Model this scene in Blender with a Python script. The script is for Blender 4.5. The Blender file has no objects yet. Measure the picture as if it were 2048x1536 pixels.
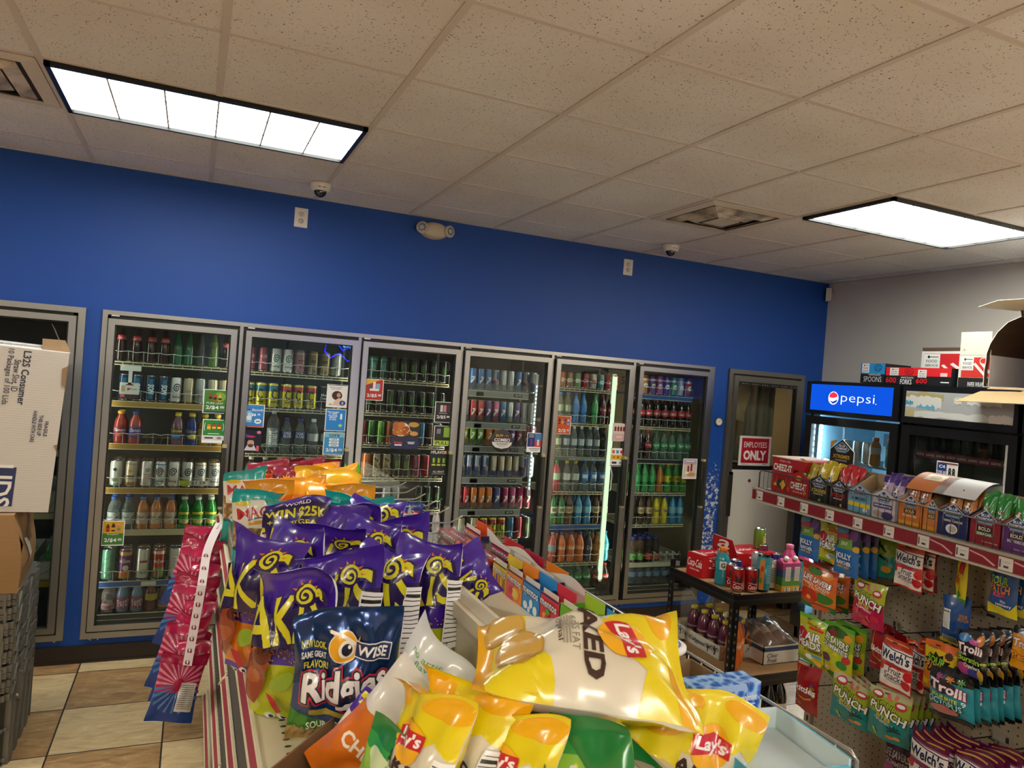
import bpy, bmesh, math, random
from mathutils import Vector, Matrix, Euler, noise
random.seed(7)
SC = bpy.context.scene
COL = SC.collection
PI = math.pi
H = 2.842            # ceiling height
# ---------------------------------------------------------------- camera model (metres; back wall is y = 0, floor z = 0)
CAM = Vector((0, -4.743, 1.808)); YAW, PITCH, ROLL, FPX = 0.4136, -0.008, 0.0756, 1454.8
_f = Vector((math.sin(YAW)*math.cos(PITCH), math.cos(YAW)*math.cos(PITCH), math.sin(PITCH)))
_r = Vector((math.cos(YAW), -math.sin(YAW), 0)); _u = _r.cross(_f)
CR = math.cos(ROLL)*_r + math.sin(ROLL)*_u; CU = -math.sin(ROLL)*_r + math.cos(ROLL)*_u; CF = _f
def ray(px, py): return CR*((px-1024)/FPX) - CU*((py-768)/FPX) + CF
def at(px, py, ax, val):
    d = ray(px, py); k = 'xyz'.index(ax); return CAM + d*((val-CAM[k])/d[k])
def dep(px, py, d): return CAM + ray(px, py)*d
# ---------------------------------------------------------------- materials
def lin(h):
    h = h.lstrip('#'); c = [int(h[i:i+2], 16)/255 for i in (0, 2, 4)]
    return [x/12.92 if x <= .04045 else ((x+.055)/1.055)**2.4 for x in c] + [1]
_M = {}
def P(hx, rough=.5, metal=0, coat=0, name=None):
    k = (hx, rough, metal, coat)
    if k in _M: return _M[k]
    m = bpy.data.materials.new(name or 'paint_'+hx); m.use_nodes = True
    b = m.node_tree.nodes['Principled BSDF']
    b.inputs['Base Color'].default_value = lin(hx); b.inputs['Roughness'].default_value = rough
    b.inputs['Metallic'].default_value = metal; b.inputs['Coat Weight'].default_value = coat
    b.inputs['Coat Roughness'].default_value = .12
    _M[k] = m; return m
def nodes(name):
    m = bpy.data.materials.new(name); m.use_nodes = True; nt = m.node_tree
    return m, nt, nt.nodes['Principled BSDF'], nt.nodes['Material Output']
def N(nt, t, **kw):
    n = nt.nodes.new('ShaderNode'+t)
    for k, v in kw.items():
        if k in n.inputs: n.inputs[k].default_value = v
        else: setattr(n, k, v)
    return n
def L(nt, a, b): nt.links.new(a, b)
def ramp(nt, fac, stops):
    r = N(nt, 'ValToRGB'); e = r.color_ramp.elements
    while len(e) < len(stops): e.new(.5)
    for q, (p, c) in zip(e, stops): q.position = p; q.color = lin(c) if isinstance(c, str) else (c, c, c, 1)
    L(nt, fac, r.inputs[0]); return r.outputs[0]
def emis(hx, s, name='lamp_glow'):
    k = ('E', hx, s)
    if k in _M: return _M[k]
    m = bpy.data.materials.new(name); m.use_nodes = True; nt = m.node_tree; nt.nodes.clear()
    e = N(nt, 'Emission', Strength=s); e.inputs[0].default_value = lin(hx); o = N(nt, 'OutputMaterial'); L(nt, e.outputs[0], o.inputs[0])
    _M[k] = m; return m
def clear(tint='#f4fbf8', ior=1.45, rough=.0, name='clear_glass', a=0.0, fog='#ffffff'):
    k = ('G', tint, ior, rough, a, fog)
    if k in _M: return _M[k]
    m = bpy.data.materials.new(name); m.use_nodes = True; nt = m.node_tree; nt.nodes.clear()
    t = N(nt, 'BsdfTransparent'); t.inputs[0].default_value = lin(tint)
    g = N(nt, 'BsdfGlossy', Roughness=rough); fr = N(nt, 'Fresnel', IOR=ior); mx = N(nt, 'MixShader'); o = N(nt, 'OutputMaterial')
    L(nt, fr.outputs[0], mx.inputs[0]); L(nt, t.outputs[0], mx.inputs[1]); L(nt, g.outputs[0], mx.inputs[2])
    out = mx.outputs[0]
    if a > 0:
        d = N(nt, 'BsdfDiffuse'); d.inputs[0].default_value = lin(fog); m2 = N(nt, 'MixShader'); m2.inputs[0].default_value = a
        L(nt, out, m2.inputs[1]); L(nt, d.outputs[0], m2.inputs[2]); out = m2.outputs[0]
    L(nt, out, o.inputs[0]); _M[k] = m; return m
def bag(hx, r=.26, metal=0, coat=.45):
    k = ('BAG', hx, r, metal, coat)
    if k in _M: return _M[k]
    m, nt, b, o = nodes('crinkled_film_'+hx); tc = N(nt, 'TexCoord'); n = N(nt, 'TexNoise', Scale=16.0, Detail=3.0, Distortion=.6, noise_type='RIDGED_MULTIFRACTAL'); L(nt, tc.outputs['Object'], n.inputs['Vector'])
    n2 = N(nt, 'TexNoise', Scale=7.0, Detail=2.0); L(nt, tc.outputs['Object'], n2.inputs['Vector']); ad = N(nt, 'Math', operation='ADD'); L(nt, n.outputs['Fac'], ad.inputs[0]); L(nt, n2.outputs['Fac'], ad.inputs[1])
    bp = N(nt, 'Bump', Strength=.5, Distance=.006); L(nt, ad.outputs[0], bp.inputs['Height']); L(nt, bp.outputs[0], b.inputs['Normal']); L(nt, bp.outputs[0], b.inputs['Coat Normal'])
    b.inputs['Base Color'].default_value = lin(hx); b.inputs['Roughness'].default_value = r; b.inputs['Metallic'].default_value = metal; b.inputs['Coat Weight'].default_value = coat; b.inputs['Coat Roughness'].default_value = .1
    _M[k] = m; return m
def foil(hx): return P(hx, .25, .75, .3)
STEEL = P('#a9a9a6', .34, 1, name='brushed_aluminium'); WIRE = P('#a8a8a6', .3, .9, name='zinc_wire')
BLACK = P('#121213', .45, name='black_paint'); WHITE = P('#efeeea', .45, name='white'); CREAM = P('#d6cdb0', .45, name='cream_enamel')
LID = P('#c9cac9', .25, 1, name='can_lid')
def cardboard(hx='#8a6a48', s=1):
    k = ('CB', hx)
    if k in _M: return _M[k]
    m, nt, b, o = nodes('cardboard'); tc = N(nt, 'TexCoord'); mp = N(nt, 'Mapping'); mp.inputs['Scale'].default_value = (3, 3, 60)
    L(nt, tc.outputs['Object'], mp.inputs[0]); n = N(nt, 'TexNoise', Scale=3.0, Detail=4.0); L(nt, mp.outputs[0], n.inputs['Vector'])
    mx = N(nt, 'MixRGB', blend_type='MULTIPLY'); mx.inputs[0].default_value = .35; mx.inputs[1].default_value = lin(hx)
    L(nt, ramp(nt, n.outputs['Fac'], [(.3, .65), (.7, 1.0)]), mx.inputs[2]); L(nt, mx.outputs[0], b.inputs['Base Color']); b.inputs['Roughness'].default_value = .8
    _M[k] = m; return m
CARD = cardboard()
# ---------------------------------------------------------------- mesh builder
class MB:
    def __init__(s): s.tri = False; s.v = []; s.f = []; s.m = []; s.sm = []; s.mats = []
    def mi(s, m):
        if m not in s.mats: s.mats.append(m)
        return s.mats.index(m)
    def add(s, vs, fs, mat, smooth=False):
        o = len(s.v); s.v += [tuple(v) for v in vs]; i = s.mi(mat)
        for f in fs: s.f.append([o+k for k in f]); s.m.append(i); s.sm.append(smooth)
    def box(s, x0, x1, y0, y1, z0, z1, mat, M=None):
        vs = [Vector((x, y, z)) for x in (x0, x1) for y in (y0, y1) for z in (z0, z1)]
        if M: vs = [M @ v for v in vs]
        s.add(vs, [(0, 1, 3, 2), (4, 6, 7, 5), (0, 4, 5, 1), (2, 3, 7, 6), (0, 2, 6, 4), (1, 5, 7, 3)], mat)
    def quad(s, a, b, c, d, mat): s.add([a, b, c, d], [(0, 1, 2, 3)], mat)
    def tube(s, pts, r, mat, n=6, closed=False):
        pts = [Vector(p) for p in pts]; vs = []; fs = []; K = len(pts)
        for i, p in enumerate(pts):
            a = pts[i-1] if (i > 0 or closed) else p; b = pts[(i+1) % K] if (i < K-1 or closed) else p
            t = (b-a).normalized(); u = t.cross(Vector((.13, .21, 1)) if abs(t.z) < .9 else Vector((1, .1, 0))).normalized(); w = t.cross(u)
            vs += [p + u*(r*math.cos(2*PI*k/n)) + w*(r*math.sin(2*PI*k/n)) for k in range(n)]
        for i in range(K if closed else K-1):
            j = (i+1) % K
            fs += [(i*n+k, i*n+(k+1) % n, j*n+(k+1) % n, j*n+k) for k in range(n)]
        if not closed: fs += [tuple(range(n))[::-1], tuple((K-1)*n+k for k in range(n))]
        s.add(vs, fs, mat, True)
    def lathe(s, prof, mats, n=20, M=None):
        # prof: [(r, z)], mats: one material or one per segment
        vs = []
        for r, z in prof: vs += [Vector((r*math.cos(2*PI*k/n), r*math.sin(2*PI*k/n), z)) for k in range(n)]
        if M: vs = [M @ v for v in vs]
        o = len(s.v); s.v += [tuple(v) for v in vs]
        for i in range(len(prof)-1):
            mt = s.mi(mats[i] if isinstance(mats, list) else mats)
            for k in range(n):
                s.f.append([o+i*n+k, o+i*n+(k+1) % n, o+(i+1)*n+(k+1) % n, o+(i+1)*n+k]); s.m.append(mt); s.sm.append(True)
    def grid(s, fn, nu, nv, mat, smooth=True, flip=False):
        vs = [fn(i/nu, j/nv) for j in range(nv+1) for i in range(nu+1)]
        o = len(s.v); s.v += [tuple(v) for v in vs]
        for j in range(nv):
            for i in range(nu):
                a = o+j*(nu+1)+i; q = [a, a+1, a+nu+2, a+nu+1]
                for w in (((q[0], q[1], q[2]), (q[0], q[2], q[3])) if s.tri else (q,)):
                    s.f.append(w[::-1] if flip else w); s.m.append(s.mi(mat(i/nu, (j+.5)/nv) if callable(mat) else mat)); s.sm.append(smooth)
    def mesh(s, name):
        me = bpy.data.meshes.new(name); me.from_pydata(s.v, [], s.f)
        for m in s.mats: me.materials.append(m)
        me.polygons.foreach_set('material_index', s.m); me.polygons.foreach_set('use_smooth', s.sm); me.update(); return me
    def build(s, name, parent=None, M=None):
        o = bpy.data.objects.new(name, s.mesh(name)); COL.objects.link(o)
        if parent: o.parent = parent
        if M: o.matrix_local = M
        return o
def tag(o, label, cat, group=None):
    o['label'] = label; o['category'] = cat
    if group: o['group'] = group
    return o
def struct(o): o['kind'] = 'structure'; return o
def thing(name, label, cat, loc=(0, 0, 0), rz=0, group=None):
    o = bpy.data.objects.new(name, None); COL.objects.link(o); o.location = loc; o.rotation_euler = (0, 0, rz); o.empty_display_size = .05
    return tag(o, label, cat, group)
def dup(o, label=None, M=None, group=None):
    c = o.copy(); COL.objects.link(c)
    if label: c['label'] = label
    if group: c['group'] = group
    if M: c.matrix_world = M
    def kids(a, b):
        for ch in list(a.children):
            d = ch.copy(); COL.objects.link(d); d.parent = b; kids(ch, d)
    kids(o, c); return c
def TM(loc, rx=0, ry=0, rz=0): return Matrix.Translation(loc) @ Euler((rx, ry, rz)).to_matrix().to_4x4()
# ---------------------------------------------------------------- flat shapes and lettering
_TS = bpy.data.scenes.new('lettering'); _TC = {}
def text2d(s, bold=0, shear=0, sp=1.0):
    k = (s, bold, shear, sp)
    if k in _TC: return _TC[k]
    c = bpy.data.curves.new('t', 'FONT'); c.body = s; c.size = 1; c.offset = bold; c.shear = shear; c.space_character = sp; c.resolution_u = 2; c.space_line = .85; c.align_x = 'CENTER'
    o = bpy.data.objects.new('t', c); _TS.collection.objects.link(o); _TS.view_layers[0].update(); dg = _TS.view_layers[0].depsgraph
    me = bpy.data.meshes.new_from_object(o.evaluated_get(dg), depsgraph=dg)
    vs = [(v.co.x, v.co.y) for v in me.vertices]; fs = [tuple(p.vertices) for p in me.polygons]
    bpy.data.objects.remove(o); bpy.data.curves.remove(c); bpy.data.meshes.remove(me)
    if vs:
        x0 = min(v[0] for v in vs); x1 = max(v[0] for v in vs); y0 = min(v[1] for v in vs); y1 = max(v[1] for v in vs)
        vs = [((x-(x0+x1)/2)/(x1-x0), (y-(y0+y1)/2)/(y1-y0)) for x, y in vs]
    _TC[k] = (vs, fs); return _TC[k]
def poly2d(pts): return (list(pts), [tuple(range(len(pts)))])
def ell2d(n=24): return poly2d([(math.cos(2*PI*k/n)/2, math.sin(2*PI*k/n)/2) for k in range(n)])
def rect2d(): return poly2d([(-.5, -.5), (.5, -.5), (.5, .5), (-.5, .5)])
def strip2d(pts, w):
    # polyline with width (tuple list) -> quads
    vs = []; fs = []
    for i, p in enumerate(pts):
        a = pts[max(i-1, 0)]; b = pts[min(i+1, len(pts)-1)]; dx, dy = b[0]-a[0], b[1]-a[1]; l = math.hypot(dx, dy) or 1
        ww = w(i/(len(pts)-1)) if callable(w) else w
        vs += [(p[0]-dy/l*ww/2, p[1]+dx/l*ww/2), (p[0]+dy/l*ww/2, p[1]-dx/l*ww/2)]
        if i: fs.append((2*i-2, 2*i-1, 2*i+1, 2*i))
    return vs, fs
def star2d(n=12, r=.6): return poly2d([((.5 if k % 2 == 0 else .5*r)*math.cos(PI*k/n), (.5 if k % 2 == 0 else .5*r)*math.sin(PI*k/n)) for k in range(2*n)])
SPIRAL = strip2d([(.5*(1-t*.9)*math.cos(12*t), .5*(1-t*.9)*math.sin(12*t)) for t in [i/26 for i in range(27)]], .13)
ELL = ell2d(); RECT = rect2d()
def deco(mb, items, mp, W, Hh, nx=0, ny=0, off=.0004, step=.00022, film=False, diag=0):
    """items in units of the face: x -.5..5, y 0..1. kinds: t text, e ellipse, r rect, p polygon, l line strip, s spiral, * star"""
    for it in items:
        k = it[0]; o = it[-1] if isinstance(it[-1], dict) else {}
        col = None
        if k == 't': _, s, cx, cy, w, h, col = it[:7]; sh = text2d(s, o.get('b', .01), o.get('sh', 0), o.get('sp', 1.0))
        elif k in 'ersS*': _, cx, cy, w, h, col = it[:6]; sh = {'e': ELL, 'r': RECT, 's': SPIRAL, '*': star2d(o.get('n', 12), o.get('q', .6)) if k == '*' else None}[k]
        elif k == 'p': _, pts, col = it[:3]; sh = poly2d(pts); cx = cy = 0; w = h = 1
        elif k == 'l': _, pts, ww, col = it[:4]; sh = strip2d(pts, ww); cx = cy = 0; w = h = 1
        r = math.radians(o.get('r', 0)); cr, sr = math.cos(r), math.sin(r)
        vs = []
        if k in 'pl': vs = list(sh[0])
        else:
            for x, y in sh[0]:
                X, Y = x*w*W, y*h*Hh
                vs.append((cx+(X*cr-Y*sr)/W, cy+(X*sr+Y*cr)/Hh))
        fs = sh[1]
        if not vs: continue
        x0 = min(v[0] for v in vs); x1 = max(v[0] for v in vs); y0 = min(v[1] for v in vs); y1 = max(v[1] for v in vs)
        big = x0 < -.5 or x1 > .5 or y0 < 0 or y1 > 1
        if nx or ny or big:
            bm = bmesh.new(); bv = [bm.verts.new((x, y, 0)) for x, y in vs]
            for f in fs:
                try: bm.faces.new([bv[i] for i in f])
                except ValueError: pass
            def cut(co, no, clr=False): bmesh.ops.bisect_plane(bm, geom=bm.verts[:]+bm.edges[:]+bm.faces[:], dist=1e-7, plane_co=co, plane_no=no, clear_outer=clr)
            if big:
                for co, no in (((.499, 0, 0), (1, 0, 0)), ((-.499, 0, 0), (-1, 0, 0)), ((0, .999, 0), (0, 1, 0)), ((0, .001, 0), (0, -1, 0))): cut(co, no, True)
            for i in range(1, nx):
                x = -.5+i/nx
                if x0 < x < x1: cut((x, 0, 0), (1, 0, 0))
            for j in range(1, ny):
                y = j/ny
                if y0 < y < y1: cut((0, y, 0), (0, 1, 0))
            if diag:
                k0 = [(diag*x+.5)*nx-y*ny for x in (x0, x1) for y in (y0, y1)]
                for k in range(math.ceil(max(min(k0), -ny)), math.floor(min(max(k0), nx))+1): cut((diag*(k/nx-.5), 0, 0), (diag*nx, -ny, 0))
            bm.verts.index_update(); vs = [(v.co.x, v.co.y) for v in bm.verts]; fs = [tuple(v.index for v in f.verts) for f in bm.faces]; bm.free()
        m = col if not isinstance(col, str) else (bag(col) if film else P(col, o.get('ro', .4)))
        mb.add([mp(x, y, off) for x, y in vs], fs, m, bool(nx)); off += step
def plane_map(o, ex, ey):
    # o: bottom centre corner frame; ex, ey full-size vectors
    o, ex, ey = Vector(o), Vector(ex), Vector(ey); n = ex.cross(ey).normalized()
    return lambda x, y, d: o + ex*(x) + ey*y + n*d
def box_deco(mb, items, face, x0, x1, y0, y1, z0, z1):
    f = {'f': ((x0+x1)/2, y0, z0, x1-x0, 0, 0, 0, 0, z1-z0), 'r': (x1, (y0+y1)/2, z0, 0, y1-y0, 0, 0, 0, z1-z0),
         'l': (x0, (y0+y1)/2, z0, 0, y0-y1, 0, 0, 0, z1-z0), 't': ((x0+x1)/2, y0, z1, x1-x0, 0, 0, 0, y1-y0, 0)}[face]
    ex, ey = Vector(f[3:6]), Vector(f[6:9]); deco(mb, items, plane_map(f[:3], ex, ey), ex.length, ey.length)
def cyl_map(rfun, a0, span, z0, z1):
    # x -.5...5 over angle span centred at a0 (a0 = -pi/2 faces -y), y over z0..z1
    def mp(x, y, d):
        a = a0 + x*span; z = z0+(z1-z0)*y; r = rfun(z)+d
        return Vector((r*math.cos(a), r*math.sin(a), z))
    return mp
def ordinal(n): return ['first', 'second', 'third', 'fourth', 'fifth', 'sixth', 'seventh', 'eighth', 'ninth', 'tenth', 'eleventh', 'twelfth', 'thirteenth', 'fourteenth', 'fifteenth', 'sixteenth'][n-1]
# ---------------------------------------------------------------- pillow bag
def pillow(w, h, d, seed=0, nu=20, nv=26, crumple=.006, base='#ffffff', zones=None, deco_items=(), back='#dddddd', back_items=(), flop=0, twist=0, seal=.05, mat=bag, hole=False, slump=0, edge_pull=.10, zip_=None):
    """upright pillow bag, front to -y, foot at z=0. zones: [(y_top, colour)] bottom to top."""
    mb = MB(); rs = random.Random(seed); ph = [rs.uniform(0, 6.28) for _ in range(6)]; ck = [rs.uniform(-k, k)*min(1, d/.06) for k in (.09, .09, .16)]; so = Vector((seed*7.13, seed*3.7, 0))
    def surf(u, v, side):   # u -1..1, v 0..1
        vv = min(1, max(0, (v-seal)/(1-2*seal)))
        e = math.sin(PI*vv)**.55 if 0 < vv < 1 else 0
        e2 = math.sin(PI*vv)
        prof = max(0, 1-abs(u)**2.6)**.62
        x = u*w/2*(1-edge_pull*e2)
        t = d/2*e*prof
        crease = noise.noise(Vector((u*1.7, v*3.0, 1.5*side))+so); c2 = noise.noise(Vector((u*3.2+v*2, v*5, 3*side))+so)
        t += (abs(crease)*1.6-.3)*crumple*e*2.0*min(1, prof*1.5) + c2*crumple*.8*e2
        near = math.exp(-vv*6)+math.exp(-(1-vv)*6)
        t += crumple*.7*near*math.sin(u*9+ph[0]+ph[1]*v)*(1 if 0 < vv < 1 else .25)*(.3+e)
        y = side*max(t, .0006*(1-abs(u)*.9))
        mid = crumple*1.2*near*math.sin(u*3.5+ph[2])+ .5*crumple*math.sin(u*2+ph[3]) + twist*u*v
        y += mid
        z = h*v - (slump*d*e2*.2) + crumple*.8*math.sin(u*2.6+ph[4])*(1 if v > .5 else -.4)*near
        if v > .8: z += (v-.8)*5*w*(ck[0]*u+ck[1]*(u*u-.4)); y += (v-.8)*5*w*ck[2]*u
        if v > .5 and flop:
            a = flop*max(0, (v-.74)/.26)**1.2; zz = z-h*.74
            if zz > 0: y, z = y*math.cos(a)-zz*math.sin(a)*1.0, h*.74+zz*math.cos(a)+y*math.sin(a)
        return Vector((x, y, z))
    gr = {}
    for side in (-1, 1):
        for j in range(nv+1):
            for i in range(nu+1): gr[side, i, j] = surf(-1+2*i/nu, j/nv, side)
    def zone(y, default):
        if zones:
            for yt, c in zones:
                if y <= yt: return c
        return default
    nm = {}
    for side in (-1, 1):
        for j in range(nv+1):
            for i in range(nu+1):
                du = gr[side, min(i+1, nu), j]-gr[side, max(i-1, 0), j]; dv = gr[side, i, min(j+1, nv)]-gr[side, i, max(j-1, 0)]; n = du.cross(dv)*(1 if side < 0 else -1)
                nm[side, i, j] = n.normalized() if n.length > 1e-12 else Vector((0, side, 0))
    for side in (-1, 1):
        mb.tri = True; mb.grid(lambda a, b: gr[side, round(a*nu), round(b*nv)], nu, nv, lambda a, b: (mat(zone(b, base)) if side < 0 or back is None else mat(back if not isinstance(back, list) else next(c for yt, c in back if b <= yt))), True, side > 0)
    for i0 in (0, nu):   # close the sides
        vs = [gr[s_, i0, j] for j in range(nv+1) for s_ in (-1, 1)]
        mb.add(vs, [((2*j, 2*j+1, 2*j+3, 2*j+2) if i0 else (2*j+1, 2*j, 2*j+2, 2*j+3)) for j in range(nv)], mat(base), True)
    for j0 in (0, nv):
        vs = [gr[s_, i, j0] for i in range(nu+1) for s_ in (-1, 1)]
        mb.add(vs, [((2*j, 2*j+1, 2*j+3, 2*j+2) if not j0 else (2*j+1, 2*j, 2*j+2, 2*j+3)) for j in range(nu)], mat(zone(j0/nv, base)), False)
    def mk(side):
        def mp(x, y, off):
            x = min(.4999, max(-.4999, x)); y = min(.9999, max(.0001, y))
            fx, fy = ((x if side < 0 else -x)+.5)*nu, y*nv; i, j = int(fx), int(fy); a, b = fx-i, fy-j
            p00, p10, p01, p11 = gr[side, i, j], gr[side, i+1, j], gr[side, i, j+1], gr[side, i+1, j+1]
            p = (p00*(1-a)+p10*a)*(1-b)+(p01*(1-a)+p11*a)*b
            if a >= b: p = p00+(p10-p00)*a+(p11-p10)*b
            else: p = p00+(p01-p00)*b+(p11-p01)*a
            n = (nm[side, i, j]*(1-a)+nm[side, i+1, j]*a)*(1-b)+(nm[side, i, j+1]*(1-a)+nm[side, i+1, j+1]*a)*b
            return p+n*(off+.0002)
        return mp
    if deco_items: deco(mb, deco_items, mk(-1), w, h, nu, nv, .0005, .00018, True, 1)
    if back_items: deco(mb, back_items, mk(1), w, h, nu, nv, .0005, .00018, True, -1)
    return mb
NUTR = lambda cx, cy, w, h: [('r', cx, cy, w, h, '#f2f2f0')] + [('r', cx, cy+h*(.44-.065*k), w*.86, h*(.05 if k == 1 else .012), '#222222') for k in range(14)]
def fine(cx, cy, w, rows, dy, col, h=.008, seed=1):
    r = random.Random(seed); return [('r', cx-w*(1-q)/2*0, cy-dy*k, w*q, h, col) for k in range(rows) for q in [r.uniform(.6, 1)]]
PANEL, SKY, EXPO, SUN = 42.0, .5, 0.55, 27.0
# ================================================================ room shell
def paint_wall(name, hx, chips):
    m, nt, b, o = nodes(name); tc = N(nt, 'TexCoord'); n1 = N(nt, 'TexNoise', Scale=28.0, Detail=6.0, Roughness=.7); L(nt, tc.outputs['Object'], n1.inputs['Vector'])
    big = N(nt, 'TexNoise', Scale=1.3, Detail=3.0); L(nt, tc.outputs['Object'], big.inputs['Vector'])
    base = N(nt, 'MixRGB', blend_type='MIX'); base.inputs[1].default_value = lin(hx); base.inputs[2].default_value = [c*1.06 for c in lin(hx)[:3]]+[1]; L(nt, big.outputs['Fac'], base.inputs[0])
    out = base.outputs[0]
    if chips:
        sx = N(nt, 'SeparateXYZ'); L(nt, tc.outputs['Object'], sx.inputs[0])
        def rng(sock, a, b2, soft):
            r1 = N(nt, 'MapRange'); r1.inputs[1].default_value = a-soft; r1.inputs[2].default_value = a+soft; L(nt, sock, r1.inputs[0])
            r2 = N(nt, 'MapRange'); r2.inputs[1].default_value = b2+soft; r2.inputs[2].default_value = b2-soft; L(nt, sock, r2.inputs[0])
            mm = N(nt, 'Math', operation='MULTIPLY'); L(nt, r1.outputs[0], mm.inputs[0]); L(nt, r2.outputs[0], mm.inputs[1]); return mm.outputs[0]
        def mul(a, b2):
            mm = N(nt, 'Math', operation='MULTIPLY'); L(nt, a, mm.inputs[0])
            if isinstance(b2, float): mm.inputs[1].default_value = b2
            else: L(nt, b2, mm.inputs[1])
            return mm.outputs[0]
        def mx(a, b2):
            mm = N(nt, 'Math', operation='MAXIMUM'); L(nt, a, mm.inputs[0]); L(nt, b2, mm.inputs[1]); return mm.outputs[0]
        a1 = mul(rng(sx.outputs[0], 3.84, 4.01, .03), rng(sx.outputs[2], .25, 1.35, .3))
        a2 = mul(rng(sx.outputs[2], .118, .146, .006), .62)
        a3 = mul(mul(rng(sx.outputs[0], -.58, -.48, .02), rng(sx.outputs[2], .1, 1.1, .3)), .35)
        mask = mx(mx(a1, a2), a3)
        # scuffs thrown over the paint: a threshold on noise that eases where hands and carts rub the wall
        ad = N(nt, 'Math', operation='MULTIPLY_ADD'); L(nt, mask, ad.inputs[0]); ad.inputs[1].default_value = .26; L(nt, n1.outputs['Fac'], ad.inputs[2])
        th = ramp(nt, ad.outputs[0], [(.775, 0.0), (.79, 1.0)])
        m2 = N(nt, 'MixRGB'); L(nt, th, m2.inputs[0]); L(nt, out, m2.inputs[1]); m2.inputs[2].default_value = lin('#d4d6da'); out = m2.outputs[0]
    L(nt, out, b.inputs['Base Color']); b.inputs['Roughness'].default_value = .55
    bp = N(nt, 'Bump', Strength=.12, Distance=.004); n2 = N(nt, 'TexNoise', Scale=60.0, Detail=3.0); L(nt, tc.outputs['Object'], n2.inputs['Vector']); L(nt, n2.outputs['Fac'], bp.inputs['Height']); L(nt, bp.outputs[0], b.inputs['Normal'])
    return m
BLUE = paint_wall('blue_wall_paint', '#0b479e', True); GREYW = paint_wall('pale_wall_paint', '#d6d1c8', False)
def floor_mat():
    m, nt, b, o = nodes('stone_look_tile'); tc = N(nt, 'TexCoord'); T = .4572
    mp = N(nt, 'Mapping'); mp.inputs['Location'].default_value = (.475/T+20, .149/T+20, 0); mp.inputs['Scale'].default_value = (1/T, 1/T, 1); L(nt, tc.outputs['Object'], mp.inputs[0])
    sx = N(nt, 'SeparateXYZ'); L(nt, mp.outputs[0], sx.inputs[0])
    def op(o_, a, b2=None):
        n = N(nt, 'Math', operation=o_)
        L(nt, a, n.inputs[0])
        if b2 is not None:
            if isinstance(b2, (int, float)): n.inputs[1].default_value = b2
            else: L(nt, b2, n.inputs[1])
        return n.outputs[0]
    fx, fy = op('FRACT', sx.outputs[0]), op('FRACT', sx.outputs[1]); ix, iy = op('FLOOR', sx.outputs[0]), op('FLOOR', sx.outputs[1])
    ck = op('FRACT', op('MULTIPLY', op('ADD', ix, iy), .5))       # 0 or .5 : checker of pale and brown tiles
    cb = N(nt, 'CombineXYZ'); L(nt, ix, cb.inputs[0]); L(nt, iy, cb.inputs[1])
    wn = N(nt, 'TexWhiteNoise'); L(nt, cb.outputs[0], wn.inputs['Vector'])
    mp2 = N(nt, 'Mapping'); mp2.inputs['Scale'].default_value = (2.2, 6.5, 1); mp2.inputs['Rotation'].default_value = (0, 0, .25)
    add = N(nt, 'VectorMath', operation='MULTIPLY_ADD'); L(nt, wn.outputs['Color'], add.inputs[0]); add.inputs[1].default_value = (9, 9, 9); L(nt, tc.outputs['Object'], add.inputs[2]); L(nt, add.outputs[0], mp2.inputs[0])
    v = N(nt, 'TexNoise', Scale=2.6, Detail=9.0, Roughness=.68, Distortion=1.4); L(nt, mp2.outputs[0], v.inputs['Vector'])
    ca = ramp(nt, v.outputs['Fac'], [(.3, '#b99c70'), (.5, '#d3ba8d'), (.62, '#dcc69c'), (.75, '#efe0c0')])
    cc = ramp(nt, v.outputs['Fac'], [(.3, '#7d5f41'), (.48, '#a68358'), (.6, '#b7966a'), (.75, '#dcc59a')])
    mx = N(nt, 'MixRGB'); L(nt, op('GREATER_THAN', ck, .25), mx.inputs[0]); L(nt, ca, mx.inputs[1]); L(nt, cc, mx.inputs[2])
    def edge(f): return op('LESS_THAN', op('MINIMUM', f, op('SUBTRACT', N(nt, 'Value').outputs[0], f)), .0085)
    def edge(f):
        one = N(nt, 'Math', operation='SUBTRACT'); one.inputs[0].default_value = 1; L(nt, f, one.inputs[1]); return op('LESS_THAN', op('MINIMUM', f, one.outputs[0]), .0085)
    g = op('MAXIMUM', edge(fx), edge(fy)); m2 = N(nt, 'MixRGB'); L(nt, g, m2.inputs[0]); L(nt, mx.outputs[0], m2.inputs[1]); m2.inputs[2].default_value = lin('#3a2f28')
    L(nt, m2.outputs[0], b.inputs['Base Color']); b.inputs['Roughness'].default_value = .38
    return m
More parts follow.
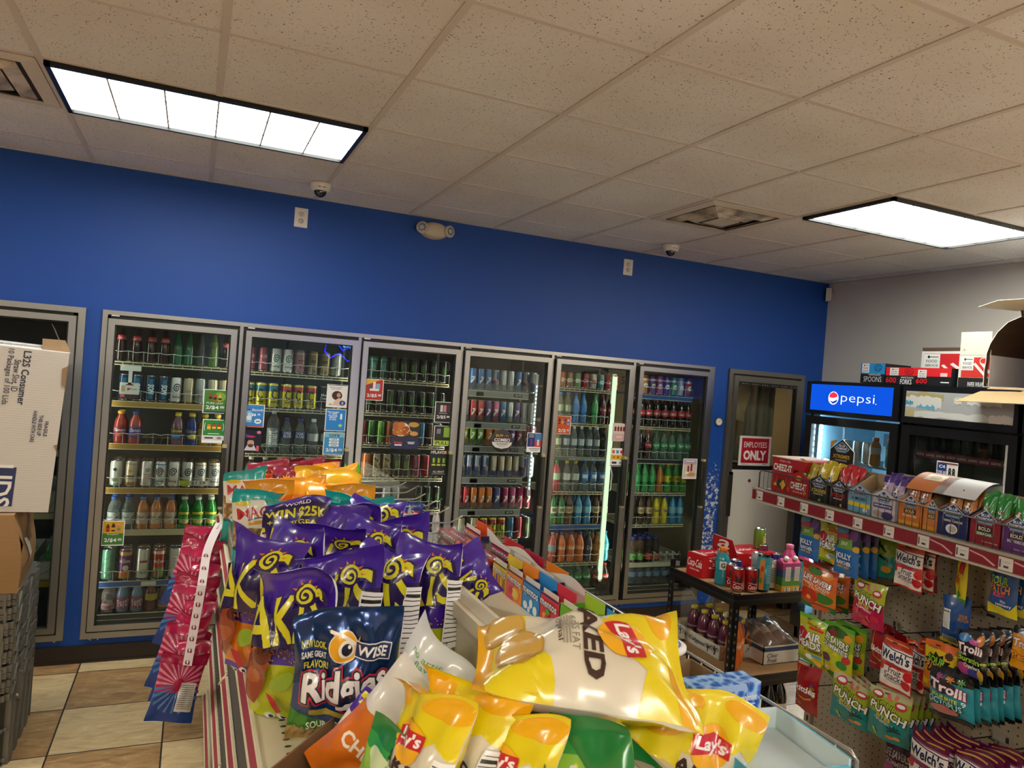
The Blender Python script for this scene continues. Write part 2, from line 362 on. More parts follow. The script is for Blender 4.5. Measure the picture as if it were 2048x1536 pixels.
def ceil_mat():
    m, nt, b, o = nodes('mineral_fibre_tile'); tc = N(nt, 'TexCoord')
    w = N(nt, 'TexNoise', Scale=40.0, Detail=1.0); L(nt, tc.outputs['Object'], w.inputs['Vector'])
    av = N(nt, 'VectorMath', operation='MULTIPLY_ADD'); L(nt, w.outputs['Color'], av.inputs[0]); av.inputs[1].default_value = (.012, .012, 0); L(nt, tc.outputs['Object'], av.inputs[2])
    mp = N(nt, 'Mapping'); mp.inputs['Scale'].default_value = (1, 1, .02); L(nt, av.outputs[0], mp.inputs[0])
    vo = N(nt, 'TexVoronoi', Scale=135.0, Randomness=1.0); L(nt, mp.outputs[0], vo.inputs['Vector'])
    sz = N(nt, 'SeparateColor'); L(nt, vo.outputs['Color'], sz.inputs[0])
    mu = N(nt, 'Math', operation='MULTIPLY'); L(nt, sz.outputs[0], mu.inputs[0]); L(nt, sz.outputs[1], mu.inputs[1])
    df = N(nt, 'Math', operation='MULTIPLY_ADD'); L(nt, mu.outputs[0], df.inputs[0]); df.inputs[1].default_value = -.42; L(nt, vo.outputs['Distance'], df.inputs[2])
    c = ramp(nt, df.outputs[0], [(0.0, '#6b5d50'), (.05, '#e0e2e8')])
    n2 = N(nt, 'TexNoise', Scale=2.0, Detail=2.0); L(nt, tc.outputs['Object'], n2.inputs['Vector'])
    mx = N(nt, 'MixRGB', blend_type='MULTIPLY'); mx.inputs[0].default_value = 1; L(nt, c, mx.inputs[1]); L(nt, ramp(nt, n2.outputs['Fac'], [(.3, '#f2ede8'), (.7, '#ffffff')]), mx.inputs[2])
    L(nt, mx.outputs[0], b.inputs['Base Color']); b.inputs['Roughness'].default_value = .9; return m
XL, XR, YF = -4.2, 5.03, -10.0
mb = MB(); mb.box(XL, XR, YF, .9, -.06, 0, floor_mat()); struct(mb.build('floor'))
mb = MB(); mb.box(XL, XR, YF, 0, H, H+.05, ceil_mat()); ce = struct(mb.build('ceiling'))
mb = MB(); GX = [-.585+.6096*k for k in range(-5, 10)]; GY = [-.986+.6096*k for k in range(-14, 2)]; TB = P('#cbc5c3', .6, name='grid_enamel')
for x in GX: mb.box(x-.012, x+.012, YF, 0, H-.004, H+.001, TB)
for y in GY: mb.box(XL, XR, y-.009, y+.009, H-.0035, H+.001, TB)
mb.box(XL, XR, -.02, 0, H-.003, H+.001, TB); mb.box(XR-.02, XR, YF, 0, H-.003, H+.001, TB)
struct(mb.build('grid', ce))
# back wall with the openings of the two coolers and the staff door
mb = MB(); W0 = .0
OPN = [(-2.05, -.571, .14), (-.488, 3.847, .14), (4.0, 4.815, 0.0)]; ZT = 2.02
mb.box(XL, XR, 0, .08, ZT, H, BLUE); xs = XL
for a, b, z in OPN:
    mb.box(xs, a, 0, .08, 0, ZT, BLUE); xs = b
    if z: mb.box(a, b, 0, .08, 0, z, BLUE)
mb.box(xs, XR, 0, .08, 0, ZT, BLUE); struct(mb.build('wall_back'))
mb = MB(); mb.box(XR, XR+.08, YF, .08, 0, H, GREYW); struct(mb.build('wall_right'))
mb = MB(); mb.box(XL-.08, XL, YF, .08, 0, H, P('#6d675f', .6)); struct(mb.build('wall_left'))
mb = MB(); WD = P('#6d675f', .6); mb.box(XL, .1, YF-.08, YF, 0, H, WD); mb.box(3.2, XR, YF-.08, YF, 0, H, WD); mb.box(.1, 3.2, YF-.08, YF, 0, .5, WD); mb.box(.1, 3.2, YF-.08, YF, 2.5, H, WD); struct(mb.build('wall_front'))  # unseen front wall; window opening sized to shape the added sun patch
mb = MB()
for x in (.1, 1.62, 3.15): mb.box(x, x+.05, YF-.07, YF-.01, .5, 2.5, STEEL)
for z in (.5, 2.45): mb.box(.1, 3.2, YF-.065, YF-.015, z, z+.05, STEEL)
wf = struct(mb.build('window_1')); mb = MB(); mb.box(.15, 3.15, YF-.045, YF-.04, .55, 2.45, clear()); struct(mb.build('pane', wf))
mb = MB(); BB = P('#241b16', .5, name='vinyl_base')
for a, b in ((XL, 4.0), (4.815, XR)): mb.box(a, b, -.012, 0, 0, .098, BB)
for a, b in ((XL, 4.0), (4.815, XR)): mb.box(a, b, -.02, 0, 0, .012, BB)
struct(mb.build('baseboard_back'))
mb = MB(); mb.box(XR-.012, XR, YF, 0, 0, .098, BB); struct(mb.build('baseboard_right'))
# ---------------------------------------------------------------- ceiling things
def ceiling_light(x, y, label):
    t = thing('ceiling_light', label, 'ceiling light', (x+.6096, y+.3048, H), 0, 'fluorescent ceiling lights'); a, b = .5976, .2928
    mb = MB(); K = P('#0c0c0d', .4)
    for sx in (-1, 1):
        mb.box(min(sx*a, sx*(a-.02)), max(sx*a, sx*(a-.02)), -b, b, -.02, -.001, K); mb.box(-a, a, min(sx*b, sx*(b-.02)), max(sx*b, sx*(b-.02)), -.02, -.001, K)
    mb.build('frame', t)
    mb = MB(); mb.box(-a+.02, a-.02, -b+.02, b-.02, -.006, -.002, emis('#fbfff6', LAMP, 'tube_light')); mb.build('diffuser', t)
    mb = MB(); g = P('#c9ccd0', .4)
    for k in range(1, 6): x_ = -a+2*a*k/6; mb.box(x_-.0035, x_+.0035, -b+.02, b-.02, -.0095, -.006, g)
    for k in (1, 2): y_ = -b+2*b*k/3; mb.box(-a+.02, a-.02, y_-.0035, y_+.0035, -.0095, -.006, g)
    mb.build('louver', t)
LAMP = 11.0
ceiling_light(-.585, -1.5956, 'long lit fluorescent panel over the cooler wall, beside the dirty air vent')
ceiling_light(3.0728, -2.2053, 'lit fluorescent panel above the two black fridges by the pale wall')
def vent(x, y, label):
    t = thing('air_vent', label, 'air vent', (x+.3048, y+.3048, H), 0, 'square ceiling air vents'); m, nt, b, o = nodes('dusty_enamel')
    tc = N(nt, 'TexCoord'); n = N(nt, 'TexNoise', Scale=7.0, Detail=4.0); L(nt, tc.outputs['Object'], n.inputs['Vector']); L(nt, ramp(nt, n.outputs['Fac'], [(.35, '#6f6257'), (.6, '#cfc6ba')]), b.inputs['Base Color'])
    cl = P('#d2cabf', .5); mb = MB(); mb.box(-.29, .29, -.29, .29, -.003, -.001, P('#2a2420', .9)); mb.build('throat', t)
    def ring(mb, r0, r1, z0, z1, mt, th=.004):
        q = [(-1, -1), (1, -1), (1, 1), (-1, 1)]
        for k in range(4):
            a, c = q[k], q[(k+1) % 4]; vs = [(a[0]*r0, a[1]*r0, z0), (c[0]*r0, c[1]*r0, z0), (c[0]*r1, c[1]*r1, z1), (a[0]*r1, a[1]*r1, z1)]
            mb.add(vs+[(x_, y_, z_+th) for x_, y_, z_ in vs], [(0, 1, 2, 3), (4, 7, 6, 5), (0, 4, 5, 1), (1, 5, 6, 2), (2, 6, 7, 3), (3, 7, 4, 0)], mt)
    mb = MB(); ring(mb, .29, .235, -.006, -.012, cl); mb.build('frame', t)
    mb = MB(); ring(mb, .215, .165, -.010, -.028, m); mb.build('cone', t); mb = MB(); ring(mb, .145, .1, -.012, -.034, m); mb.build('cone', t); mb = MB(); mb.box(-.075, .075, -.075, .075, -.034, -.028, cl); mb.tube([(0, 0, -.002), (0, 0, -.03)], .004, WIRE); mb.build('cone', t)
vent(-1.1944, -1.5956, 'dirty square air vent in the ceiling beside the long light panel'); vent(2.4632, -1.5956, 'square ceiling air vent near the dome camera above the cooler')
def dome(loc, label):
    t = thing('security_camera', label, 'camera', loc, 0, 'white dome cameras on the ceiling')
    mb = MB(); mb.lathe([(0, 0), (.058, 0), (.058, -.012), (.052, -.04), (.045, -.044), (0, -.044)], P('#e9e7e2', .35), 28); mb.box(-.018, .018, -.054, -.05, -.03, -.026, BLACK); mb.build('housing', t)
    mb = MB(); mb.lathe([(.036*math.cos(a*PI/16), -.043-.036*math.sin(a*PI/16)) for a in range(9)], P('#0b0d11', .06, 0, 1), 24); mb.build('lens_dome', t)
dome((.6, -.44, H-.004), 'white dome security camera on ceiling at the end of long light panel'); dome((3.05, -.42, H-.004), 'white dome security camera on ceiling near the square air vent')
def outlet(x, z, label):
    t = thing('wall_outlet', label, 'outlet', (x, 0, z), 0, 'white wall outlets'); mb = MB(); mb.box(-.04, .04, -.006, 0, -.06, .06, P('#e6e3de', .4)); mb.build('plate', t)
    for dz in (.021, -.021):
        mb = MB(); mb.lathe([(0, 0), (.017, 0), (.017, .002), (0, .002)], P('#d8d4ce', .4), 18, TM((0, -.006, dz), PI/2)); k = '#2a2a2a'
        deco(mb, [('r', -.2, .62, .07, .24, k), ('r', .2, .62, .07, .2, k), ('e', 0, .26, .15, .15, k)], plane_map((0, -.0085, dz-.017), (.034, 0, 0), (0, 0, .034)), .034, .034); mb.build('socket', t)
outlet(.556, 2.71, 'white duplex outlet high on blue wall below the long light panel'); outlet(2.967, 2.714, 'white duplex outlet high on blue wall near the thermostat end')
t = thing('emergency_light', 'beige twin-head emergency light on the blue wall under the ceiling', 'emergency light', (1.42, 0, 2.755)); mb = MB()
mb.grid(lambda a, b: Vector((.1*math.cos(2*PI*a)*math.sin(PI/2*b)**.8, -.07*math.cos(PI/2*b)**.6, .056*math.sin(2*PI*a)*math.sin(PI/2*b)**.8)), 28, 8, P('#cfc3ad', .4)); mb.box(-.004, .004, -.055, -.05, -.044, -.04, BLACK); mb.build('housing', t)
for sx in (-1, 1):
    Mx = TM((sx*.092, -.05, .004), PI/2, 0, 0) @ Euler((0, sx*.45, 0)).to_matrix().to_4x4()
    mb = MB(); mb.lathe([(0, -.03), (.03, -.03), (.04, 0), (.04, .014), (.034, .016)], P('#c7bca8', .4), 22, Mx); h = mb.build('lamp_head', t)
    mb = MB(); mb.lathe([(.034, .015), (0, .017)], P('#c4c6ca', .25), 16, Mx)
    for k in range(8): mb.lathe([(0, .0165), (.007, .0165), (.006, .02), (0, .02)], P('#8d8f96', .2, .5), 8, Mx @ Matrix.Translation((.021*math.cos(k*PI/4), .021*math.sin(k*PI/4), 0)))
    mb.build('lens', h)
t = thing('motion_detector', 'small white motion detector in corner under the ceiling', 'motion detector', (4.985, -.045, 2.735), .75); mb = MB(); mb.box(-.03, .03, -.022, .022, -.055, .055, P('#ddd6c8', .4)); mb.build('housing', t)
mb = MB(); mb.grid(lambda a, b: Vector((-.02+.04*a, -.022-.012*math.sin(PI*a), -.035+.05*b)), 8, 2, P('#c9c1b2', .35)); mb.build('lens', t)
t = thing('door_gauge', 'round dial thermometer on blue wall beside the staff door', 'gauge', (3.935, 0, 1.582)); mb = MB()
mb.lathe([(0, .0), (.036, 0), (.036, .014), (.03, .016), (.028, .012), (0, .012)], P('#8b8a82', .3, .8), 26, TM((0, 0, 0), PI/2)); mb.build('case', t)
mb = MB(); mb.lathe([(0, .0125), (.028, .0125)], P('#e8e4d4', .4), 20, TM((0, 0, 0), PI/2))
deco(mb, [('r', .1, .6, .06, .5, '#aa2222', {'r': -40})], plane_map((0, -.0128, -.028), (.056, 0, 0), (0, 0, .056)), .056, .056); mb.build('dial', t)
# ================================================================ drinks: cans and bottles
CANS = {'tall': (.033, .158), 'slim': (.0275, .157), 'std': (.033, .122), 'mega': (.037, .186)}
BOT = {  # profile (r, z): body up to neck, cap radius, cap height ; label range
 'pet': ([(.0, .0), (.028, .0), (.036, .012), (.0365, .05), (.0335, .075), (.0365, .1), (.0365, .14), (.03, .165), (.017, .195), (.0135, .203), (.0135, .212)], .0155, .017, (.085, .135)),
 'glass': ([(.0, .0), (.029, .0), (.031, .01), (.031, .09), (.029, .12), (.02, .16), (.0145, .19), (.0135, .222)], .0145, .008, (.125, .155)),
 'wide': ([(.0, .0), (.034, .0), (.037, .008), (.037, .115), (.033, .135), (.02, .16), (.0175, .168), (.0175, .176)], .02, .015, (.03, .1)),
 'sport': ([(.0, .0), (.034, .0), (.038, .012), (.038, .06), (.034, .085), (.037, .11), (.038, .125), (.033, .15), (.02, .172), (.0195, .178)], .0215, .022, (.085, .13)),
 'tallpet': ([(.0, .0), (.034, .0), (.037, .01), (.037, .19), (.032, .215), (.016, .245), (.014, .255)], .0155, .018, (.05, .15)),
 'two': ([(.0, .0), (.044, .0), (.051, .015), (.051, .17), (.043, .21), (.02, .262), (.0145, .278)], .0165, .018, (.085, .15)),
}
def liq(hx):
    if hx[0] == '~': return clear('#dfe8e8', 1.35, .05, 'clear_plastic', .22, hx[1:])
    return P(hx, .16, 0, .6)
PR = {}
def can(key, shape, body, look, bands=(), items=(), lid=None, met=.35):
    PR[key] = ('can', shape, body, look, bands, items, lid, met)
def bot(key, shape, liquid, cap, look, lab=None, items=(), rng=None):
    PR[key] = ('bottle', shape, liquid, cap, look, lab, items, rng)
_PM = {}
def can_mesh(key):
    if key in _PM: return _PM[key]
    _, shape, body, look, bands, items, lid, met = PR[key]; r, h = CANS[shape]; mb = MB()
    sh = P(body, .3, met, .3); ld = P(lid, .25, .9) if lid else LID
    prof = [(0, .004), (r*.7, .002), (r*.78, 0), (r, .012)]; mats = [ld, ld, ld]
    zs = sorted(set([.012, h-.016] + [min(h-.016, max(.012, h*q)) for b in bands for q in b[:2]]))
    for a, b in zip(zs[:-1], zs[1:]):
        c = body
        for y0, y1, hx in bands:
            if h*y0-1e-6 <= (a+b)/2 <= h*y1+1e-6: c = hx
        prof.append((r, b)); mats.append(P(c, .3, met, .3))
    prof += [(r*.86, h-.004), (r*.88, h), (r*.8, h-.001), (r*.78, h-.006), (0, h-.006)]; mats += [sh, ld, ld, ld, ld]
    mb.lathe(prof, mats, 16)
    mb.add([(x*.3*r, y*.5*r-.2*r, h-.0045) for x, y in ELL[0]], ELL[1], P('#8f9091', .3, .9))
    if items: deco(mb, items, cyl_map(lambda z: r, -PI/2, 2.3, .012, h-.016), r*2.3, h-.028, 10, 0, .0003)
    _PM[key] = mb.mesh('can'); return _PM[key]
def bottle_mesh(key):
    if key in _PM: return _PM[key]
    _, shape, liquid, cap, look, lab, items, rng = PR[key]; prof, cr, chh, lr = BOT[shape]; lr = rng or lr
    mb = MB(); mb.lathe(prof, liq(liquid), 16); body = mb.mesh('bottle'); top = prof[-1][1]
    mb = MB(); mb.lathe([(0, top-.003), (cr, top-.003), (cr, top+chh-.002), (cr-.002, top+chh), (0, top+chh)], P(cap, .4), 14); capm = mb.mesh('cap')
    labm = None
    if lab:
        def rf(z):
            for (r0, z0), (r1, z1) in zip(prof[:-1], prof[1:]):
                if z0 <= z <= z1 and z1 > z0: return r0+(r1-r0)*(z-z0)/(z1-z0)
            return .036
        mb = MB(); K = 5; mb.lathe([(rf(lr[0]+(lr[1]-lr[0])*i/K)+.0006, lr[0]+(lr[1]-lr[0])*i/K) for i in range(K+1)], P(lab, .35), 16)
        if items: deco(mb, items, cyl_map(lambda z: rf(z)+.0008, -PI/2, 2.3, lr[0], lr[1]), .036*2.3, lr[1]-lr[0], 10, 4, .0004)
        labm = mb.mesh('wrapper')
    _PM[key] = (body, capm, labm); return _PM[key]
def put(key, loc, label, group=None, rz=0, M=None, cat=None):
    kind = PR[key][0]
    if kind == 'can': o = bpy.data.objects.new('drink_can', can_mesh(key)); COL.objects.link(o)
    else:
        b, c, l = bottle_mesh(key); o = bpy.data.objects.new('drink_bottle', b); COL.objects.link(o)
        for nm, me in (('cap', c), ('wrapper', l)):
            if me: ch = bpy.data.objects.new(nm, me); COL.objects.link(ch); ch.parent = o
    tag(o, label, cat or kind, group)
    if M: o.matrix_world = M
    else: o.location = loc; o.rotation_euler = (0, 0, rz)
    return o
def ctxt(s, col, y=.55, w=.6, h=.2, **k): return ('t', s, 0, y, w, h, col, k)
def vtxt(s, col, y=.5, w=.8, h=.3, **k): return ('t', s, 0, y, w, h, col, dict(r=90, **k))
claw = [('l', [(-.14+.14*i+.01, .8), (-.15+.14*i, .6), (-.12+.14*i, .45), (-.14+.14*i, .28)], lambda t: .05*(1-abs(t-.4)), '#5fd62a') for i in range(3)]
def claws(c): return [(a, b, w, c) for a, b, w, _ in claw]
swirl = [('s', 0, .62, .62, .42, '#2a2c30'), ctxt('bang', '#1f2226', .2, .62, .13, b=.02)]
can('nos', 'tall', '#123c5c', 'dark blue energy can', [(0, .12, '#0a1c2c')], [('r', .04, .5, .34, .9, '#1a6a8c'), ('t', 'NOS', .04, .5, .78, .3, '#f0f4f6', {'r': 90, 'b': .03, 'sh': .2})])
can('bang', 'tall', '#dfe1e4', 'white swirl energy can', [], swirl)
can('bangb', 'tall', '#d8e3ea', 'white and blue swirl can', [(.86, .9, '#2d7fae')], swirl + [('p', [(-.5, .02), (.1, .02), (-.5, .3)], '#5aa7c8')])
can('bangg', 'tall', '#e3e1dc', 'white swirl can with gold top', [(.86, .9, '#b8954a')], [('s', 0, .62, .6, .4, '#20426a'), ctxt('bang', '#20426a', .2, .62, .13, b=.02)], '#b09a6a')
can('bangt', 'tall', '#e4e6e6', 'white can with teal swirl', [], [('s', 0, .6, .6, .42, '#2b6d62'), ctxt('bang', '#2b6d62', .22, .62, .13, b=.02)])
can('gold', 'tall', '#b9ae94', 'champagne gold tall can', [], [('r', 0, .5, .5, .03, '#8d7f5e')], '#b59a5c')
can('silv', 'tall', '#9fa3a3', 'silver tall can', [], [('r', 0, .55, .6, .02, '#6e7274'), ctxt('30', '#4c4f52', .3, .4, .16)])
can('leaf', 'tall', '#dfe4da', 'white can with green foot', [(0, .14, '#9dbf9a')], [('*', 0, .72, .42, .2, '#38413a', {'n': 5}), ('e', 0, .25, .46, .16, '#6a8f68')])
can('star', 'tall', '#d9d2c2', 'cream can with gold star', [(0, .2, '#b08a48'), (.86, .9, '#b8984a')], [('*', 0, .66, .5, .24, '#b88c2c', {'n': 5, 'q': .45}), ('r', 0, .42, .6, .06, '#2a2824'), ('r', 0, .3, .5, .04, '#a98b50')])
can('cee', 'tall', '#e6e2de', 'white can with black crest', [], [('s', 0, .7, .4, .2, '#1c1c1e'), ('r', 0, .5, .5, .03, '#b07a72'), ('r', 0, .36, .5, .12, '#c79a90')])
can('azg', 'mega', '#6fae92', 'pale green speckled tea can', [], [('e', random.uniform(-.45, .45), random.uniform(.1, .9), .05, .03, '#2c4a40') for _ in range(26)])
can('azp', 'mega', '#6d3a6e', 'purple and gold tea can', [(.8, .92, '#c0a258'), (0, .3, '#c98d4a')], [ctxt('AriZona', '#f0ece4', .66, .8, .13), ('e', .1, .4, .4, .2, '#d8c8b4'), ('e', 0, .16, .5, .12, '#d86a3c')])
can('azw', 'mega', '#e2e0d8', 'white tea can', [], [ctxt('tea', '#33302c', .2, .4, .1), ('r', 0, .62, .5, .08, '#9a2c2c')])
can('azr', 'mega', '#b8372c', 'red melon tea can', [(0, .38, '#7d9a52'), (.82, .92, '#e4ddd0')], [ctxt('AriZona', '#f4efe6', .62, .8, .13), ('e', -.2, .2, .3, .16, '#c83c3c'), ('e', .22, .2, .3, .16, '#5a9a48')])
can('azx', 'mega', '#dcdad4', 'white can showing nutrition table', [], [('r', .05, .5, .5, .6, '#f4f3ee')] + [('r', .05, .75-.05*k, .4, .012, '#333333') for k in range(11)])
can('pink', 'slim', '#9d4a5c', 'dusky pink slim can', [(0, .12, '#5a2430')], [ctxt('ICE', '#e8d4d4', .68, .62, .14), ('r', 0, .4, .4, .02, '#d8b0b4')])
can('pkz', 'tall', '#a5767c', 'pink silver tall can', [(.8, .9, '#b8a8a8')], [('r', 0, .6, .6, .05, '#7a4a52'), ('r', 0, .3, .5, .2, '#94565e')])
can('gld', 'tall', '#84744c', 'dark gold patterned can', [(.84, .9, '#c0a050')], [('r', 0, .6, .5, .14, '#4a3e24'), ('r', 0, .3, .5, .2, '#a08c58')])
can('c4b', 'tall', '#d4c92a', 'yellow can with blue top', [(.66, .9, '#2a6f8c')], [('l', [(.18, .74), (-.1, .8), (-.2, .55), (-.05, .35), (.18, .4)], .12, '#1c1e1c'), ('r', 0, .2, .5, .05, '#3a3a1e')])
can('c4r', 'tall', '#d2c832', 'yellow can with red top', [(.68, .9, '#b23a44')], [('l', [(.18, .74), (-.1, .8), (-.2, .55), (-.05, .35), (.18, .4)], .12, '#1c1e1c'), ctxt('300', '#2c2c1c', .2, .5, .1)])
can('blk', 'tall', '#15171a', 'black energy can', [], claws('#4fa52e'))
can('dew', 'tall', '#23262a', 'black can with white lettering', [], [ctxt('Mtn\nDew', '#e6e8e6', .6, .66, .3)])
can('mint', 'tall', '#1f4a46', 'dark teal energy can', [(.8, .9, '#2f7a70')], claws('#9ad0c4'))
can('grn', 'tall', '#63a23a', 'bright green energy can', [(0, .1, '#2f4d1e')], claws('#1f3314'))
can('grb', 'tall', '#2f6a2a', 'dark green energy can', [(0, .35, '#141a14')], claws('#0f1f10'))
can('orn', 'tall', '#b8693a', 'copper orange energy can', [], claws('#6e3414'))
can('blue', 'tall', '#3a6f94', 'steel blue energy can', [], claws('#16324a'))
can('brn', 'tall', '#4f3a38', 'dark brown energy can', [], claws('#a89088'))
can('teal', 'tall', '#2e6a66', 'teal energy can', [], claws('#123632'))
can('ptr', 'tall', '#8f7f60', 'bronze patterned energy can', [], [('l', [(-.3, .9), (.2, .7), (-.2, .5), (.25, .3), (-.2, .1)], .09, '#2a241a'), ('l', [(.3, .8), (0, .6), (.3, .4)], .07, '#d8ccb0')])
can('dgr', 'tall', '#39463f', 'dark grey green energy can', [], claws('#a8c054'))
can('mag', 'tall', '#8b3f58', 'mauve energy can', [], claws('#4a1c2c'))
can('red', 'tall', '#a23038', 'dark red energy can', [], claws('#55141a'))
can('slv', 'tall', '#b4b8ba', 'plain silver energy can', [], claws('#6c7276'))
def slim(k, hx, look, it=None): can(k, 'slim', hx, look, [], it if it is not None else [('r', 0, .5, .34, .5, hx), ('p', [(-.25, .25), (.25, .55), (.25, .7), (-.25, .4)], '#e8e4e4'), ('e', 0, .62, .3, .1, '#f0ecec')], '#c4c8cc')
for k, hx, look in (('sr', '#b32c34', 'red slim can'), ('sp', '#5c3a80', 'purple slim can'), ('sk', '#c65a92', 'pink slim can'), ('sy', '#c9b52e', 'yellow slim can'), ('sg', '#6aa22e', 'lime green slim can'), ('so', '#d8792a', 'orange slim can'), ('sm', '#8a2b4c', 'maroon slim can'), ('st', '#2f8aa0', 'teal slim can'), ('sx', '#b02a62', 'magenta slim can'), ('sv', '#4c5a9c', 'violet blue slim can')): slim(k, hx, look)
slim('rb', '#9aa6b4', 'silver and blue slim can', [('p', [(-.5, .0), (0, .0), (0, .5), (-.5, .5)], '#23408c'), ('p', [(0, .5), (.5, .5), (.5, 1), (0, 1)], '#23408c'), ('e', 0, .55, .3, .1, '#c8a030'), ('r', 0, .42, .44, .05, '#c8202c')])
slim('rg', '#b8a88c', 'champagne slim can', [('p', [(-.5, 0), (.5, 0), (.5, .3), (-.5, .3)], '#2a3a80'), ('r', 0, .6, .1, .7, '#e4dcc8')])
slim('rs', '#b8bcc4', 'plain silver slim can', [('r', 0, .5, .12, .9, '#dfe3e6')])
slim('rl', '#3a72b0', 'light blue slim can')
can('cor', 'std', '#c8642a', 'orange soda can', [], [('r', 0, .5, .6, .3, '#e8dcc4')]); can('cbr', 'std', '#8a5a34', 'brown soda can', [], [('r', 0, .5, .6, .3, '#e8d8b8')]); can('cgr', 'std', '#4f8a4a', 'green soda can', [], [('r', 0, .5, .6, .3, '#dfe8d4')])
can('crd', 'std', '#b0262c', 'red soda can', [], [ctxt('Coke', '#f4efec', .55, .7, .3, sh=.3)]); can('cte', 'std', '#4a8e9a', 'teal soda can', [], [('r', 0, .5, .6, .3, '#dfeef0')]); can('cwh', 'std', '#c9c4b8', 'pale soda can', [], [('r', 0, .5, .6, .3, '#c46a4a')])
for k, hx, look in (('to', '#c8762a', 'tall orange can'), ('tp', '#6a3f94', 'tall purple can'), ('tk', '#c0588c', 'tall pink can'), ('tg', '#4a9a50', 'tall green can'), ('tb', '#3f6fb8', 'tall blue can'), ('tw', '#b8c4d4', 'tall pale blue can'), ('tr', '#8a3038', 'tall dark red can')): can(k, 'tall', hx, look, [(.7, .8, '#e8e4e0')], [('e', 0, .45, .5, .3, '#f0ece4'), ('r', 0, .45, .36, .06, hx)])
bot('coke', 'glass', '#2a130c', '#c22a2e', 'cola bottle with red label', '#c8202c', [ctxt('Coca-Cola', '#f6f0ee', .5, .9, .6, sh=.3)])
bot('grnb', 'glass', '#1f6a48', '#2a6a4a', 'dark green glass bottle'); bot('clrb', 'glass', '~#7c8a86', '#8a8a8a', 'empty-looking clear glass bottle'); bot('ylb', 'glass', '#5c7a34', '#b0a040', 'olive green glass bottle', '#8a9a3a')
bot('clam', 'wide', '#a83a2c', '#e0b82a', 'red juice bottle with yellow cap', '#8a2a44', [ctxt('Clamato', '#f0ece8', .7, .9, .26, sh=.2), ('e', 0, .3, .4, .3, '#d86a2c')])
bot('clab', 'wide', '#b0483a', '#3a5aa0', 'red juice bottle with blue cap', '#4a4488', [ctxt('Clamato', '#f0ece8', .7, .9, .26, sh=.2), ('e', 0, .3, .4, .3, '#a84a2c')])
bot('calp', 'wide', '#7a5668', '#e8d23a', 'mauve drink bottle with yellow cap', '#5a3a4c', [ctxt('Calypso', '#e8d83a', .75, .9, .3, sh=.2), ('e', 0, .3, .7, .4, '#3a8ac0')])
bot('calb', 'wide', '#12307a', '#e8d23a', 'deep blue drink bottle', '#123a8c', [ctxt('Calypso', '#e8d83a', .75, .9, .3, sh=.2), ('e', 0, .3, .7, .4, '#d8c83a')])
bot('caly', 'wide', '#b8862a', '#e8d23a', 'amber drink bottle with yellow cap', '#d8b83a', [ctxt('Calypso', '#2a3a80', .7, .9, .3, sh=.2)])
bot('jar', 'wide', '#151414', '#1c1c1c', 'black empty rack cup')
bot('elc', 'wide', '~#b8c8c8', '#2f6fd0', 'clear electrolyte bottle with blue cap', '#c9d4d2', [ctxt('Electrolit', '#3c4a50', .6, .85, .22), ('l', [(-.5, .2), (0, .45), (.5, .95)], .1, '#f4f6f4')])
bot('elo', 'wide', '#c47a3c', '#2f6fd0', 'orange electrolyte bottle with blue cap', '#d8c4b0', [ctxt('Electrolit', '#4a3c34', .6, .85, .22), ('l', [(-.5, .2), (0, .45), (.5, .95)], .1, '#f4f0ea')])
bot('lime', 'wide', '#1f8a34', '#d4dcd4', 'bright green juice bottle', '#3faa30', [('r', 0, .88, 1, .24, '#e0dc3a'), ctxt('SIMPLY', '#2c3a7a', .72, .7, .18, b=.02), ('e', 0, .2, .8, .4, '#d8d07a')])
bot('fgw', 'pet', '~#c9b8b8', '#efefef', 'clear soda bottle with white cap', '#c9a8ac', [ctxt('Faygo', '#a83a4c', .5, .8, .6, sh=.3)], (.03, .075))
bot('fgb', 'pet', '#6a8fa8', '#efefef', 'pale blue soda bottle with pink label', '#9a5a78', [ctxt('Faygo', '#f4eef0', .5, .9, .7, sh=.3, r=20)], (.03, .12))
bot('fgy', 'pet', '#5c2c20', '#efefef', 'brown soda bottle with yellow label', '#c8b83a')
bot('smart', 'tallpet', '~#9aa4a8', '#d8dcdc', 'tall clear water bottle', None); bot('smart', 'tallpet', '~#9aa4a8', '#d8dcdc', 'tall clear water bottle', '#8c98a0', [vtxt('smart', '#f2f6f8', .5, 1.1, .5, b=.01)], (.04, .16))
bot('deja', 'pet', '~#a8b4bc', '#2a4aa0', 'water bottle with dark blue label', '#2c4488', [ctxt('DEJA\nBLUE', '#e6ecf4', .5, .6, .8)], (.1, .145))
bot('wat', 'pet', '~#a2adb2', '#dadcdc', 'clear water bottle', '#b8c2c8'); bot('watd', 'pet', '#1a1512', '#1a1a1a', 'dark cola bottle', '#2a2422')
bot('yel', 'pet', '~#c8c4a0', '#3f7fc0', 'pale yellow drink bottle', '#b8c0a0'); bot('blu', 'pet', '#3a78b8', '#2a55b0', 'bright blue drink bottle', '#4a8ad0'); bot('spr', 'pet', '#2f8a4a', '#3a9a50', 'green soda bottle', '#4aa860')
bot('dp', 'pet', '#3a120e', '#c02a30', 'dark soda bottle with red cap', '#8a1a28', [ctxt('Dr Pepper', '#f0e8e8', .5, .9, .5, sh=.2)]); bot('rgr', 'pet', '#b04a4a', '#5a9a4a', 'pinkish red drink bottle', '#b8d0b0'); bot('ycp', 'pet', '~#b0b4ac', '#d8c83a', 'clear drink bottle with yellow cap', '#c8ccc4')
bot('pep', 'pet', '~#9fb4c8', '#3a6ab8', 'clear water bottle with blue label', '#4a86c8', [('r', 0, .5, .5, .4, '#dfe8f4')], (.08, .15))
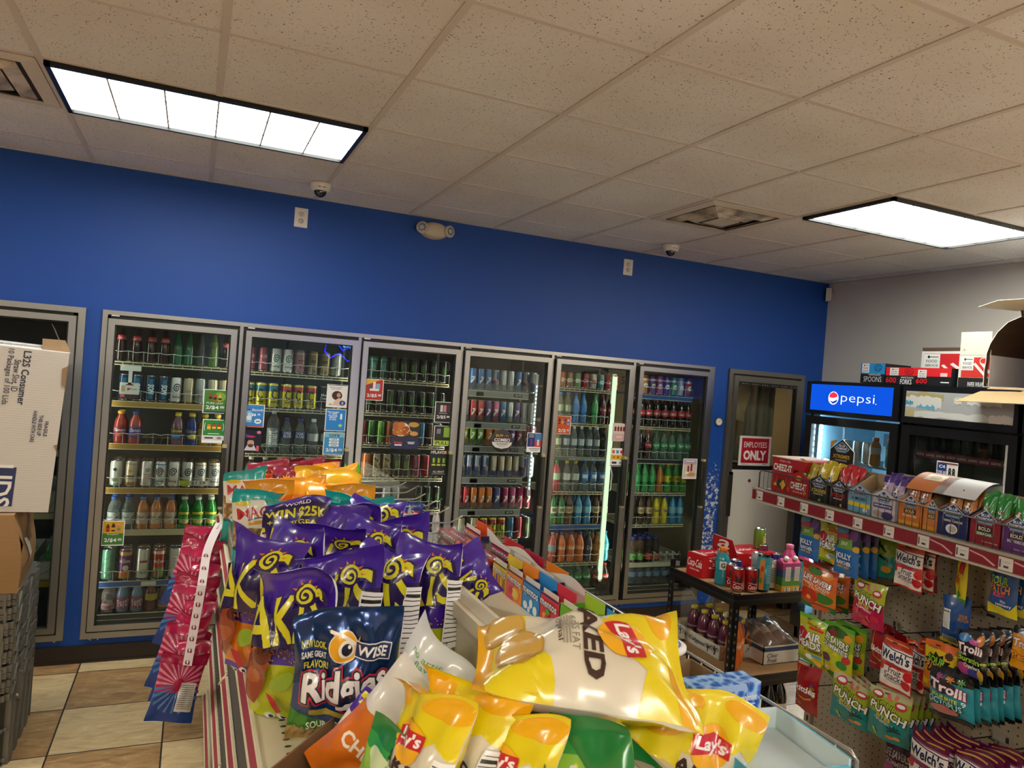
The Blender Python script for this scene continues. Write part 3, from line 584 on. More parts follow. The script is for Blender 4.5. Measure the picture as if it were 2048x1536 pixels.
bot('gin', 'pet', '#2a7a3a', '#b8343a', 'green soda bottle with red cap', '#d8d8c8', [('r', 0, .5, .5, .5, '#7a8a5a')]); bot('aw', 'pet', '#4a2a16', '#3a2418', 'root beer bottle with cream label', '#d8c4a0', [ctxt('A&W', '#5a3018', .5, .6, .6, b=.02)]); bot('aqu', 'pet', '#2a86b8', '#2a6ab0', 'aqua blue soda bottle', '#8ac4dc'); bot('cyan', 'pet', '#38b0cc', '#2a8ac0', 'cyan soda bottle', '#6accdc')
bot('sun', 'pet', '#d8692a', '#2a4a9a', 'orange soda bottle with blue cap', '#e0873a', [ctxt('Sunkist', '#f4ece0', .5, .8, .5)], (.095, .13)); bot('crush', 'pet', '#3a2a44', '#2f8a5a', 'grape soda bottle', '#2c2438', [ctxt('Crush', '#f4f0f4', .5, .8, .6, sh=.2)]); bot('amb', 'pet', '#a8662a', '#2f8a5a', 'amber soda bottle', '#c8863a')
bot('ckp', 'pet', '#26100b', '#b82a2e', 'plastic cola bottle with red label', '#b8202a', [ctxt('Coca-Cola', '#f6f0ee', .5, .95, .5, sh=.3)]); bot('sprc', 'pet', '~#9ac0a8', '#2f8a4a', 'clear soda bottle with green label', '#3f9a5c', [ctxt('Sprite', '#eef6ee', .5, .8, .5, b=.02)]); bot('mel', 'pet', '#3f9a3a', '#e0d23a', 'green soda bottle with yellow label', '#e0d83a', [('e', 0, .5, .4, .5, '#6a9a2a')]); bot('fnt', 'pet', '#d8c42a', '#2a4a9a', 'yellow soda bottle', '#e0c83a', [ctxt('Fanta', '#2a3a80', .5, .7, .5, b=.02)])
bot('smo', 'sport', '~#b08a70', '#2a3a8a', 'small bottle with blue cap and green label', '#6ab05a', (), (.02, .07)); bot('smr', 'sport', '~#6a5a54', '#2a3a8a', 'small bottle with blue cap and red label', '#b8503a', (), (.02, .07)); bot('wbl', 'pet', '~#8a98a8', '#2c3c90', 'water bottle with navy cap', '#7a94b4')
bot('tmt', 'pet', '#a8483a', '#8a8a8a', 'reddish bottle', '#7a8a90'); bot('cr2', 'two', '~#8aa89a', '#3a8a5a', 'large clear green bottle', '#6aa084'); bot('ck2', 'two', '#26100b', '#c02a30', 'large cola bottle', '#b8202a', [ctxt('Coca-Cola', '#f6f0ee', .5, .95, .4, sh=.3)])
# ================================================================ coolers in the back wall
def xz(px, z, y):
    a, b = at(px, 700, 'y', y), at(px, 1100, 'y', y); t = (z-a.z)/(b.z-a.z); return a.x+(b.x-a.x)*t
SHELVES = {1: [1.735, 1.502, 1.25, .988, .738, .43, .235], 2: [1.728, 1.503, 1.213, .96, .7, .43, .235], 3: [1.732, 1.508, 1.293, 1.07, .85, .6, .3], 4: [1.705, 1.477, 1.307, 1.082, .85, .63, .36], 5: [1.767, 1.505, 1.25, .985, .732, .44, .235], 6: [1.76, 1.507, 1.248, .98, .725, .42, .235]}
DOORS = [(-.454, .231), (.281, .961), (.995, 1.664), (1.698, 2.365), (2.403, 3.057), (3.115, 3.79)]
G1 = '#b08a3a'; GR = '#8e9092'; BLU = '#2f5aa0'; CRM = '#d8d0a8'
EDGE = {(1, 2): G1, (1, 3): G1, (1, 4): G1, (1, 5): CRM, (1, 6): BLU, (4, 1): GR, (4, 2): GR, (4, 3): GR, (4, 4): GR, (4, 5): GR, (5, 5): BLU, (6, 1): BLU, (6, 3): '#2a2c30', (6, 6): '#d8d2bc', (1, 7): '#55524c', (2, 7): '#55524c', (3, 7): '#55524c', (4, 7): '#55524c', (5, 7): '#55524c', (6, 7): '#55524c'}
GLASS = clear('#eef5f3', 1.32, 0, 'door_glass', .004, '#c8d2d2')
def door_part(root, x0, x1, z0, z1, num, hinge_right=False, handle=True, y=-.055):
    mb = MB(); w = .034
    for a, b, c, d in ((x0, x0+w, z0, z1), (x1-w, x1, z0, z1), (x0+w, x1-w, z0, z0+w), (x0+w, x1-w, z1-w, z1)):
        mb.box(a, b, y, -.008, c, d, STEEL)
    for a, b, c, d in ((x0+w, x0+w+.008, z0+w, z1-w), (x1-w-.008, x1-w, z0+w, z1-w), (x0+w, x1-w, z0+w, z0+w+.008), (x0+w, x1-w, z1-w-.008, z1-w)): mb.box(a, b, y+.012, -.012, c, d, P('#1c1c1c', .5))
    d = mb.build('door', root)
    mb = MB(); gx0, gx1, gz0, gz1 = x0+w+.004, x1-w-.004, z0+w+.004, z1-w-.004; mb.box(gx0, gx1, -.036, -.03, gz0, gz1, GLASS)
    if num: deco(mb, [('t', num, .43, .952, .05 if num != '1' else .02, .036, '#15181a')], plane_map(((gx0+gx1)/2, -.0375, gz0), (gx1-gx0, 0, 0), (0, 0, gz1-gz0)), gx1-gx0, gz1-gz0)
    mb.build('glass', d)
    if handle:
        mb = MB(); hx = x1-.028
        mb.box(hx-.012, hx+.012, y-.03, y-.012, .9, 1.27, P('#55564f', .35, .8)); mb.box(hx-.013, hx+.013, y-.031, y, 1.262, 1.28, P('#b8aa78', .4)); mb.box(hx-.013, hx+.013, y-.031, y, .892, .908, P('#a89a6c', .4)); mb.build('handle', d)
    return d
ck = thing('display_cooler', 'long steel-framed walk-in cooler with six glass doors in the blue wall', 'cooler', (1.68, 0, .14))
CKO = Vector((-1.68, 0, -.14))
def ckb(mb, name, parent=None):
    o = mb.build(name, parent or ck)
    if not parent: o.location = CKO
    return o
mb = MB(); X0, X1 = -.488, 3.847
mb.box(X0, X1, -.022, .06, 1.998, 2.022, STEEL); mb.box(X0, X1, -.022, .06, .138, .172, STEEL); mb.box(X0, X0+.026, -.022, .06, .172, 1.998, STEEL); mb.box(X1-.05, X1, -.022, .06, .172, 1.998, STEEL)
for i in range(5): c = (DOORS[i][1]+DOORS[i+1][0])/2; mb.box(c-.010, c+.010, -.02, .05, .172, 2.0, STEEL); mb.box(c-.03, c+.03, .0, .05, .172, 2.0, BLACK)
mb.box(X0+.026, X1-.05, -.006, .03, 1.97, 1.999, BLACK); mb.box(X0+.026, X1-.05, -.006, .03, .172, .186, BLACK); mb.box(X0+.024, X0+.04, -.006, .03, .172, 1.99, BLACK)
for i in range(6): mb.box(DOORS[i][0]+.01, DOORS[i][0]+.05, -.018, 0, 1.99, 1.999, WHITE)
ckb(mb, 'outer_frame')
mb = MB(); LN = P('#2c2e2f', .6, name='cooler_lining'); YB = .72
mb.box(X0, X1, YB, YB+.03, .14, 2.02, LN); mb.box(X0-.03, X0-.001, .085, YB, .145, 2.015, P('#8b8d88', .5)); mb.box(X1+.001, X1+.03, .085, YB, .145, 2.015, P('#b9ac90', .6)); mb.box(X0, X1, .06, YB, .14, .2, LN); mb.box(X0, X1, .06, YB, 2.0, 2.02, LN)
for i in range(5): c = (DOORS[i][1]+DOORS[i+1][0])/2; mb.box(c-.008, c+.008, .5, YB, .2, 2.0, P('#7a7c7b', .5))
ckb(mb, 'lining')
mb = MB(); mb.box(3.3, 3.84, YB-.01, YB-.001, 1.2, 2.0, P('#c9b48c', .6)); ckb(mb, 'back_panel')
for i, (a, b) in enumerate(DOORS):
    d = door_part(ck, a, b, .19, 1.974, {0: '1', 2: '3', 3: '4', 4: '5'}.get(i)); d.location = CKO
LEDT = emis('#fff2da', 16.0, 'cooler_tube')
for i, (a, b) in enumerate(DOORS):
    mb = MB()
    if i == 4: mb.box(b-.075, b-.045, .10, .115, .3, 1.88, emis('#e4f6cc', 1.0, 'cooler_tube')); mb.box(b-.08, b-.04, .116, .13, .28, 1.9, WHITE)
    elif i == 3:
        for k in range(26): mb.box(b-.05, b-.042, .08, .085, 1.0+.03*k, 1.0+.03*k+.018, emis('#dff6f6', 2.0, 'cooler_led'))
        mb.box(b-.058, b-.036, .086, .095, .95, 1.85, P('#8a9496', .4))
    else: pass
    mb.box(a-.024, a-.012, .056, .07, .3, 1.9, LEDT); ckb(mb, 'light_tube')
    for k, z in enumerate(SHELVES[i+1]):
        mb = MB(); e = EDGE.get((i+1, k+1)); xa, xb = a+.02, b-.02-(.08 if i in (4, 3) else 0)-(.03 if i == 5 else 0)
        col = P(e or '#cfc7a6', .4, .3 if e == GR else 0); hh = .034 if e else .008
        if e == GR: hh = .045
        mb.box(xa, xb, .098, .102, z-hh, z-.001, col)
        if e: mb.box(xa, xb, .096, .104, z-.003, z, P('#ded8c4', .4)); mb.box(xa, xb, .096, .104, z-hh-.002, z-hh+.002, P('#ded8c4', .4))
        else: mb.box(xa, xb, .098, .102, z-.024, z-.017, col); [mb.box(xa+(xb-xa)*q/12-.002, xa+(xb-xa)*q/12+.002, .098, .102, z-.024, z-.004, col) for q in range(13)]
        for q in range(17): x = xa+(xb-xa)*q/16; mb.box(x-.002, x+.002, .1, .55, z-.006, z-.002, col)
        mb.box(xa, xb, .55, .556, z-.01, z-.002, col)
        if k < 6 and not (e == GR):
            n = 8; mb.tube([(xa+(xb-xa)*q/(n*4), .1-.008*abs(math.sin(q*PI/4)), z+.062-.006*math.sin(q*PI/4)**2) for q in range(n*4+1)], .0022, P('#c8ccc8', .3), 5)
            for q in range(n+1): x = xa+(xb-xa)*q/n; mb.tube([(x, .1, z), (x, .1, z+.062)], .0016, P('#b8bcb8', .3), 4)
        elif e == GR:
            mb.box(xa, xb, .1, .102, z, z+.05, clear('#f0f4f4', 1.4, .05, 'divider_plastic', .04)); 
            for q in range(4): mb.box(xa+(xb-xa)*(.25+.0*q), xa+(xb-xa)*.35, .0965, .098, z-.04, z-.012, P('#2c2f55', .4))
            deco(mb, [('r', .34, .5, .12, .5, '#1d1f24'), ('t', '$3.79', .345, .5, .08, .3, '#e8ecec')], plane_map(((xa+xb)/2, .0965, z-hh), (xb-xa, 0, 0), (0, 0, hh)), xb-xa, hh)
        if (i, k) == (0, 5): mb.box(-.2, -.12, .094, .0965, z-.03, z-.006, WHITE)
        if (i, k) == (0, 3): deco(mb, [('r', .25, .5, .26, 1.2, '#f0f0e8'), ('r', .17, .5, .08, 1.0, '#d8e03a'), ('t', '$1.59', .29, .5, .12, .7, '#222222')], plane_map(((xa+xb)/2, .086, z+.018), (xb-xa, 0, 0), (0, 0, .03)), xb-xa, .03)
        if (i, k) == (4, 2): deco(mb, [('t', 'COMPLETE YOUR MEAL WITH', .2, .5, .6, .5, '#dfe4e0'), ('t', 'Coca-Cola', .44, .5, .14, .6, '#c9d0cc', {'sh': .3})], plane_map(((xa+xb)/2, .095, z-.03), (xb-xa, 0, 0), (0, 0, .026)), xb-xa, .026); mb.box(xa, xb, .096, .0975, z-.03, z-.004, P('#6a7470', .4))
        ckb(mb, 'shelf')
STOCK = {
 (1, 1): 'coke 243 274 304 330;grnb 356 378;clrb 401;ylb 427;coke 451', (1, 2): 'nos 249 275 302 327;bang 352;gold 377;silv 401;gold 425 447',
 (1, 3): 'clam 241;clab 270;calp 355;calb 383;caly 409 434', (1, 4): 'leaf 233;star 263;cee 293;bangb 321;bang 348 375;bangg 401 428', (1, 5): 'elc 228 256;elo 285 312 341;lime 368 395 421',
 (1, 6): 'azg 217;azp 251;azw 285;azr 317;azx 350;azw 382 414', (1, 7): 'fgw 217;fgb 246 274;fgy 302;fgw 330 358;wat 386',
 (2, 1): 'pink 503 527;bangt 552 576;pkz 600;gld 626 650;silv 673', (2, 2): 'c4b 498 522 546;c4r 573 597 623;dew 648;gld 672', (2, 3): 'smart 545;deja 572 599;wat 625 652 676', (2, 4): 'wat 500 528 556 584 612;watd 640 668', (2, 5): 'watd 650 676', (2, 6): 'watd 640 668',
 (3, 1): 'mint 748 767;blk 786 806 826 846 866 886', (3, 2): 'blk 738 757 779 800 821 842 861 882', (3, 3): 'red 725;grb 742;grn 761;orn 779;ptr 797;orn 816;blue 842;brn 859;teal 876', (3, 4): 'orn 732;ptr 752 772;dgr 792 811;mag 831;red 850;blk 870', (3, 5): 'slv 772 790;blk 836 853 872', (3, 6): 'blk 770 790 810 830 850',
 (4, 1): 'rl 946 961 976;rb 991;rs 1006 1021;rl 1036;rb 1051 1066', (4, 2): 'rs 931;sr 946 961;sp 976;sk 991;rl 1005;rs 1019;sp 1033;rs 1047 1062', (4, 3): 'sy 929;sg 945 960;so 977 992;sv 1008;sp 1023;sm 1037 1051 1065', (4, 4): 'rb 924 938 954 970;rg 986 1002 1017 1031;rb 1046;rs 1061',
 (4, 5): 'sr 917 931;so 946 962 977;sv 993;sx 1009;sk 1024;sx 1039;sm 1054', (4, 6): 'gold 920 947;c4r 965 983 1001;blue 1018;red 1035;dgr 1052', (4, 7): 'slv 1010 1032 1052',
 (5, 1): 'cor 1124;cbr 1139;cgr 1154;crd 1170;cwh 1186;cte 1201;crd 1215 1229', (5, 2): 'yel 1119 1134;blu 1150 1165;spr 1188;dp 1204 1219', (5, 3): 'yel 1115;wat 1131 1146 1161 1177 1192;watd 1206 1219', (5, 4): 'rgr 1111;ycp 1131 1149;pep 1167 1184 1201;watd 1217', (5, 5): 'gin 1105 1121;aw 1137;aqu 1155 1173;aw 1190 1207',
 (5, 6): 'tmt 1103;sun 1121 1140 1158;crush 1175;amb 1192;cyan 1208', (5, 7): 'sprc 1120 1137 1154 1171;ckp 1190 1208',
 (6, 1): 'to 1289;tp 1304;tk 1318;tp 1332;tg 1346;tw 1360;tr 1375', (6, 2): 'ckp 1281 1296 1312 1328 1344 1360 1374', (6, 3): 'watd 1279;dp 1294;sprc 1310 1326 1342 1358 1373', (6, 4): 'spr 1273 1288 1303;amb 1318;mel 1334 1350 1364', (6, 5): 'watd 1266;aw 1280 1296;fnt 1311 1327;aqu 1343 1358', (6, 6): 'smo 1264 1279;smr 1296 1310', (6, 7): 'wbl 1262 1278 1294 1310 1326 1342 1357'}
ROWS = {(1, 4): 3, (1, 6): 2, (2, 2): 2, (3, 3): 3, (4, 2): 3, (4, 3): 3, (4, 4): 3, (4, 5): 3, (6, 6): 3, (6, 7): 3, (6, 1): 2, (1, 2): 2, (1, 5): 2, (5, 5): 2, (5, 6): 2, (6, 2): 2, (4, 6): 2, (3, 4): 2, (1, 7): 2, (1, 3): 2, (6, 4): 2, (6, 5): 2, (2, 1): 2, (4, 1): 2, (5, 7): 2}
for (d, s), txt in STOCK.items():
    allx = sorted(xz(int(p), SHELVES[d][s-1]+.09, .14) for part in txt.split(';') for p in part.split()[1:]); gap = min([b-a for a, b in zip(allx[:-1], allx[1:])]+[.08])-.0035
    z = SHELVES[d][s-1]; n = 0; grp = f'drinks on {ordinal(s)} shelf of {ordinal(d)} cooler door'
    for part in txt.split(';'):
        key, *pxs = part.split()
        for px in pxs:
            n += 1; q = PR[key]; r = CANS[q[1]][0] if q[0] == 'can' else max(p[0] for p in BOT[q[1]][0]); look = q[3] if q[0] == 'can' else q[4]
            fit = min(1, gap/(2*r)); r *= fit; x = xz(int(px), z+.09, .108+r)
            for k in range(ROWS.get((d, s), 1)):
                if k == 0: lb = f'{look}, {ordinal(n)} in front row, {ordinal(s)} shelf, {ordinal(d)} door'
                else: lb = f'{look}, {ordinal(n)} in {"second" if k == 1 else "third"} row, {ordinal(s)} shelf, {ordinal(d)} door'
                o = put(key, (x+random.uniform(-.0008, .0008), .108+r+k*(2*r+.004), z), lb, grp, random.uniform(-.25, .25))
                o.scale = (fit, fit, .8 if s == 7 and q[0] == 'bottle' else 1)
mb = MB()    # empty white pusher rack at the right of the sixth door
for k in range(4):
    x = 3.49+k*.062; mb.box(x-.002, x+.002, .11, .5, .42, .5, P('#d4cfc4', .4)); mb.tube([(x, .11, .5), (x+.03, .1, .47), (x+.06, .11, .5)], .003, P('#d8d4ca', .4), 5); mb.box(x, x+.06, .11, .5, .42, .424, P('#c4bfb4', .4))
tag(mb.build('pusher_rack'), 'empty white plastic bottle rack beside small blue-capped bottles, sixth door', 'rack')
# narrow end of a second cooler at the left
lc = thing('display_cooler', 'steel-framed glass-door cooler at far left behind the white carton', 'cooler', (-1.3, 0, .14)); O2 = Vector((1.3, 0, -.14))
mb = MB(); a, b = -2.05, -.571
mb.box(a, b, -.022, .06, 1.99, 2.022, STEEL); mb.box(a, b, -.022, .06, .138, .172, STEEL); mb.box(b-.036, b, -.022, .06, .172, 1.99, STEEL); mb.box(a, a+.036, -.022, .06, .172, 1.99, STEEL); mb.box(b-.06, b-.036, -.006, .03, .17, 1.99, BLACK); mb.box(a, b, -.006, .03, 1.975, 1.99, BLACK); o = mb.build('outer_frame', lc); o.location = O2
mb = MB(); mb.box(a, b, .6, .63, .14, 2.02, P('#26282a', .6)); mb.box(a, b, .06, .6, .14, .2, LN); mb.box(a, b, .06, .6, 2.0, 2.02, LN); mb.box(b+.001, b+.02, .085, .6, .145, 2.015, P('#55585a', .5)); mb.build('lining', lc).location = O2
for q, (x0, x1) in enumerate(((-1.3, -.612), (-2.0, -1.31))): d = door_part(lc, x0, x1, .19, 1.97, None, handle=q == 1); d.location = O2
for z, e in ((.45, '#c8a83a'), (.84, '#d8d0b0'), (1.2, '#d8d0b0'), (1.5, '#d8d0b0')):
    mb = MB(); mb.box(-1.98, -.66, .09, .094, z-.035, z, P(e, .4)); [mb.box(-1.98+.1*k, -1.976+.1*k, .09, .5, z-.008, z-.003, WIRE) for k in range(14)]; mb.build('shelf', lc).location = O2
for z in (.45, .84):
    t = thing('bottle_basket', f'white slotted bottle basket on the {"lower yellow" if z < .5 else "upper"} shelf of left cooler', 'basket', (-.76, .3, z), 0, 'white bottle baskets'); mb = MB(); Wt = P('#d6d6d0', .45)
    for k in range(3):
        x = -.09+k*.09; mb.box(x-.002, x+.002, -.19, .2, 0, .15, Wt)
        if k < 2: mb.tube([(x, -.19, .06), (x+.045, -.205, .035), (x+.09, -.19, .06)], .005, Wt, 6)
        for q in range(8): mb.box(x+.01, x+.08, -.17+.045*q, -.165+.045*q, 0, .1, Wt) if k < 2 else None
    mb.box(-.09, .09, -.19, .2, 0, .004, Wt); mb.box(-.09, .09, .195, .2, 0, .15, Wt); mb.build('rack', t)
put('spr', (-.68, .2, .455), 'single bright green bottle in the lower basket of left cooler')
# ---------------------------------------------------------------- posters on the doors
def poster(px0, py0, px1, py1, items, label, name='poster', cat='poster', y=-.041, border='#f2f2f0', bg='#ffffff', rnd=False):
    a, b, c = at(px0, py0, 'y', y), at(px1, py1, 'y', y), at(px0, py1, 'y', y); z0, z1 = (b.z), a.z; x0, x1 = min(a.x, c.x), b.x
    mid = at((px0+px1)/2, (py0+py1)/2, 'y', y); w = x1-x0; h = z1-z0; x0, x1, z0, z1 = mid.x-w/2, mid.x+w/2, mid.z-h/2, mid.z+h/2
    mb = MB()
    if rnd: mb.lathe([(0, -.001), (w/2, -.001), (w/2, .001), (0, .001)], P(border), 32, TM((0, 0, h/2), PI/2))
    else: mb.box(-w/2, w/2, -.0015, 0, 0, h, P(border, .5))
    deco(mb, ([] if rnd else [('r', 0, .5, .92, .95, bg)])+items, plane_map((0, -.0016, 0), (w, 0, 0), (0, 0, h)), w, h, 0, 0, .0003, .00015)
    o = mb.build(name); o.location = (mid.x, y, z0); return tag(o, label, cat, 'posters on the cooler glass')
def price(s, y, col='#ffffff', w=.75, h=.17): return [('t', s.split('.')[0], -.1, y, w*.72, h, col, {'b': .02}), ('t', s.split('.')[1], w*.42, y+h*.18, w*.24, h*.6, col, {'b': .02})]
def btl(x, y, w, h, body, lab, cap): return [('r', x, y, w, h, body), ('p', [(x-w/2, y+h/2), (x+w/2, y+h/2), (x+w*.18, y+h*.75), (x-w*.18, y+h*.75)], body), ('r', x, y+h*.8, w*.42, h*.14, cap), ('r', x, y-h*.05, w, h*.4, lab)]
GRN = '#3f7d35'
poster(408, 778, 452, 828, [('r', 0, .5, .92, .95, GRN), ('e', .2, .7, .5, .4, '#7aa83a')]+btl(-.2, .66, .14, .22, '#a83a1c', '#222222', '#c02a20')+btl(0, .64, .14, .22, '#b84a20', '#1c1c1c', '#c02a20')+btl(.2, .62, .14, .22, '#d8b83a', '#2a2a2a', '#d8c83a')+[('t', 'PURE LEAF', 0, .43, .7, .07, '#e8f0dc'), ('r', 0, .06, .92, .05, '#1c2c5c')]+price('2/$4.00', .24), 'green tea price poster above a second poster on the first door')
poster(406, 838, 449, 887, [('r', 0, .64, .92, .66, '#2f8a3c'), ('r', 0, .22, .92, .2, '#e4e6e4')]+sum([btl(-.22+.22*k, .66, .15, .2, ['#d8872a', '#c83a30', '#b82a30'][k], '#f0d83a', '#2a1c14') for k in range(3)], [])+[('t', '(            )', 0, .68, .86, .34, '#e8f0e8'), ('r', 0, .4, .5, .03, '#e8f0e8'), ('r', -.2, .22, .36, .06, '#3a3a3a'), ('*', .24, .22, .26, .14, '#8a8a8a')], 'green and white juice poster, lower of two on the first door')
poster(205, 1042, 247, 1091, [('r', 0, .72, .92, .5, '#d8a52c'), ('r', 0, .27, .92, .46, GRN)]+btl(-.24, .68, .16, .22, '#5a2414', '#b83a2a', '#3a1c10')+btl(0, .7, .16, .24, '#4a1c10', '#d8a83a', '#3a1c10')+btl(.24, .68, .16, .22, '#d88a7a', '#4a9a6a', '#e8b8b0')+[('t', 'Snapple', 0, .46, .5, .06, '#f0f0e8')]+price('2/$4.00', .22), 'yellow and green price poster low on the first door frame')
t = thing('shelf_tag', 'white T-shaped points tag hanging over the dark blue cans', 'shelf tag', (0, 0, 0)); a = at(262, 735, 'y', .085); t.location = (a.x, .085, a.z-.17); mb = MB()
mb.box(-.055, .055, -.001, .001, .15, .18, WHITE); mb.box(-.01, .01, -.001, .001, .07, .15, WHITE); mb.box(-.052, .052, -.001, .001, -.01, .08, WHITE)
deco(mb, [('r', 0, .12, 1, .24, '#4a2c34'), ('r', -.34, .14, .22, .2, '#d86a72'), ('t', '80 pts', .18, .58, .4, .14, '#c02a3a', {'b': .02}), ('e', -.06, .58, .12, .16, '#c83a3a'), ('r', -.32, .6, .2, .4, '#d8b890'), ('r', 0, .86, .4, .06, '#8a3a4a')], plane_map((0, -.0012, -.01), (.104, 0, 0), (0, 0, .09)), .104, .09); mb.build('card', t)
poster(489, 808, 527, 855, [('r', 0, .5, .92, .95, '#3a86cc'), ('t', 'Electrolit', .16, .76, .55, .1, '#f0f6fa', {'sh': .2})]+btl(-.26, .42, .3, .42, '#8ac0e4', '#e8f2f8', '#1f4a9a')+price('2/$6.00', .54, '#ffffff', .55, .14)+[('e', .2, .26, .34, .22, '#f4f8fa'), ('r', .2, .26, .2, .06, '#3a86cc'), ('r', 0, .04, .92, .04, '#b83a4a')], 'blue electrolyte drink poster at left of second door')
poster(482, 860, 521, 906, [('r', 0, .5, .98, .99, '#1c1a30'), ('p', [(-.46, .6), (.1, .75), (-.46, .9)], '#3f3a78'), ('t', 'MAS+', 0, .72, .4, .1, '#e8437a', {'b': .02}), ('p', [(-.3, .1), (.3, .1), (.16, .34), (-.16, .34)], '#d8d4d8'), ('e', 0, .44, .32, .36, '#caa088'), ('p', [(-.17, .46), (-.15, .62), (.0, .68), (.15, .62), (.17, .46), (.1, .56), (-.1, .56)], '#2a1c16'), ('e', 0, .32, .26, .16, '#4a3024'), ('r', 0, .37, .12, .02, '#a8685c'), ('e', .36, .92, .2, .14, '#e07a9a'), ('r', .34, .2, .12, .24, '#d86a6a'), ('r', -.36, .27, .1, .09, '#e8e8e8')], 'dark purple poster of a bearded man on the second door', border='#1a1828')
poster(655, 768, 693, 816, [('r', 0, .5, .92, .95, '#eceae8'), ('r', 0, .97, .92, .03, '#1c1c1c'), ('t', 'explore pure,\ncrisp taste', -.08, .84, .62, .14, '#26262c'), ('e', .0, .52, .5, .4, '#3a2018'), ('e', .08, .54, .2, .2, '#c99070'), ('p', [(-.2, .08), (.3, .08), (.3, .34), (.1, .42), (-.1, .3)], '#dcc4b4'), ('e', .28, .2, .3, .22, '#3a3a80'), ('t', '2', .28, .2, .1, .1, '#ffffff'), ('r', -.3, .12, .14, .03, '#333333')], 'white poster of a curly-haired woman, second door upper right')
poster(652, 817, 690, 863, [('r', 0, .5, .92, .95, '#1f86d6'), ('t', 'This bottle\nis 100%\nrecycled,\nthanks\nto you', -.14, .68, .56, .42, '#ffffff', {'b': .02}), ('r', .26, .64, .1, .2, '#f0f6fa'), ('e', .26, .76, .08, .08, '#f0f6fa'), ('*', .24, .26, .24, .18, '#b8e06a', {'n': 4})], 'bright blue recycled-bottle poster in middle of second door')
poster(648, 864, 687, 910, [('r', 0, .5, .92, .95, '#3a90c8'), ('r', 0, .88, .92, .2, '#7ac0d8'), ('t', 'core', 0, .86, .5, .12, '#12304a', {'b': .015})]+[q for k in range(3) for q in (('r', 0, .68-.13*k, .46, .1, '#e8f2f6'), ('t', 'core', 0, .68-.13*k, .28, .06, '#1c4a6a'))]+price('2/$4.50', .2), 'blue water price poster lowest on second door right side')
poster(731, 757, 765, 802, [('r', 0, .5, .92, .95, '#b8332c'), ('p', [(-.46, .7), (.3, .97), (-.46, .97)], '#e8b83a'), ('r', 0, .7, .14, .34, '#e8ecf0'), ('r', .2, .66, .2, .26, '#8ab8d8'), ('r', -.2, .62, .16, .24, '#5a4a50'), ('r', .02, .5, .5, .1, '#f0e8e0')]+price('2/$5.00', .22), 'red price poster at left of third door')
poster(871, 803, 901, 846, [('r', 0, .5, .92, .95, '#17181a')]+[('r', -.3+.2*k, .68, .16, .32, ['#2a2c30', '#d8d4d4', '#d88a94', '#4a2a2c'][k]) for k in range(4)]+[('r', 0, .45, .5, .05, '#8a8f88')]+price('2/$5.00', .26), 'black price poster uppermost on third door right side')
poster(869, 851, 899, 892, [('r', 0, .5, .92, .95, '#1a1c1a'), ('r', .26, .68, .36, .5, '#8ab83a'), ('r', -.22, .66, .32, .5, '#26282a')]+[('l', [(-.3+.08*k, .84), (-.31+.08*k, .6)], .03, '#d8dcd8') for k in range(3)]+[('r', 0, .14, .9, .24, '#b8d840'), ('t', 'PULL', 0, .14, .74, .17, '#15180f', {'b': .02})], 'black and lime PULL poster in the middle of third door stack')
poster(860, 899, 894, 952, [('r', 0, .5, .98, .99, '#141a16'), ('t', 'THE', -.38, .9, .12, .09, '#f0f0ec', {'r': 90}), ('t', 'FLAVOR', .06, .9, .74, .12, '#f0f0ea', {'b': .02}), ('t', 'OR', .32, .9, .2, .12, '#e87a2a', {'b': .02})]+[q for k in range(3) for q in (('r', -.26+.26*k, .56, .2, .34, '#1f2622'), ('r', -.26+.26*k, .42, .2, .06, '#c8d860'), ('l', [(-.3+.26*k, .68), (-.28+.26*k, .5)], .05, '#d8d83a'), ('l', [(-.22+.26*k, .68), (-.23+.26*k, .5)], .05, '#6ac03a'))]+[('t', 'ALL BEAST', .02, .16, .6, .07, '#e8e8e0', {'b': .01}), ('r', .02, .08, .7, .02, '#a8a8a0')], 'dark poster with three cans, lowest on the third door', border='#141a16')
poster(785, 841, 836, 899, [('r', 0, .5, 1, 1, '#23264e'), ('p', [(-.5, .34), (.5, .42), (.5, 1), (-.5, 1)], '#2c2622'), ('e', -.16, .7, .62, .5, '#ece6da')]+[('e', -.34+.17*(k % 3), .58+.14*(k//3), .26, .2, ['#b8642a', '#c87a34', '#a8561f'][k % 3]) for k in range(8)]+[('e', -.3+.12*k, .6+.05*(k % 3), .06, .05, '#e8b060') for k in range(5)]+[('e', .28, .88, .38, .18, '#c89a4a'), ('e', .3, .56, .3, .16, '#d8a05a'), ('t', 'Krispy', -.24, .22, .3, .1, '#e84a4a', {'b': .03}), ('r', -.24, .14, .26, .05, '#f0ece8'), ('e', .22, .22, .4, .36, '#323878'), ('e', .22, .22, .37, .33, '#23264e'), ('r', .22, .25, .26, .03, '#e8e8f0'), ('r', .22, .2, .22, .03, '#e8e8f0')], 'navy fried chicken poster in the middle of the third door', border='#23264e')
poster(984, 864, 1024, 899, [('e', 0, .5, .97, .97, '#3a3538'), ('p', [(-.47, .42), (.47, .42), (.44, .26), (.3, .1), (0, .02), (-.3, .1), (-.44, .26)], '#e8e4e2'), ('t', '$5.99', -.14, .8, .34, .16, '#e8c04a', {'b': .02}), ('t', 'COMBO', 0, .55, .74, .2, '#f4f0ee', {'b': .03}), ('r', 0, .33, .6, .03, '#55504e'), ('r', 0, .26, .5, .03, '#55504e'), ('r', 0, .16, .3, .02, '#55504e'), ('e', .2, .8, .2, .12, '#a8562a')], 'round grey combo deal sticker on the fourth door', 'sticker', 'sticker', rnd=True, border='#4a4446')
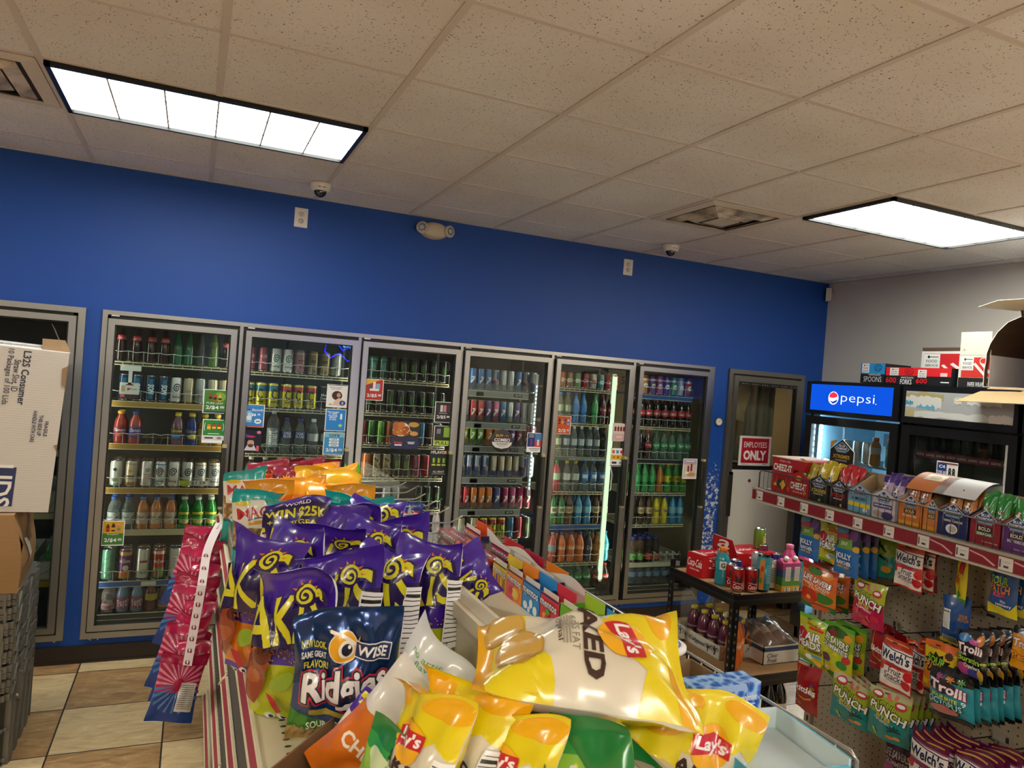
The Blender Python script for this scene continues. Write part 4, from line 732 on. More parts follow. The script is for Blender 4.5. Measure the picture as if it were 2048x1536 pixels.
poster(1055, 865, 1083, 905, [('p', [(-.46, .28), (0, .28), (0, .97), (-.46, .97)], '#23356e'), ('p', [(0, .6), (.46, .6), (.46, .97), (0, .97)], '#4a8ac8'), ('p', [(0, .28), (.46, .28), (.46, .6), (0, .6)], '#d83a3a'), ('r', -.22, .5, .14, .34, '#6a4a98'), ('r', .22, .5, .14, .3, '#e8ecf0'), ('t', 'CHECK\nYOUR\nMOVES', -.22, .84, .34, .18, '#f0f2f6'), ('r', 0, .18, .7, .03, '#444444'), ('r', 0, .1, .5, .03, '#888888')], 'blue and red slim-can poster on the fourth door')
poster(1114, 831, 1140, 869, [('r', 0, .5, .92, .95, '#d85a24')]+sum([btl(-.3+.2*k, .66, .14, .24, ['#3a2018', '#d8872a', '#4a3a70', '#c8ccd0'][k], ['#b83a2a', '#e8b83a', '#8a6ab0', '#3a6ab8'][k], '#2a1c18') for k in range(4)], [])+price('2/2.22', .2), 'orange soda price poster at left of fifth door')
poster(1226, 846, 1251, 883, [('r', 0, .68, .92, .58, '#e8d8cc'), ('r', 0, .22, .92, .4, '#e4b8b8')]+sum([btl(-.3+.2*k, .66, .14, .2, '#5a1c1c', '#a82a2c', '#8a2a2a') for k in range(4)], [])+[('r', 0, .24, .4, .1, '#f0dcdc')], 'pink cola bottle poster at right of fifth door')
poster(1222, 896, 1246, 933, [('r', -.3, .8, .2, .18, '#d8643a'), ('r', 0, .8, .2, .18, '#4a9ac8'), ('r', .3, .8, .2, .18, '#c83a4a'), ('r', 0, .5, .92, .28, '#e8c03a'), ('e', -.24, .5, .2, .14, '#d87a2a'), ('e', .06, .5, .2, .14, '#c8542a'), ('r', -.2, .2, .36, .12, '#333333'), ('e', .24, .2, .2, .14, '#8ac0c8'), ('r', 0, .05, .92, .04, '#26304e')], 'white and yellow fruit drink poster, lower right of fifth door')
poster(1367, 917, 1392, 958, [('r', 0, .84, .92, .26, '#b8a8b8'), ('r', 0, .38, .92, .66, '#dcc8b8'), ('r', -.12, .5, .12, .3, '#8a2a2a'), ('r', .1, .56, .12, .36, '#7a1c20'), ('e', .1, .22, .6, .2, '#c8905a'), ('e', -.2, .3, .3, .14, '#f0e8dc'), ('r', 0, .88, .6, .04, '#f4f0f0')], 'pale poster with meal and cola bottles on the sixth door')
# ================================================================ snack gondola down the middle of the shop
RED = P('#a03848', .45, name='price_strip_red'); DKP = P('#55514c', .55, name='perforated_dark')
go = thing('gondola_shelf', 'long cream double-sided shelf unit piled with chip bags, red price rails', 'shelf unit', (.67, -2.4, 0)); GO = Vector((-.67, 2.4, 0))
def gp(mb, name, par=None):
    o = mb.build(name, par or go)
    if not par: o.location = GO
    return o
YN, YM, YE = -4.25, -2.2, -.9
mb = MB(); mb.box(.655, .695, YN, YE, .1, 1.2, CREAM); mb.box(.64, .71, YN, YE, 1.2, 1.235, CREAM); mb.box(.655, .695, YN, YE, 1.235, 1.238, P('#b9b09a', .5))
slots = [('e', random.choice((0, 0))+(-.5+(i+.5)/60), .1+.2*j, .0026, .035, '#2a2620') for i in range(60) for j in range(4)]
deco(mb, slots, plane_map((.6545, (YN+YE)/2, 1.0), (0, YN-YE, 0), (0, 0, .2)), YE-YN, .2); gp(mb, 'spine')
mb = MB(); mb.box(.17, 1.17, YN, YE, 0, .12, P('#3a342e', .6)); gp(mb, 'base')
def deck(x0, x1, y0, y1, z, rail_side, rows=3):
    mb = MB(); mb.box(x0, x1, y0, y1, z-.022, z, CREAM)
    n = int((y1-y0)/.028); s = []
    for r in range(rows):
        fx = -.5+(.12+.1*r if rail_side < 0 else .88-.1*r)
        s += [('e', fx, (i+.5)/n, .014/(x1-x0), .009/(y1-y0), '#2b2721') for i in range(n)]
    deco(mb, s, plane_map(((x0+x1)/2, y0, z), (x1-x0, 0, 0), (0, y1-y0, 0)), x1-x0, y1-y0); o = gp(mb, 'shelf')
    xr = x0 if rail_side < 0 else x1; sg = rail_side; mb = MB()
    def pr(pts, mt): n_ = len(pts); mb.add([(xr+sg*p[0], y, z+p[1]) for y in (y0+.001, y1-.001) for p in pts], [tuple(range(n_)), tuple(range(n_, 2*n_))[::-1]]+[(i, (i+1) % n_, n_+(i+1) % n_, n_+i) for i in range(n_)], mt)
    pr([(-.004, .003), (.001, .003), (.012, -.024), (-.004, -.024)], CREAM); pr([(.0014, .002), (.0106, -.0205), (.0114, -.02), (.0022, .0024)], RED); pr([(.0104, -.0205), (.013, -.025), (.016, -.0235), (.0125, -.0185)], CREAM); pr([(-.006, .003), (.001, .003), (.003, .0015), (.003, .004), (.001, .0055), (-.006, .0055)], CREAM)
    for k in range(int((y1-y0)/.35)):
        yy = y0+.25+.35*k; pass
    if sg < 0: mb.tube([(xr-sg*.004, y1-.02, z+.008), (xr+sg*.01, y1-.014, z-.008), (xr+sg*.018, y1-.008, z-.026)], .005, CREAM, 6)
    gp(mb, 'price_rail', None); return o
for (a, b) in ((YN, YM-.004), (YM, YE)):
    deck(.165, .655, a, b, 1.03, -1); deck(.165, .655, a, b, .76, -1, 0); deck(.165, .655, a, b, .455, -1, 0); deck(.165, .655, a, b, .15, -1, 0)
    deck(.695, 1.1, a, b, .72, 1, 0); deck(.695, 1.1, a, b, .42, 1, 0)
deck(.71, 1.0, YN, -2.12, 1.17, 1, 3)
def fence(x, y0, y1, z0, z1, name='wire_fence'):
    mb = MB(); mb.tube([(x, y0, z0), (x, y0, z1-.01), (x, y0+.012, z1), (x, y1-.012, z1), (x, y1, z1-.01), (x, y1, z0)], .0034, WIRE, 8); mb.tube([(x, y0, z0+.004), (x, y1, z0+.004)], .0026, WIRE, 6)
    n = int((y1-y0)/.042)
    for i in range(1, n): yy = y0+(y1-y0)*i/n; mb.tube([(x, yy, z0), (x, yy, z1)], .0018, WIRE, 5)
    return gp(mb, name)
fence(1.0, -3.93, -2.3, 1.165, 1.255); fence(.18, -2.19, YE, 1.03, 1.12)
for z in (.76, .455):   # dark perforated lips under the upper rails
    mb = MB(); mb.add([(.172, YN, z+.001), (.172, YE, z+.001), (.2, YE, z+.075), (.2, YN, z+.075), (.175, YN, z+.001), (.175, YE, z+.001), (.203, YE, z+.075), (.203, YN, z+.075)], [(0, 1, 2, 3), (7, 6, 5, 4), (3, 2, 6, 7)], DKP); n = 90
    deco(mb, [('e', -.5+(i+.5)/n, .2, .0016, .08, '#cfc9be') for i in range(n)], plane_map((.1715, (YN+YE)/2, z), (0, YN-YE, 0), (.028, 0, .075)), YE-YN, .08); gp(mb, 'shelf_lip')
# peg hooks on the far right side
HK = [-.93-.172*i for i in range(8)]
for i, y in enumerate(HK):
    mb = MB(); mb.tube([(.695, y, 1.20), (.98, y, 1.205), (1.0, y, 1.208), (1.045, y, 1.232)], .0034, WIRE, 7); mb.box(.695, .7, y-.02, y+.02, 1.17, 1.22, P('#9a958c', .4, .6)); gp(mb, 'peg_hook')
# ---------------------------------------------------------------- bag designs
PUR, PURD, LIME, YEL, ORG = '#45229a', '#21104a', '#b9c21c', '#d9d224', '#e07f16'
def takis(foot=LIME, foot2='#b9c21c', flav='FUSION'):
    dots = [('e', -.48+.96*random.random(), .415+.07*random.random()**2, .012, .007, foot) for _ in range(70)]
    return dots+[('p', [(-.5, .18), (-.28, .12), (-.06, .4), (-.16, .5), (-.3, .46), (-.5, .36)], '#8c3a1c'), ('e', -.16, .44, .2, .1, '#5e1f12'), ('e', -.3, .3, .24, .1, '#a8542a', {'r': 40}), ('e', .08, .3, .3, .1, '#8fae2a', {'r': 30}), ('p', [(-.16, .2), (-.02, .17), (.02, .1), (-.08, .07)], '#b81c2c'),
      ('p', [(-.44, .55), (-.3, .48), (.2, .5), (.46, .62), (.48, .78), (.2, .76), (-.3, .66), (-.46, .64)], PURD),
      ('t', 'TAKIS', -.08, .645, 1.2, .34, PURD, {'b': .045, 'sh': .25, 'r': 16}), ('t', 'TAKIS', -.09, .65, 1.16, .31, YEL, {'b': .015, 'sh': .25, 'r': 16}),
      ('*', .2, .85, .34, .15, '#e0742a', {'n': 9, 'q': .5}), ('e', .2, .83, .26, .15, PURD), ('s', .2, .83, .24, .14, YEL), ('t', flav, -.02, .47, .4, .04, '#5a3010', {'b': .02}),
      ('r', .3, .2, .16, .012, '#4a5010'), ('e', -.16, .05, .1, .06, '#e8e8e8'), ('e', -.04, .05, .1, .06, '#e8e8e8'), ('e', -.15, .042, .05, .035, '#2a2a2a'), ('e', -.03, .042, .05, .035, '#2a2a2a')]+NUTR(.44, .5, .13, .5)
def takis_mesh(seed, foot=LIME, **k):
    return pillow(.20, .34, .10, seed, zones=[(.04, PUR if foot == ORG else foot), (.4, foot), (1, PUR)], deco_items=takis(foot), back=[(.2, foot), (1.01, PUR)], back_items=NUTR(-.1, .5, .4, .5), crumple=.009, **k).mesh('chip_bag')
TK = [takis_mesh(1), takis_mesh(2, flop=.5), takis_mesh(3, flop=-.7), takis_mesh(4, twist=.02, flop=.35)]; TKO = [takis_mesh(5, ORG), takis_mesh(6, ORG, flop=.6)]
WIN = pillow(.20, .34, .07, 9, zones=[(.4, LIME), (1, PUR)], deco_items=takis()+[('r', 0, .84, .96, .2, PURD), ('t', 'WIN $25K', 0, .86, .9, .08, YEL, {'b': .03}), ('t', '+ THIS GEAR', 0, .78, .8, .05, YEL, {'b': .02}), ('t', 'WORLD', 0, .93, .4, .03, '#e8e4f0')], back=PUR, crumple=.009).mesh('chip_bag')
PLN = pillow(.21, .34, .075, 12, base=PUR, deco_items=NUTR(.3, .32, .3, .4)+[('l', [(-.1, .2), (-.05, .6), (.1, .9)], .02, '#6a4ab8'), ('e', -.3, .7, .3, .08, '#5030a0', {'r': -30})], back=PUR, crumple=.011).mesh('chip_bag')
def place(me, loc, label, group, rz=0, lean=0, roll=0, name='chip_bag', cat='bag', sc=1):
    o = bpy.data.objects.new(name, me); COL.objects.link(o); tag(o, label, cat, group); o.location = loc
    o.rotation_euler = Euler((math.radians(lean), math.radians(roll), math.radians(rz)), 'XYZ'); o.scale = (sc, sc, sc); return o
def rot_order(o): return o
def topbag(me, h, px, py, zt, label, group, rz=0, lean=0, roll=0, sc=1, **k):
    """bag whose top-centre is seen at (px, py) at height zt"""
    T = at(px, py, 'z', zt); R3 = Euler((math.radians(lean), math.radians(roll), math.radians(rz)), 'XYZ').to_matrix()
    return place(me, T - R3 @ Vector((0, 0, h*sc)), label, group, rz, lean, roll, sc=sc, **k)
GT = 'purple chip bags on the cream shelf'
D1 = 1.031
TKL = [(1, .235, -3.13, -47, 6, 'purple and lime chip bag standing at front left, brown chip picture at its foot'), (3, .345, -3.02, -48, 4, 'purple chip bag right behind the top of blue foil bag'), (2, .46, -2.99, -42, 6, 'purple chip bag with drooping top and white nutrition strip, front row'), (0, .575, -2.95, -40, 5, 'purple chip bag rightmost of front row, big yellow letter, beside the cream spine'),
  (0, .27, -2.74, -48, 6, 'purple chip bag in second row behind front left lime-footed bag'), (0, .48, -2.68, -42, 2, 'purple chip bag in second row middle, behind the drooping-top bag'), (3, .58, -2.64, -34, 8, 'purple chip bag in second row next to cream spine, top folded'),
  (1, .51, -2.38, -32, 10, 'purple chip bag in back row in front of teal tops'), (2, .59, -2.33, -28, 8, 'purple chip bag in back row with yellow spiral facing up, near hooks')]
for i, x, y, rz, ln, lb in TKL: place(TK[i], (x, y, D1), lb, GT, rz, ln-10)
place(TKO[0], (.185, -2.86, D1), 'orange-footed purple chip bag at shelf edge left of the lime-footed one', GT, -48, -4); place(TKO[1], (.385, -2.68, D1), 'orange-footed purple chip bag between two lime-footed bags, second row', GT, -20, -4)
place(WIN, (.33, -2.38, D1), 'purple chip bag printed with a yellow prize banner, back row', GT, -14, -6); place(PLN, (.42, -2.46, D1), 'plain purple chip bag turned backwards with white nutrition panel', GT, -30, -12)
place(TK[0], (.57, -2.80, 1.15), 'purple chip bag leaning right over the cream spine, pointing at candy boxes', GT, -20, 0, 60, sc=.8)
# blue ridged chips
RB = '#15386e'
ridg = pillow(.215, .27, .07, 21, zones=[(.12, '#c2a468'), (.3, '#3f8a2e'), (1, RB)], deco_items=[('e', 0, .36, 1.15, .34, RB), ('t', 'SOUR CREAM & ONION', .06, .2, .78, .06, '#dfe8d8', {'r': 10, 'b': .02})]+[('l', [(-.5+.07*k, .0), (-.42+.07*k, .14)], .02, '#9a7a40') for k in range(12)]+
  [('t', 'NEW LOOK.', -.3, .76, .24, .05, '#d8d23a', {'b': .02}), ('t', 'SAME GREAT', -.3, .69, .24, .045, '#e8ecf0', {'b': .02}), ('t', 'FLAVOR!', -.28, .62, .24, .055, '#d8d23a', {'b': .02}),
   ('e', -.02, .75, .28, .22, '#e8e0d0'), ('e', -.02, .75, .26, .2, '#f0ae22'), ('p', [(-.17, .87), (-.06, .84), (.1, .79), (.13, .84), (.12, .76), (.03, .78), (-.1, .82)], '#f0ae22'), ('l', [(-.15, .86), (-.03, .82), (.1, .77)], .02, '#f4ece0'), ('e', 0, .74, .15, .12, '#f4f0e8'), ('e', .0, .74, .1, .08, '#1c2230'), ('e', .02, .76, .03, .025, '#ffffff'), ('p', [(.08, .76), (.13, .74), (.08, .68)], '#e07818'),
   ('r', .25, .74, .33, .115, '#e8e8ec', {'r': -3}), ('r', .25, .74, .315, .1, '#1c2a52', {'r': -3}), ('t', 'WISE', .25, .74, .26, .07, '#f4f4f6', {'b': .03, 'sh': .1, 'r': -3}),
   ('t', 'Ridgies', 0, .475, .86, .3, '#b8243c', {'b': .11, 'sh': .15, 'r': 9}), ('t', 'Ridgies', 0, .475, .83, .275, '#141c38', {'b': .075, 'sh': .15, 'r': 9}), ('t', 'Ridgies', 0, .475, .8, .25, '#e8e4e6', {'b': .03, 'sh': .15, 'r': 9}), ('l', [(-.05, .36), (.16, .41), (.36, .5), (.4, .43), (.34, .4)], lambda t: .03+.03*math.sin(PI*t), '#e8e4e6'), ('r', -.14, .3, .34, .05, '#a89838')],
  back=RB, mat=lambda h: bag(h, .2, .55, .5), crumple=.012).mesh('chip_bag')
place(ridg, (.315, -3.31, 1.06), 'shiny blue ridged potato chip bag with owl eye logo in front of purple bags', 'blue chip bag', -12, 2)
# pork rind bags with clear windows
m_r, nt, b, o_ = nodes('puffed_rinds'); tc = N(nt, 'TexCoord'); vo = N(nt, 'TexVoronoi', Scale=46.0); L(nt, tc.outputs['Object'], vo.inputs['Vector']); L(nt, ramp(nt, vo.outputs['Distance'], [(.0, '#d8c090'), (.35, '#b8945e'), (.6, '#84653a')]), b.inputs['Base Color']); bp = N(nt, 'Bump', Strength=.8, Distance=.01, invert=True); L(nt, vo.outputs['Distance'], bp.inputs['Height']); L(nt, bp.outputs[0], b.inputs['Normal']); b.inputs['Roughness'].default_value = .4; b.inputs['Coat Weight'].default_value = .5
def rindmat(h): return m_r if h == 'R' else bag(h)
def rind(seed, hot=False, **k):
    T, TD = ('#1ba8a6', '#0d5c66') if not hot else ('#8a1c34', '#5c1424')
    it = [('r', -.02, .7, .9, .3, '#e6e2d8'), ('e', -.02, .7, .98, .34, '#e6e2d8'), ('t', "MAC'S", -.04, .72, .8, .14, '#c42a34', {'b': .012}), ('r', -.04, .6, .5, .04, '#e8a02a'), ('l', [(-.3, .64), (0, .65), (.2, .63)], .015, '#4a6a7a'), ('e', -.3, .84, .3, .06, '#e0c83a'), ('e', -.25, .36, .3, .14, '#dfe6e2'), ('t', 'pork rinds', -.25, .36, .24, .06, '#2a4a5a')]
    if hot: it = [('*', -.2+.13*k, .74+.05*(k % 2), .3, .22, ['#e0641c', '#e8a024', '#c8341c'][k % 3], {'n': 8, 'q': .4}) for k in range(5)]+[('t', "MAC'S", 0, .58, .8, .12, '#e8dcd0', {'b': .03}), ('p', [(-.3, .62), (.2, .62), (0, .2)], '#b82a2a')]
    return pillow(.19, .31, .08, seed, zones=[(.3, T), (.36, TD), (.68, 'R' if not hot else TD), (.86, '#e6e2d8' if not hot else TD), (1, T)], deco_items=it+[q for q in NUTR(.42, .5, .16, .5)], back=[(.3, T), (1.01, T)], back_items=NUTR(0, .45, .4, .5), mat=rindmat, crumple=.008, **k).mesh('pork_rind_bag')
RN = [rind(31, flop=.5), rind(32, flop=1.0), rind(33, flop=.3)]; RH = [rind(34, True), rind(35, True, flop=.4)]; GRD = 'pork rind bags on the far shelf section'
for me, x, y, rz, ln, lb in ((RN[0], .255, -1.98, 26, -4, 'clear pork rind bag with teal folded top at the shelf edge, pale rinds showing'), (RN[2], .285, -2.2, -62, -3, 'pork rind bag seen edge-on, teal top and foot, next to purple bags'), (RN[1], .48, -2.03, -25, 0, 'teal-topped pork rind bag behind plain purple bag'), (RN[0], .56, -2.06, -30, 0, 'teal-topped bag in middle of row behind the purple bags'), (RN[1], .63, -2.0, -10, 0, 'teal-topped bag touching the cream spine, second from the hooks'), (RN[2], .6, -2.17, -18, 0, 'teal-topped bag nearest the hooks, just behind purple bags'),
  (RN[2], .24, -1.5, 20, -2, 'pork rind bag with dark green back at far left end'), (RH[0], .34, -1.22, -15, -4, 'maroon flame-print bag at far left behind the yellow-topped bag'), (RH[1], .44, -1.14, 10, -6, 'maroon flame-print bag with silvery side, far middle'), (RH[0], .52, -1.16, -5, -4, 'maroon flame-print bag with tallest pointed top at far end'), (RH[1], .6, -1.1, -20, -4, 'maroon bag at far right end behind the orange bags'), (RH[0], .43, -1.36, -30, 0, 'maroon bag low between two orange bags')):
    place(me, (x, y, D1), lb, GRD, rz, ln-4, name='pork_rind_bag')
def orange(seed, dark=False, **k):
    it = [('e', -.2, .3, .5, .2, '#f0a63a'), ('t', 'HOT!', -.2, .3, .3, .1, '#a8481a', {'b': .02})]+[('r', .3, .45+.03*q, .12, .01, '#6a2a10') for q in range(5)]
    if dark: it = [('e', 0, .48, .9, .34, '#3c352e'), ('e', .1, .5, .4, .2, '#9a6a34'), ('e', -.2, .44, .3, .16, '#6a5a48')]
    return pillow(.2, .31, .09, seed, base='#e8721a', zones=[(.5, '#e8641a'), (.78, '#ec7d18'), (1, '#efa01a')] if not dark else [(.6, '#e8a81a'), (1, '#efb81c')], deco_items=it, back='#e8701a', crumple=.009, **k).mesh('chip_bag')
OR = [orange(41, flop=.6), orange(42), orange(43, flop=-.5)]; OD = [orange(44, True, flop=.3), orange(45, True)]; GO2 = 'orange chip bags on the far shelf section'
for me, x, y, rz, ln, lb in ((OR[0], .31, -1.68, -20, -2, 'orange bag with yellow folded top beside the clear pork rind bag'), (OR[1], .43, -1.7, -12, -6, 'big plain orange bag in the middle of the far section'), (OR[2], .53, -1.76, -20, -2, 'orange bag with creased top behind the teal-topped bags'), (OR[0], .62, -1.78, -25, -2, 'bright orange bag beside cream spine behind teal tops'), (OD[0], .53, -1.44, -15, -4, 'yellow bag with dark snack picture, middle of far section'), (OD[1], .62, -1.5, -22, -4, 'yellow bag with dark picture leaning on the cream spine'), (OR[1], .57, -1.3, 5, -4, 'orange bag in front of the rightmost maroon bag'), (OR[2], .645, -1.27, -20, -2, 'orange bag at the far right end by the spine')):
    place(me, (x, y, D1), lb, GO2, rz, ln-4)
# ---------------------------------------------------------------- baked chips at the near end
CRM2, LY, AM = '#dcd5bf', '#e3cf14', '#eaae0e'
def lays(seed, nut=True, **k):
    it = [('p', [(-.5, .72), (-.2, .6), (.1, .64), (.3, .76), (.5, .7), (.5, 1), (-.5, 1)], LY), ('e', .42, .2, .5, .3, LY), ('e', -.35, .9, .4, .14, AM), ('e', .3, .93, .5, .1, AM),
      ('e', -.2, .13, .34, .2, '#c49a42'), ('e', -.2, .135, .3, .17, '#cfa850'), ('e', .12, .2, .4, .22, '#b98d38'), ('e', .12, .205, .36, .19, '#c9a048'), ('t', 'BAKED', .0, .53, .78, .095, '#3a2420', {'b': .035}), ('t', 'Original', 0, .38, .3, .03, '#4a3a34'), ('t', '65% LESS FAT', .02, .45, .4, .035, '#8a8478')]+[('r', 0, .425-.014*q, .36, .006, '#9a9488') for q in range(3)]+[('e', .02, .69, .4, .27, '#f0b01a'), ('p', [(-.18, .72), (0, .775), (.2, .77), (.23, .68), (.05, .665), (-.14, .61)], '#c4242c'), ('t', "Lay's", .025, .7, .32, .1, '#f6f0ee', {'b': .03, 'r': 10, 'sh': .1})]
    return pillow(.2, .3, .1, seed, base=CRM2, zones=[(.06, AM), (.24, LY), (.8, CRM2), (.93, LY), (1, AM)], deco_items=it+(NUTR(.45, .45, .12, .5) if nut else []), back=[(.2, LY), (.6, CRM2), (.9, LY), (1.01, AM)], back_items=NUTR(.2, .4, .3, .5), crumple=.011, seal=.045, **k).mesh('chip_bag')
LBL = lays(55, False, twist=.03)
LB = [lays(51), lays(52, flop=.35), lays(53, flop=.2, twist=.03), lays(54, flop=-.4)]; GL = 'yellow and cream baked chip bags'
F = CR.cross(Vector((0, 0, 1)))
o = bpy.data.objects.new('chip_bag', LBL); COL.objects.link(o); tag(o, 'yellow and cream baked chip bag lying flat on top of the others, brown chip pictures', 'bag', GL)
def lying(o, pa, za, pb, zb, tilt):
    A, B = at(*pa, 'z', za), at(*pb, 'z', zb); zz = (B-A).normalized(); up = Vector((0, 0, 1)); yy = -(up-zz*up.dot(zz)).normalized(); xx = yy.cross(zz)
    Mr = Matrix((xx, yy, zz)).transposed() @ Matrix.Rotation(tilt, 3, 'Z'); s = (B-A).length/.3
    o.matrix_world = Matrix.Translation(A) @ Mr.to_4x4() @ Matrix.Diagonal((s, s, s, 1))
lying(o, (950, 1320), 1.345, (1372, 1345), 1.345, math.radians(5))
for me, px, py, zt, rz, ln, rl, lb in ((LB[1], 880, 1372, 1.34, -74, -6, 8, 'yellow-topped baked chip bag at left of the near group, red logo at its edge'), (LB[2], 968, 1358, 1.34, -70, -8, 12, 'yellow-topped baked chip bag second from left, folded amber top'), (LB[1], 1048, 1412, 1.31, -66, -4, 6, 'yellow baked chip bag under left end of lying bag'), (LB[3], 1150, 1405, 1.31, -66, -6, 10, 'yellow baked chip bag under middle of lying bag, amber fold'), (LB[2], 1285, 1405, 1.3, -60, -5, 8, 'yellow baked chip bag under right end of the lying bag'), (LB[0], 1445, 1392, 1.31, -36, -14, 20, 'cream and yellow baked chip bag tilted at bottom right, round red logo')):
    topbag(me, .3, px, py, zt, lb, GL, rz, ln, rl, sc=.84)
def sconion(seed, **k):
    return pillow(.2, .28, .07, seed, base='#6fae2c', zones=[(.5, '#7cb83a'), (.8, '#8ac048'), (.9, '#2f9a4c'), (1, '#1f7a3c')], deco_items=[('p', [(-.5, .6), (.5, .74), (.5, .6), (-.5, .42)], '#e6e8e0'), ('p', [(.0, .9), (.5, .95), (.5, .74), (.2, .7)], '#1c7a38'), ('e', 0, .52, .2, .1, '#20261c'), ('e', -.3, .8, .24, .12, '#c8dcb0'), ('e', .1, .25, .5, .26, '#d8a23a'), ('t', 'Ruffles', .05, .57, .6, .1, '#2a4a9a', {'b': .03, 'r': 8})], back='#2a7a38', crumple=.01, **k).mesh('chip_bag')
SO = [sconion(61, flop=.15), sconion(62, flop=-.2)]; GS = 'green chip bags at the near end'
for me, px, py, zt, rz, ln, rl, lb in ((SO[0], 850, 1494, 1.25, -48, 4, 18, 'light green chip bag at bottom, left of the baked chip bags'), (SO[1], 1005, 1455, 1.27, -66, 0, 4, 'green chip bag at bottom between two yellow baked bags'), (SO[0], 1135, 1425, 1.31, -55, 8, -14, 'green and white chip bag in the middle of the bottom edge'), (SO[1], 1215, 1455, 1.28, -45, 10, 16, 'dark green backed chip bag right of the green and white one')):
    topbag(me, .28, px, py, zt, lb, GS, rz, ln, rl)
wh = pillow(.2, .3, .07, 71, base='#d9dcdc', deco_items=[('t', 'KETTLE', 0, .62, .6, .08, '#1f6a5a', {'b': .03}), ('t', 'no artificial\nflavors', -.1, .84, .5, .08, '#7aa86a'), ('t', 'gluten\nfree', .3, .78, .24, .07, '#7aa86a')], back='#c9cccc', flop=.15, crumple=.01).mesh('chip_bag')
topbag(wh, .3, 915, 1296, 1.32, 'white chip bag with green lettering behind the yellow baked bags', 'white chip bags', -55, -4, 22)
wh2 = pillow(.19, .28, .06, 72, base='#e0dedb', zones=[(.5, '#d8701c'), (1, '#e0dedb')], deco_items=[('p', [(-.5, .3), (.5, .5), (.5, .7), (-.5, .6)], '#d8701c'), ('t', 'CHEDDAR', .05, .42, .9, .1, '#f4ece0', {'b': .03, 'r': 8}), ('t', "HOT", .0, .62, .5, .1, '#f4ece0', {'b': .03, 'r': 8}), ('e', .2, .76, .3, .16, '#e8c03a')], back='#d8d4cf', crumple=.008).mesh('chip_bag')
topbag(wh2, .28, 884, 1390, 1.27, 'white and orange cheddar chip bag at bottom left of baked bags', 'white chip bags', -40, 0, 40)
nt_ = pillow(.12, .25, .05, 73, base='#e0582a', zones=[(.55, '#e0562a'), (.74, '#e8e4e4'), (1, PUR)], deco_items=[('t', 'Takis', 0, .83, .8, .1, YEL, {'b': .04, 'sh': .2}), ('r', 0, .93, .9, .05, YEL), ('t', 'HOT', 0, .68, .7, .08, '#2a2430', {'b': .05}), ('t', 'NUTS', 0, .58, .8, .09, '#2a2430', {'b': .05}), ('r', -.1, .46, .5, .07, '#4a9a5a'), ('e', 0, .25, .7, .3, '#e88a3a')], back='#d8502a', crumple=.006).mesh('snack_bag')
topbag(nt_, .25, 757, 1415, 1.22, 'slim purple and orange spicy nut bag leaning in the brown tray', 'slim snack bag', -45, 4, 36, name='snack_bag', sc=.72)
# brown tray holding the near bags
A, B = at(682, 1424, 'z', 1.125), at(540, 1540, 'z', 1.125); d = (B-A); d.z = 0; pr = Vector((-d.y, d.x, 0)).normalized(); pr = -pr if pr.x < 0 else pr
t = thing('cardboard_tray', 'brown cardboard display tray holding the nearest chip bags', 'tray', (A.x, A.y, D1))
mb = MB(); q = [Vector((0, 0, 0)), Vector((d.x, d.y, 0)), Vector((d.x, d.y, 0))+pr*.3, pr*.3]; Hh = 1.125-D1
for i in range(4):
    a, b = q[i], q[(i+1) % 4]; n_ = (b-a).cross(Vector((0, 0, 1))).normalized()*.003; mb.add([a, b, b+Vector((0, 0, Hh)), a+Vector((0, 0, Hh)), a+n_, b+n_, b+n_+Vector((0, 0, Hh)), a+n_+Vector((0, 0, Hh))], [(0, 1, 2, 3), (7, 6, 5, 4), (3, 2, 6, 7), (0, 4, 5, 1), (1, 5, 6, 2), (0, 3, 7, 4)], CARD)
mb.build('wall', t); mb = MB(); mb.add([v+Vector((0, 0, .002)) for v in q], [(0, 1, 2, 3)], CARD); mb.build('bottom', t)
# bags on the two lower shelves, seen through the gaps between the rails
lows = [pillow(.18, .22, .06, 80+i, base=c, zones=[(.3, c2), (1, c)], deco_items=[('e', 0, .5, .7, .3, c3), ('r', 0, .5, .5, .1, '#f0e8d8')], back=c).mesh('chip_bag') for i, (c, c2, c3) in enumerate((('#a8281c', '#e08a1c', '#e8c83a'), ('#3a2a70', '#2a2050', '#c8c0e0'), ('#e0721c', '#c8501a', '#f0c040'), ('#b8341c', '#7aa82a', '#e8e0c0'), ('#1c3f86', '#1c2f66', '#d8e0f0'), ('#d8b01c', '#c87a1c', '#a8281c')))]
cn = ['red', 'violet', 'orange', 'red and green', 'blue', 'yellow']
for z, s, nm in ((.761, 0, 'second'), (.456, 2, 'third')):
    for k in range(11):
        j = (k*5+s) % 6; place(lows[j], (.285+.03*(k % 2), -3.75+.26*k, z), f'{cn[j]} chip bag on the {nm} shelf down, {ordinal(k+1)} from the near end', f'chip bags on the {nm} shelf', -70, -4)
for k in range(5): j = (k*2+3) % 6; place(lows[j], (.15+.02*(k % 2), -2.45+.3*k-.9, .151), f'{cn[j]} snack bag bulging from bottom shelf, {ordinal(k+1)} from the near end', 'snack bags on the bottom shelf', -75, 18)
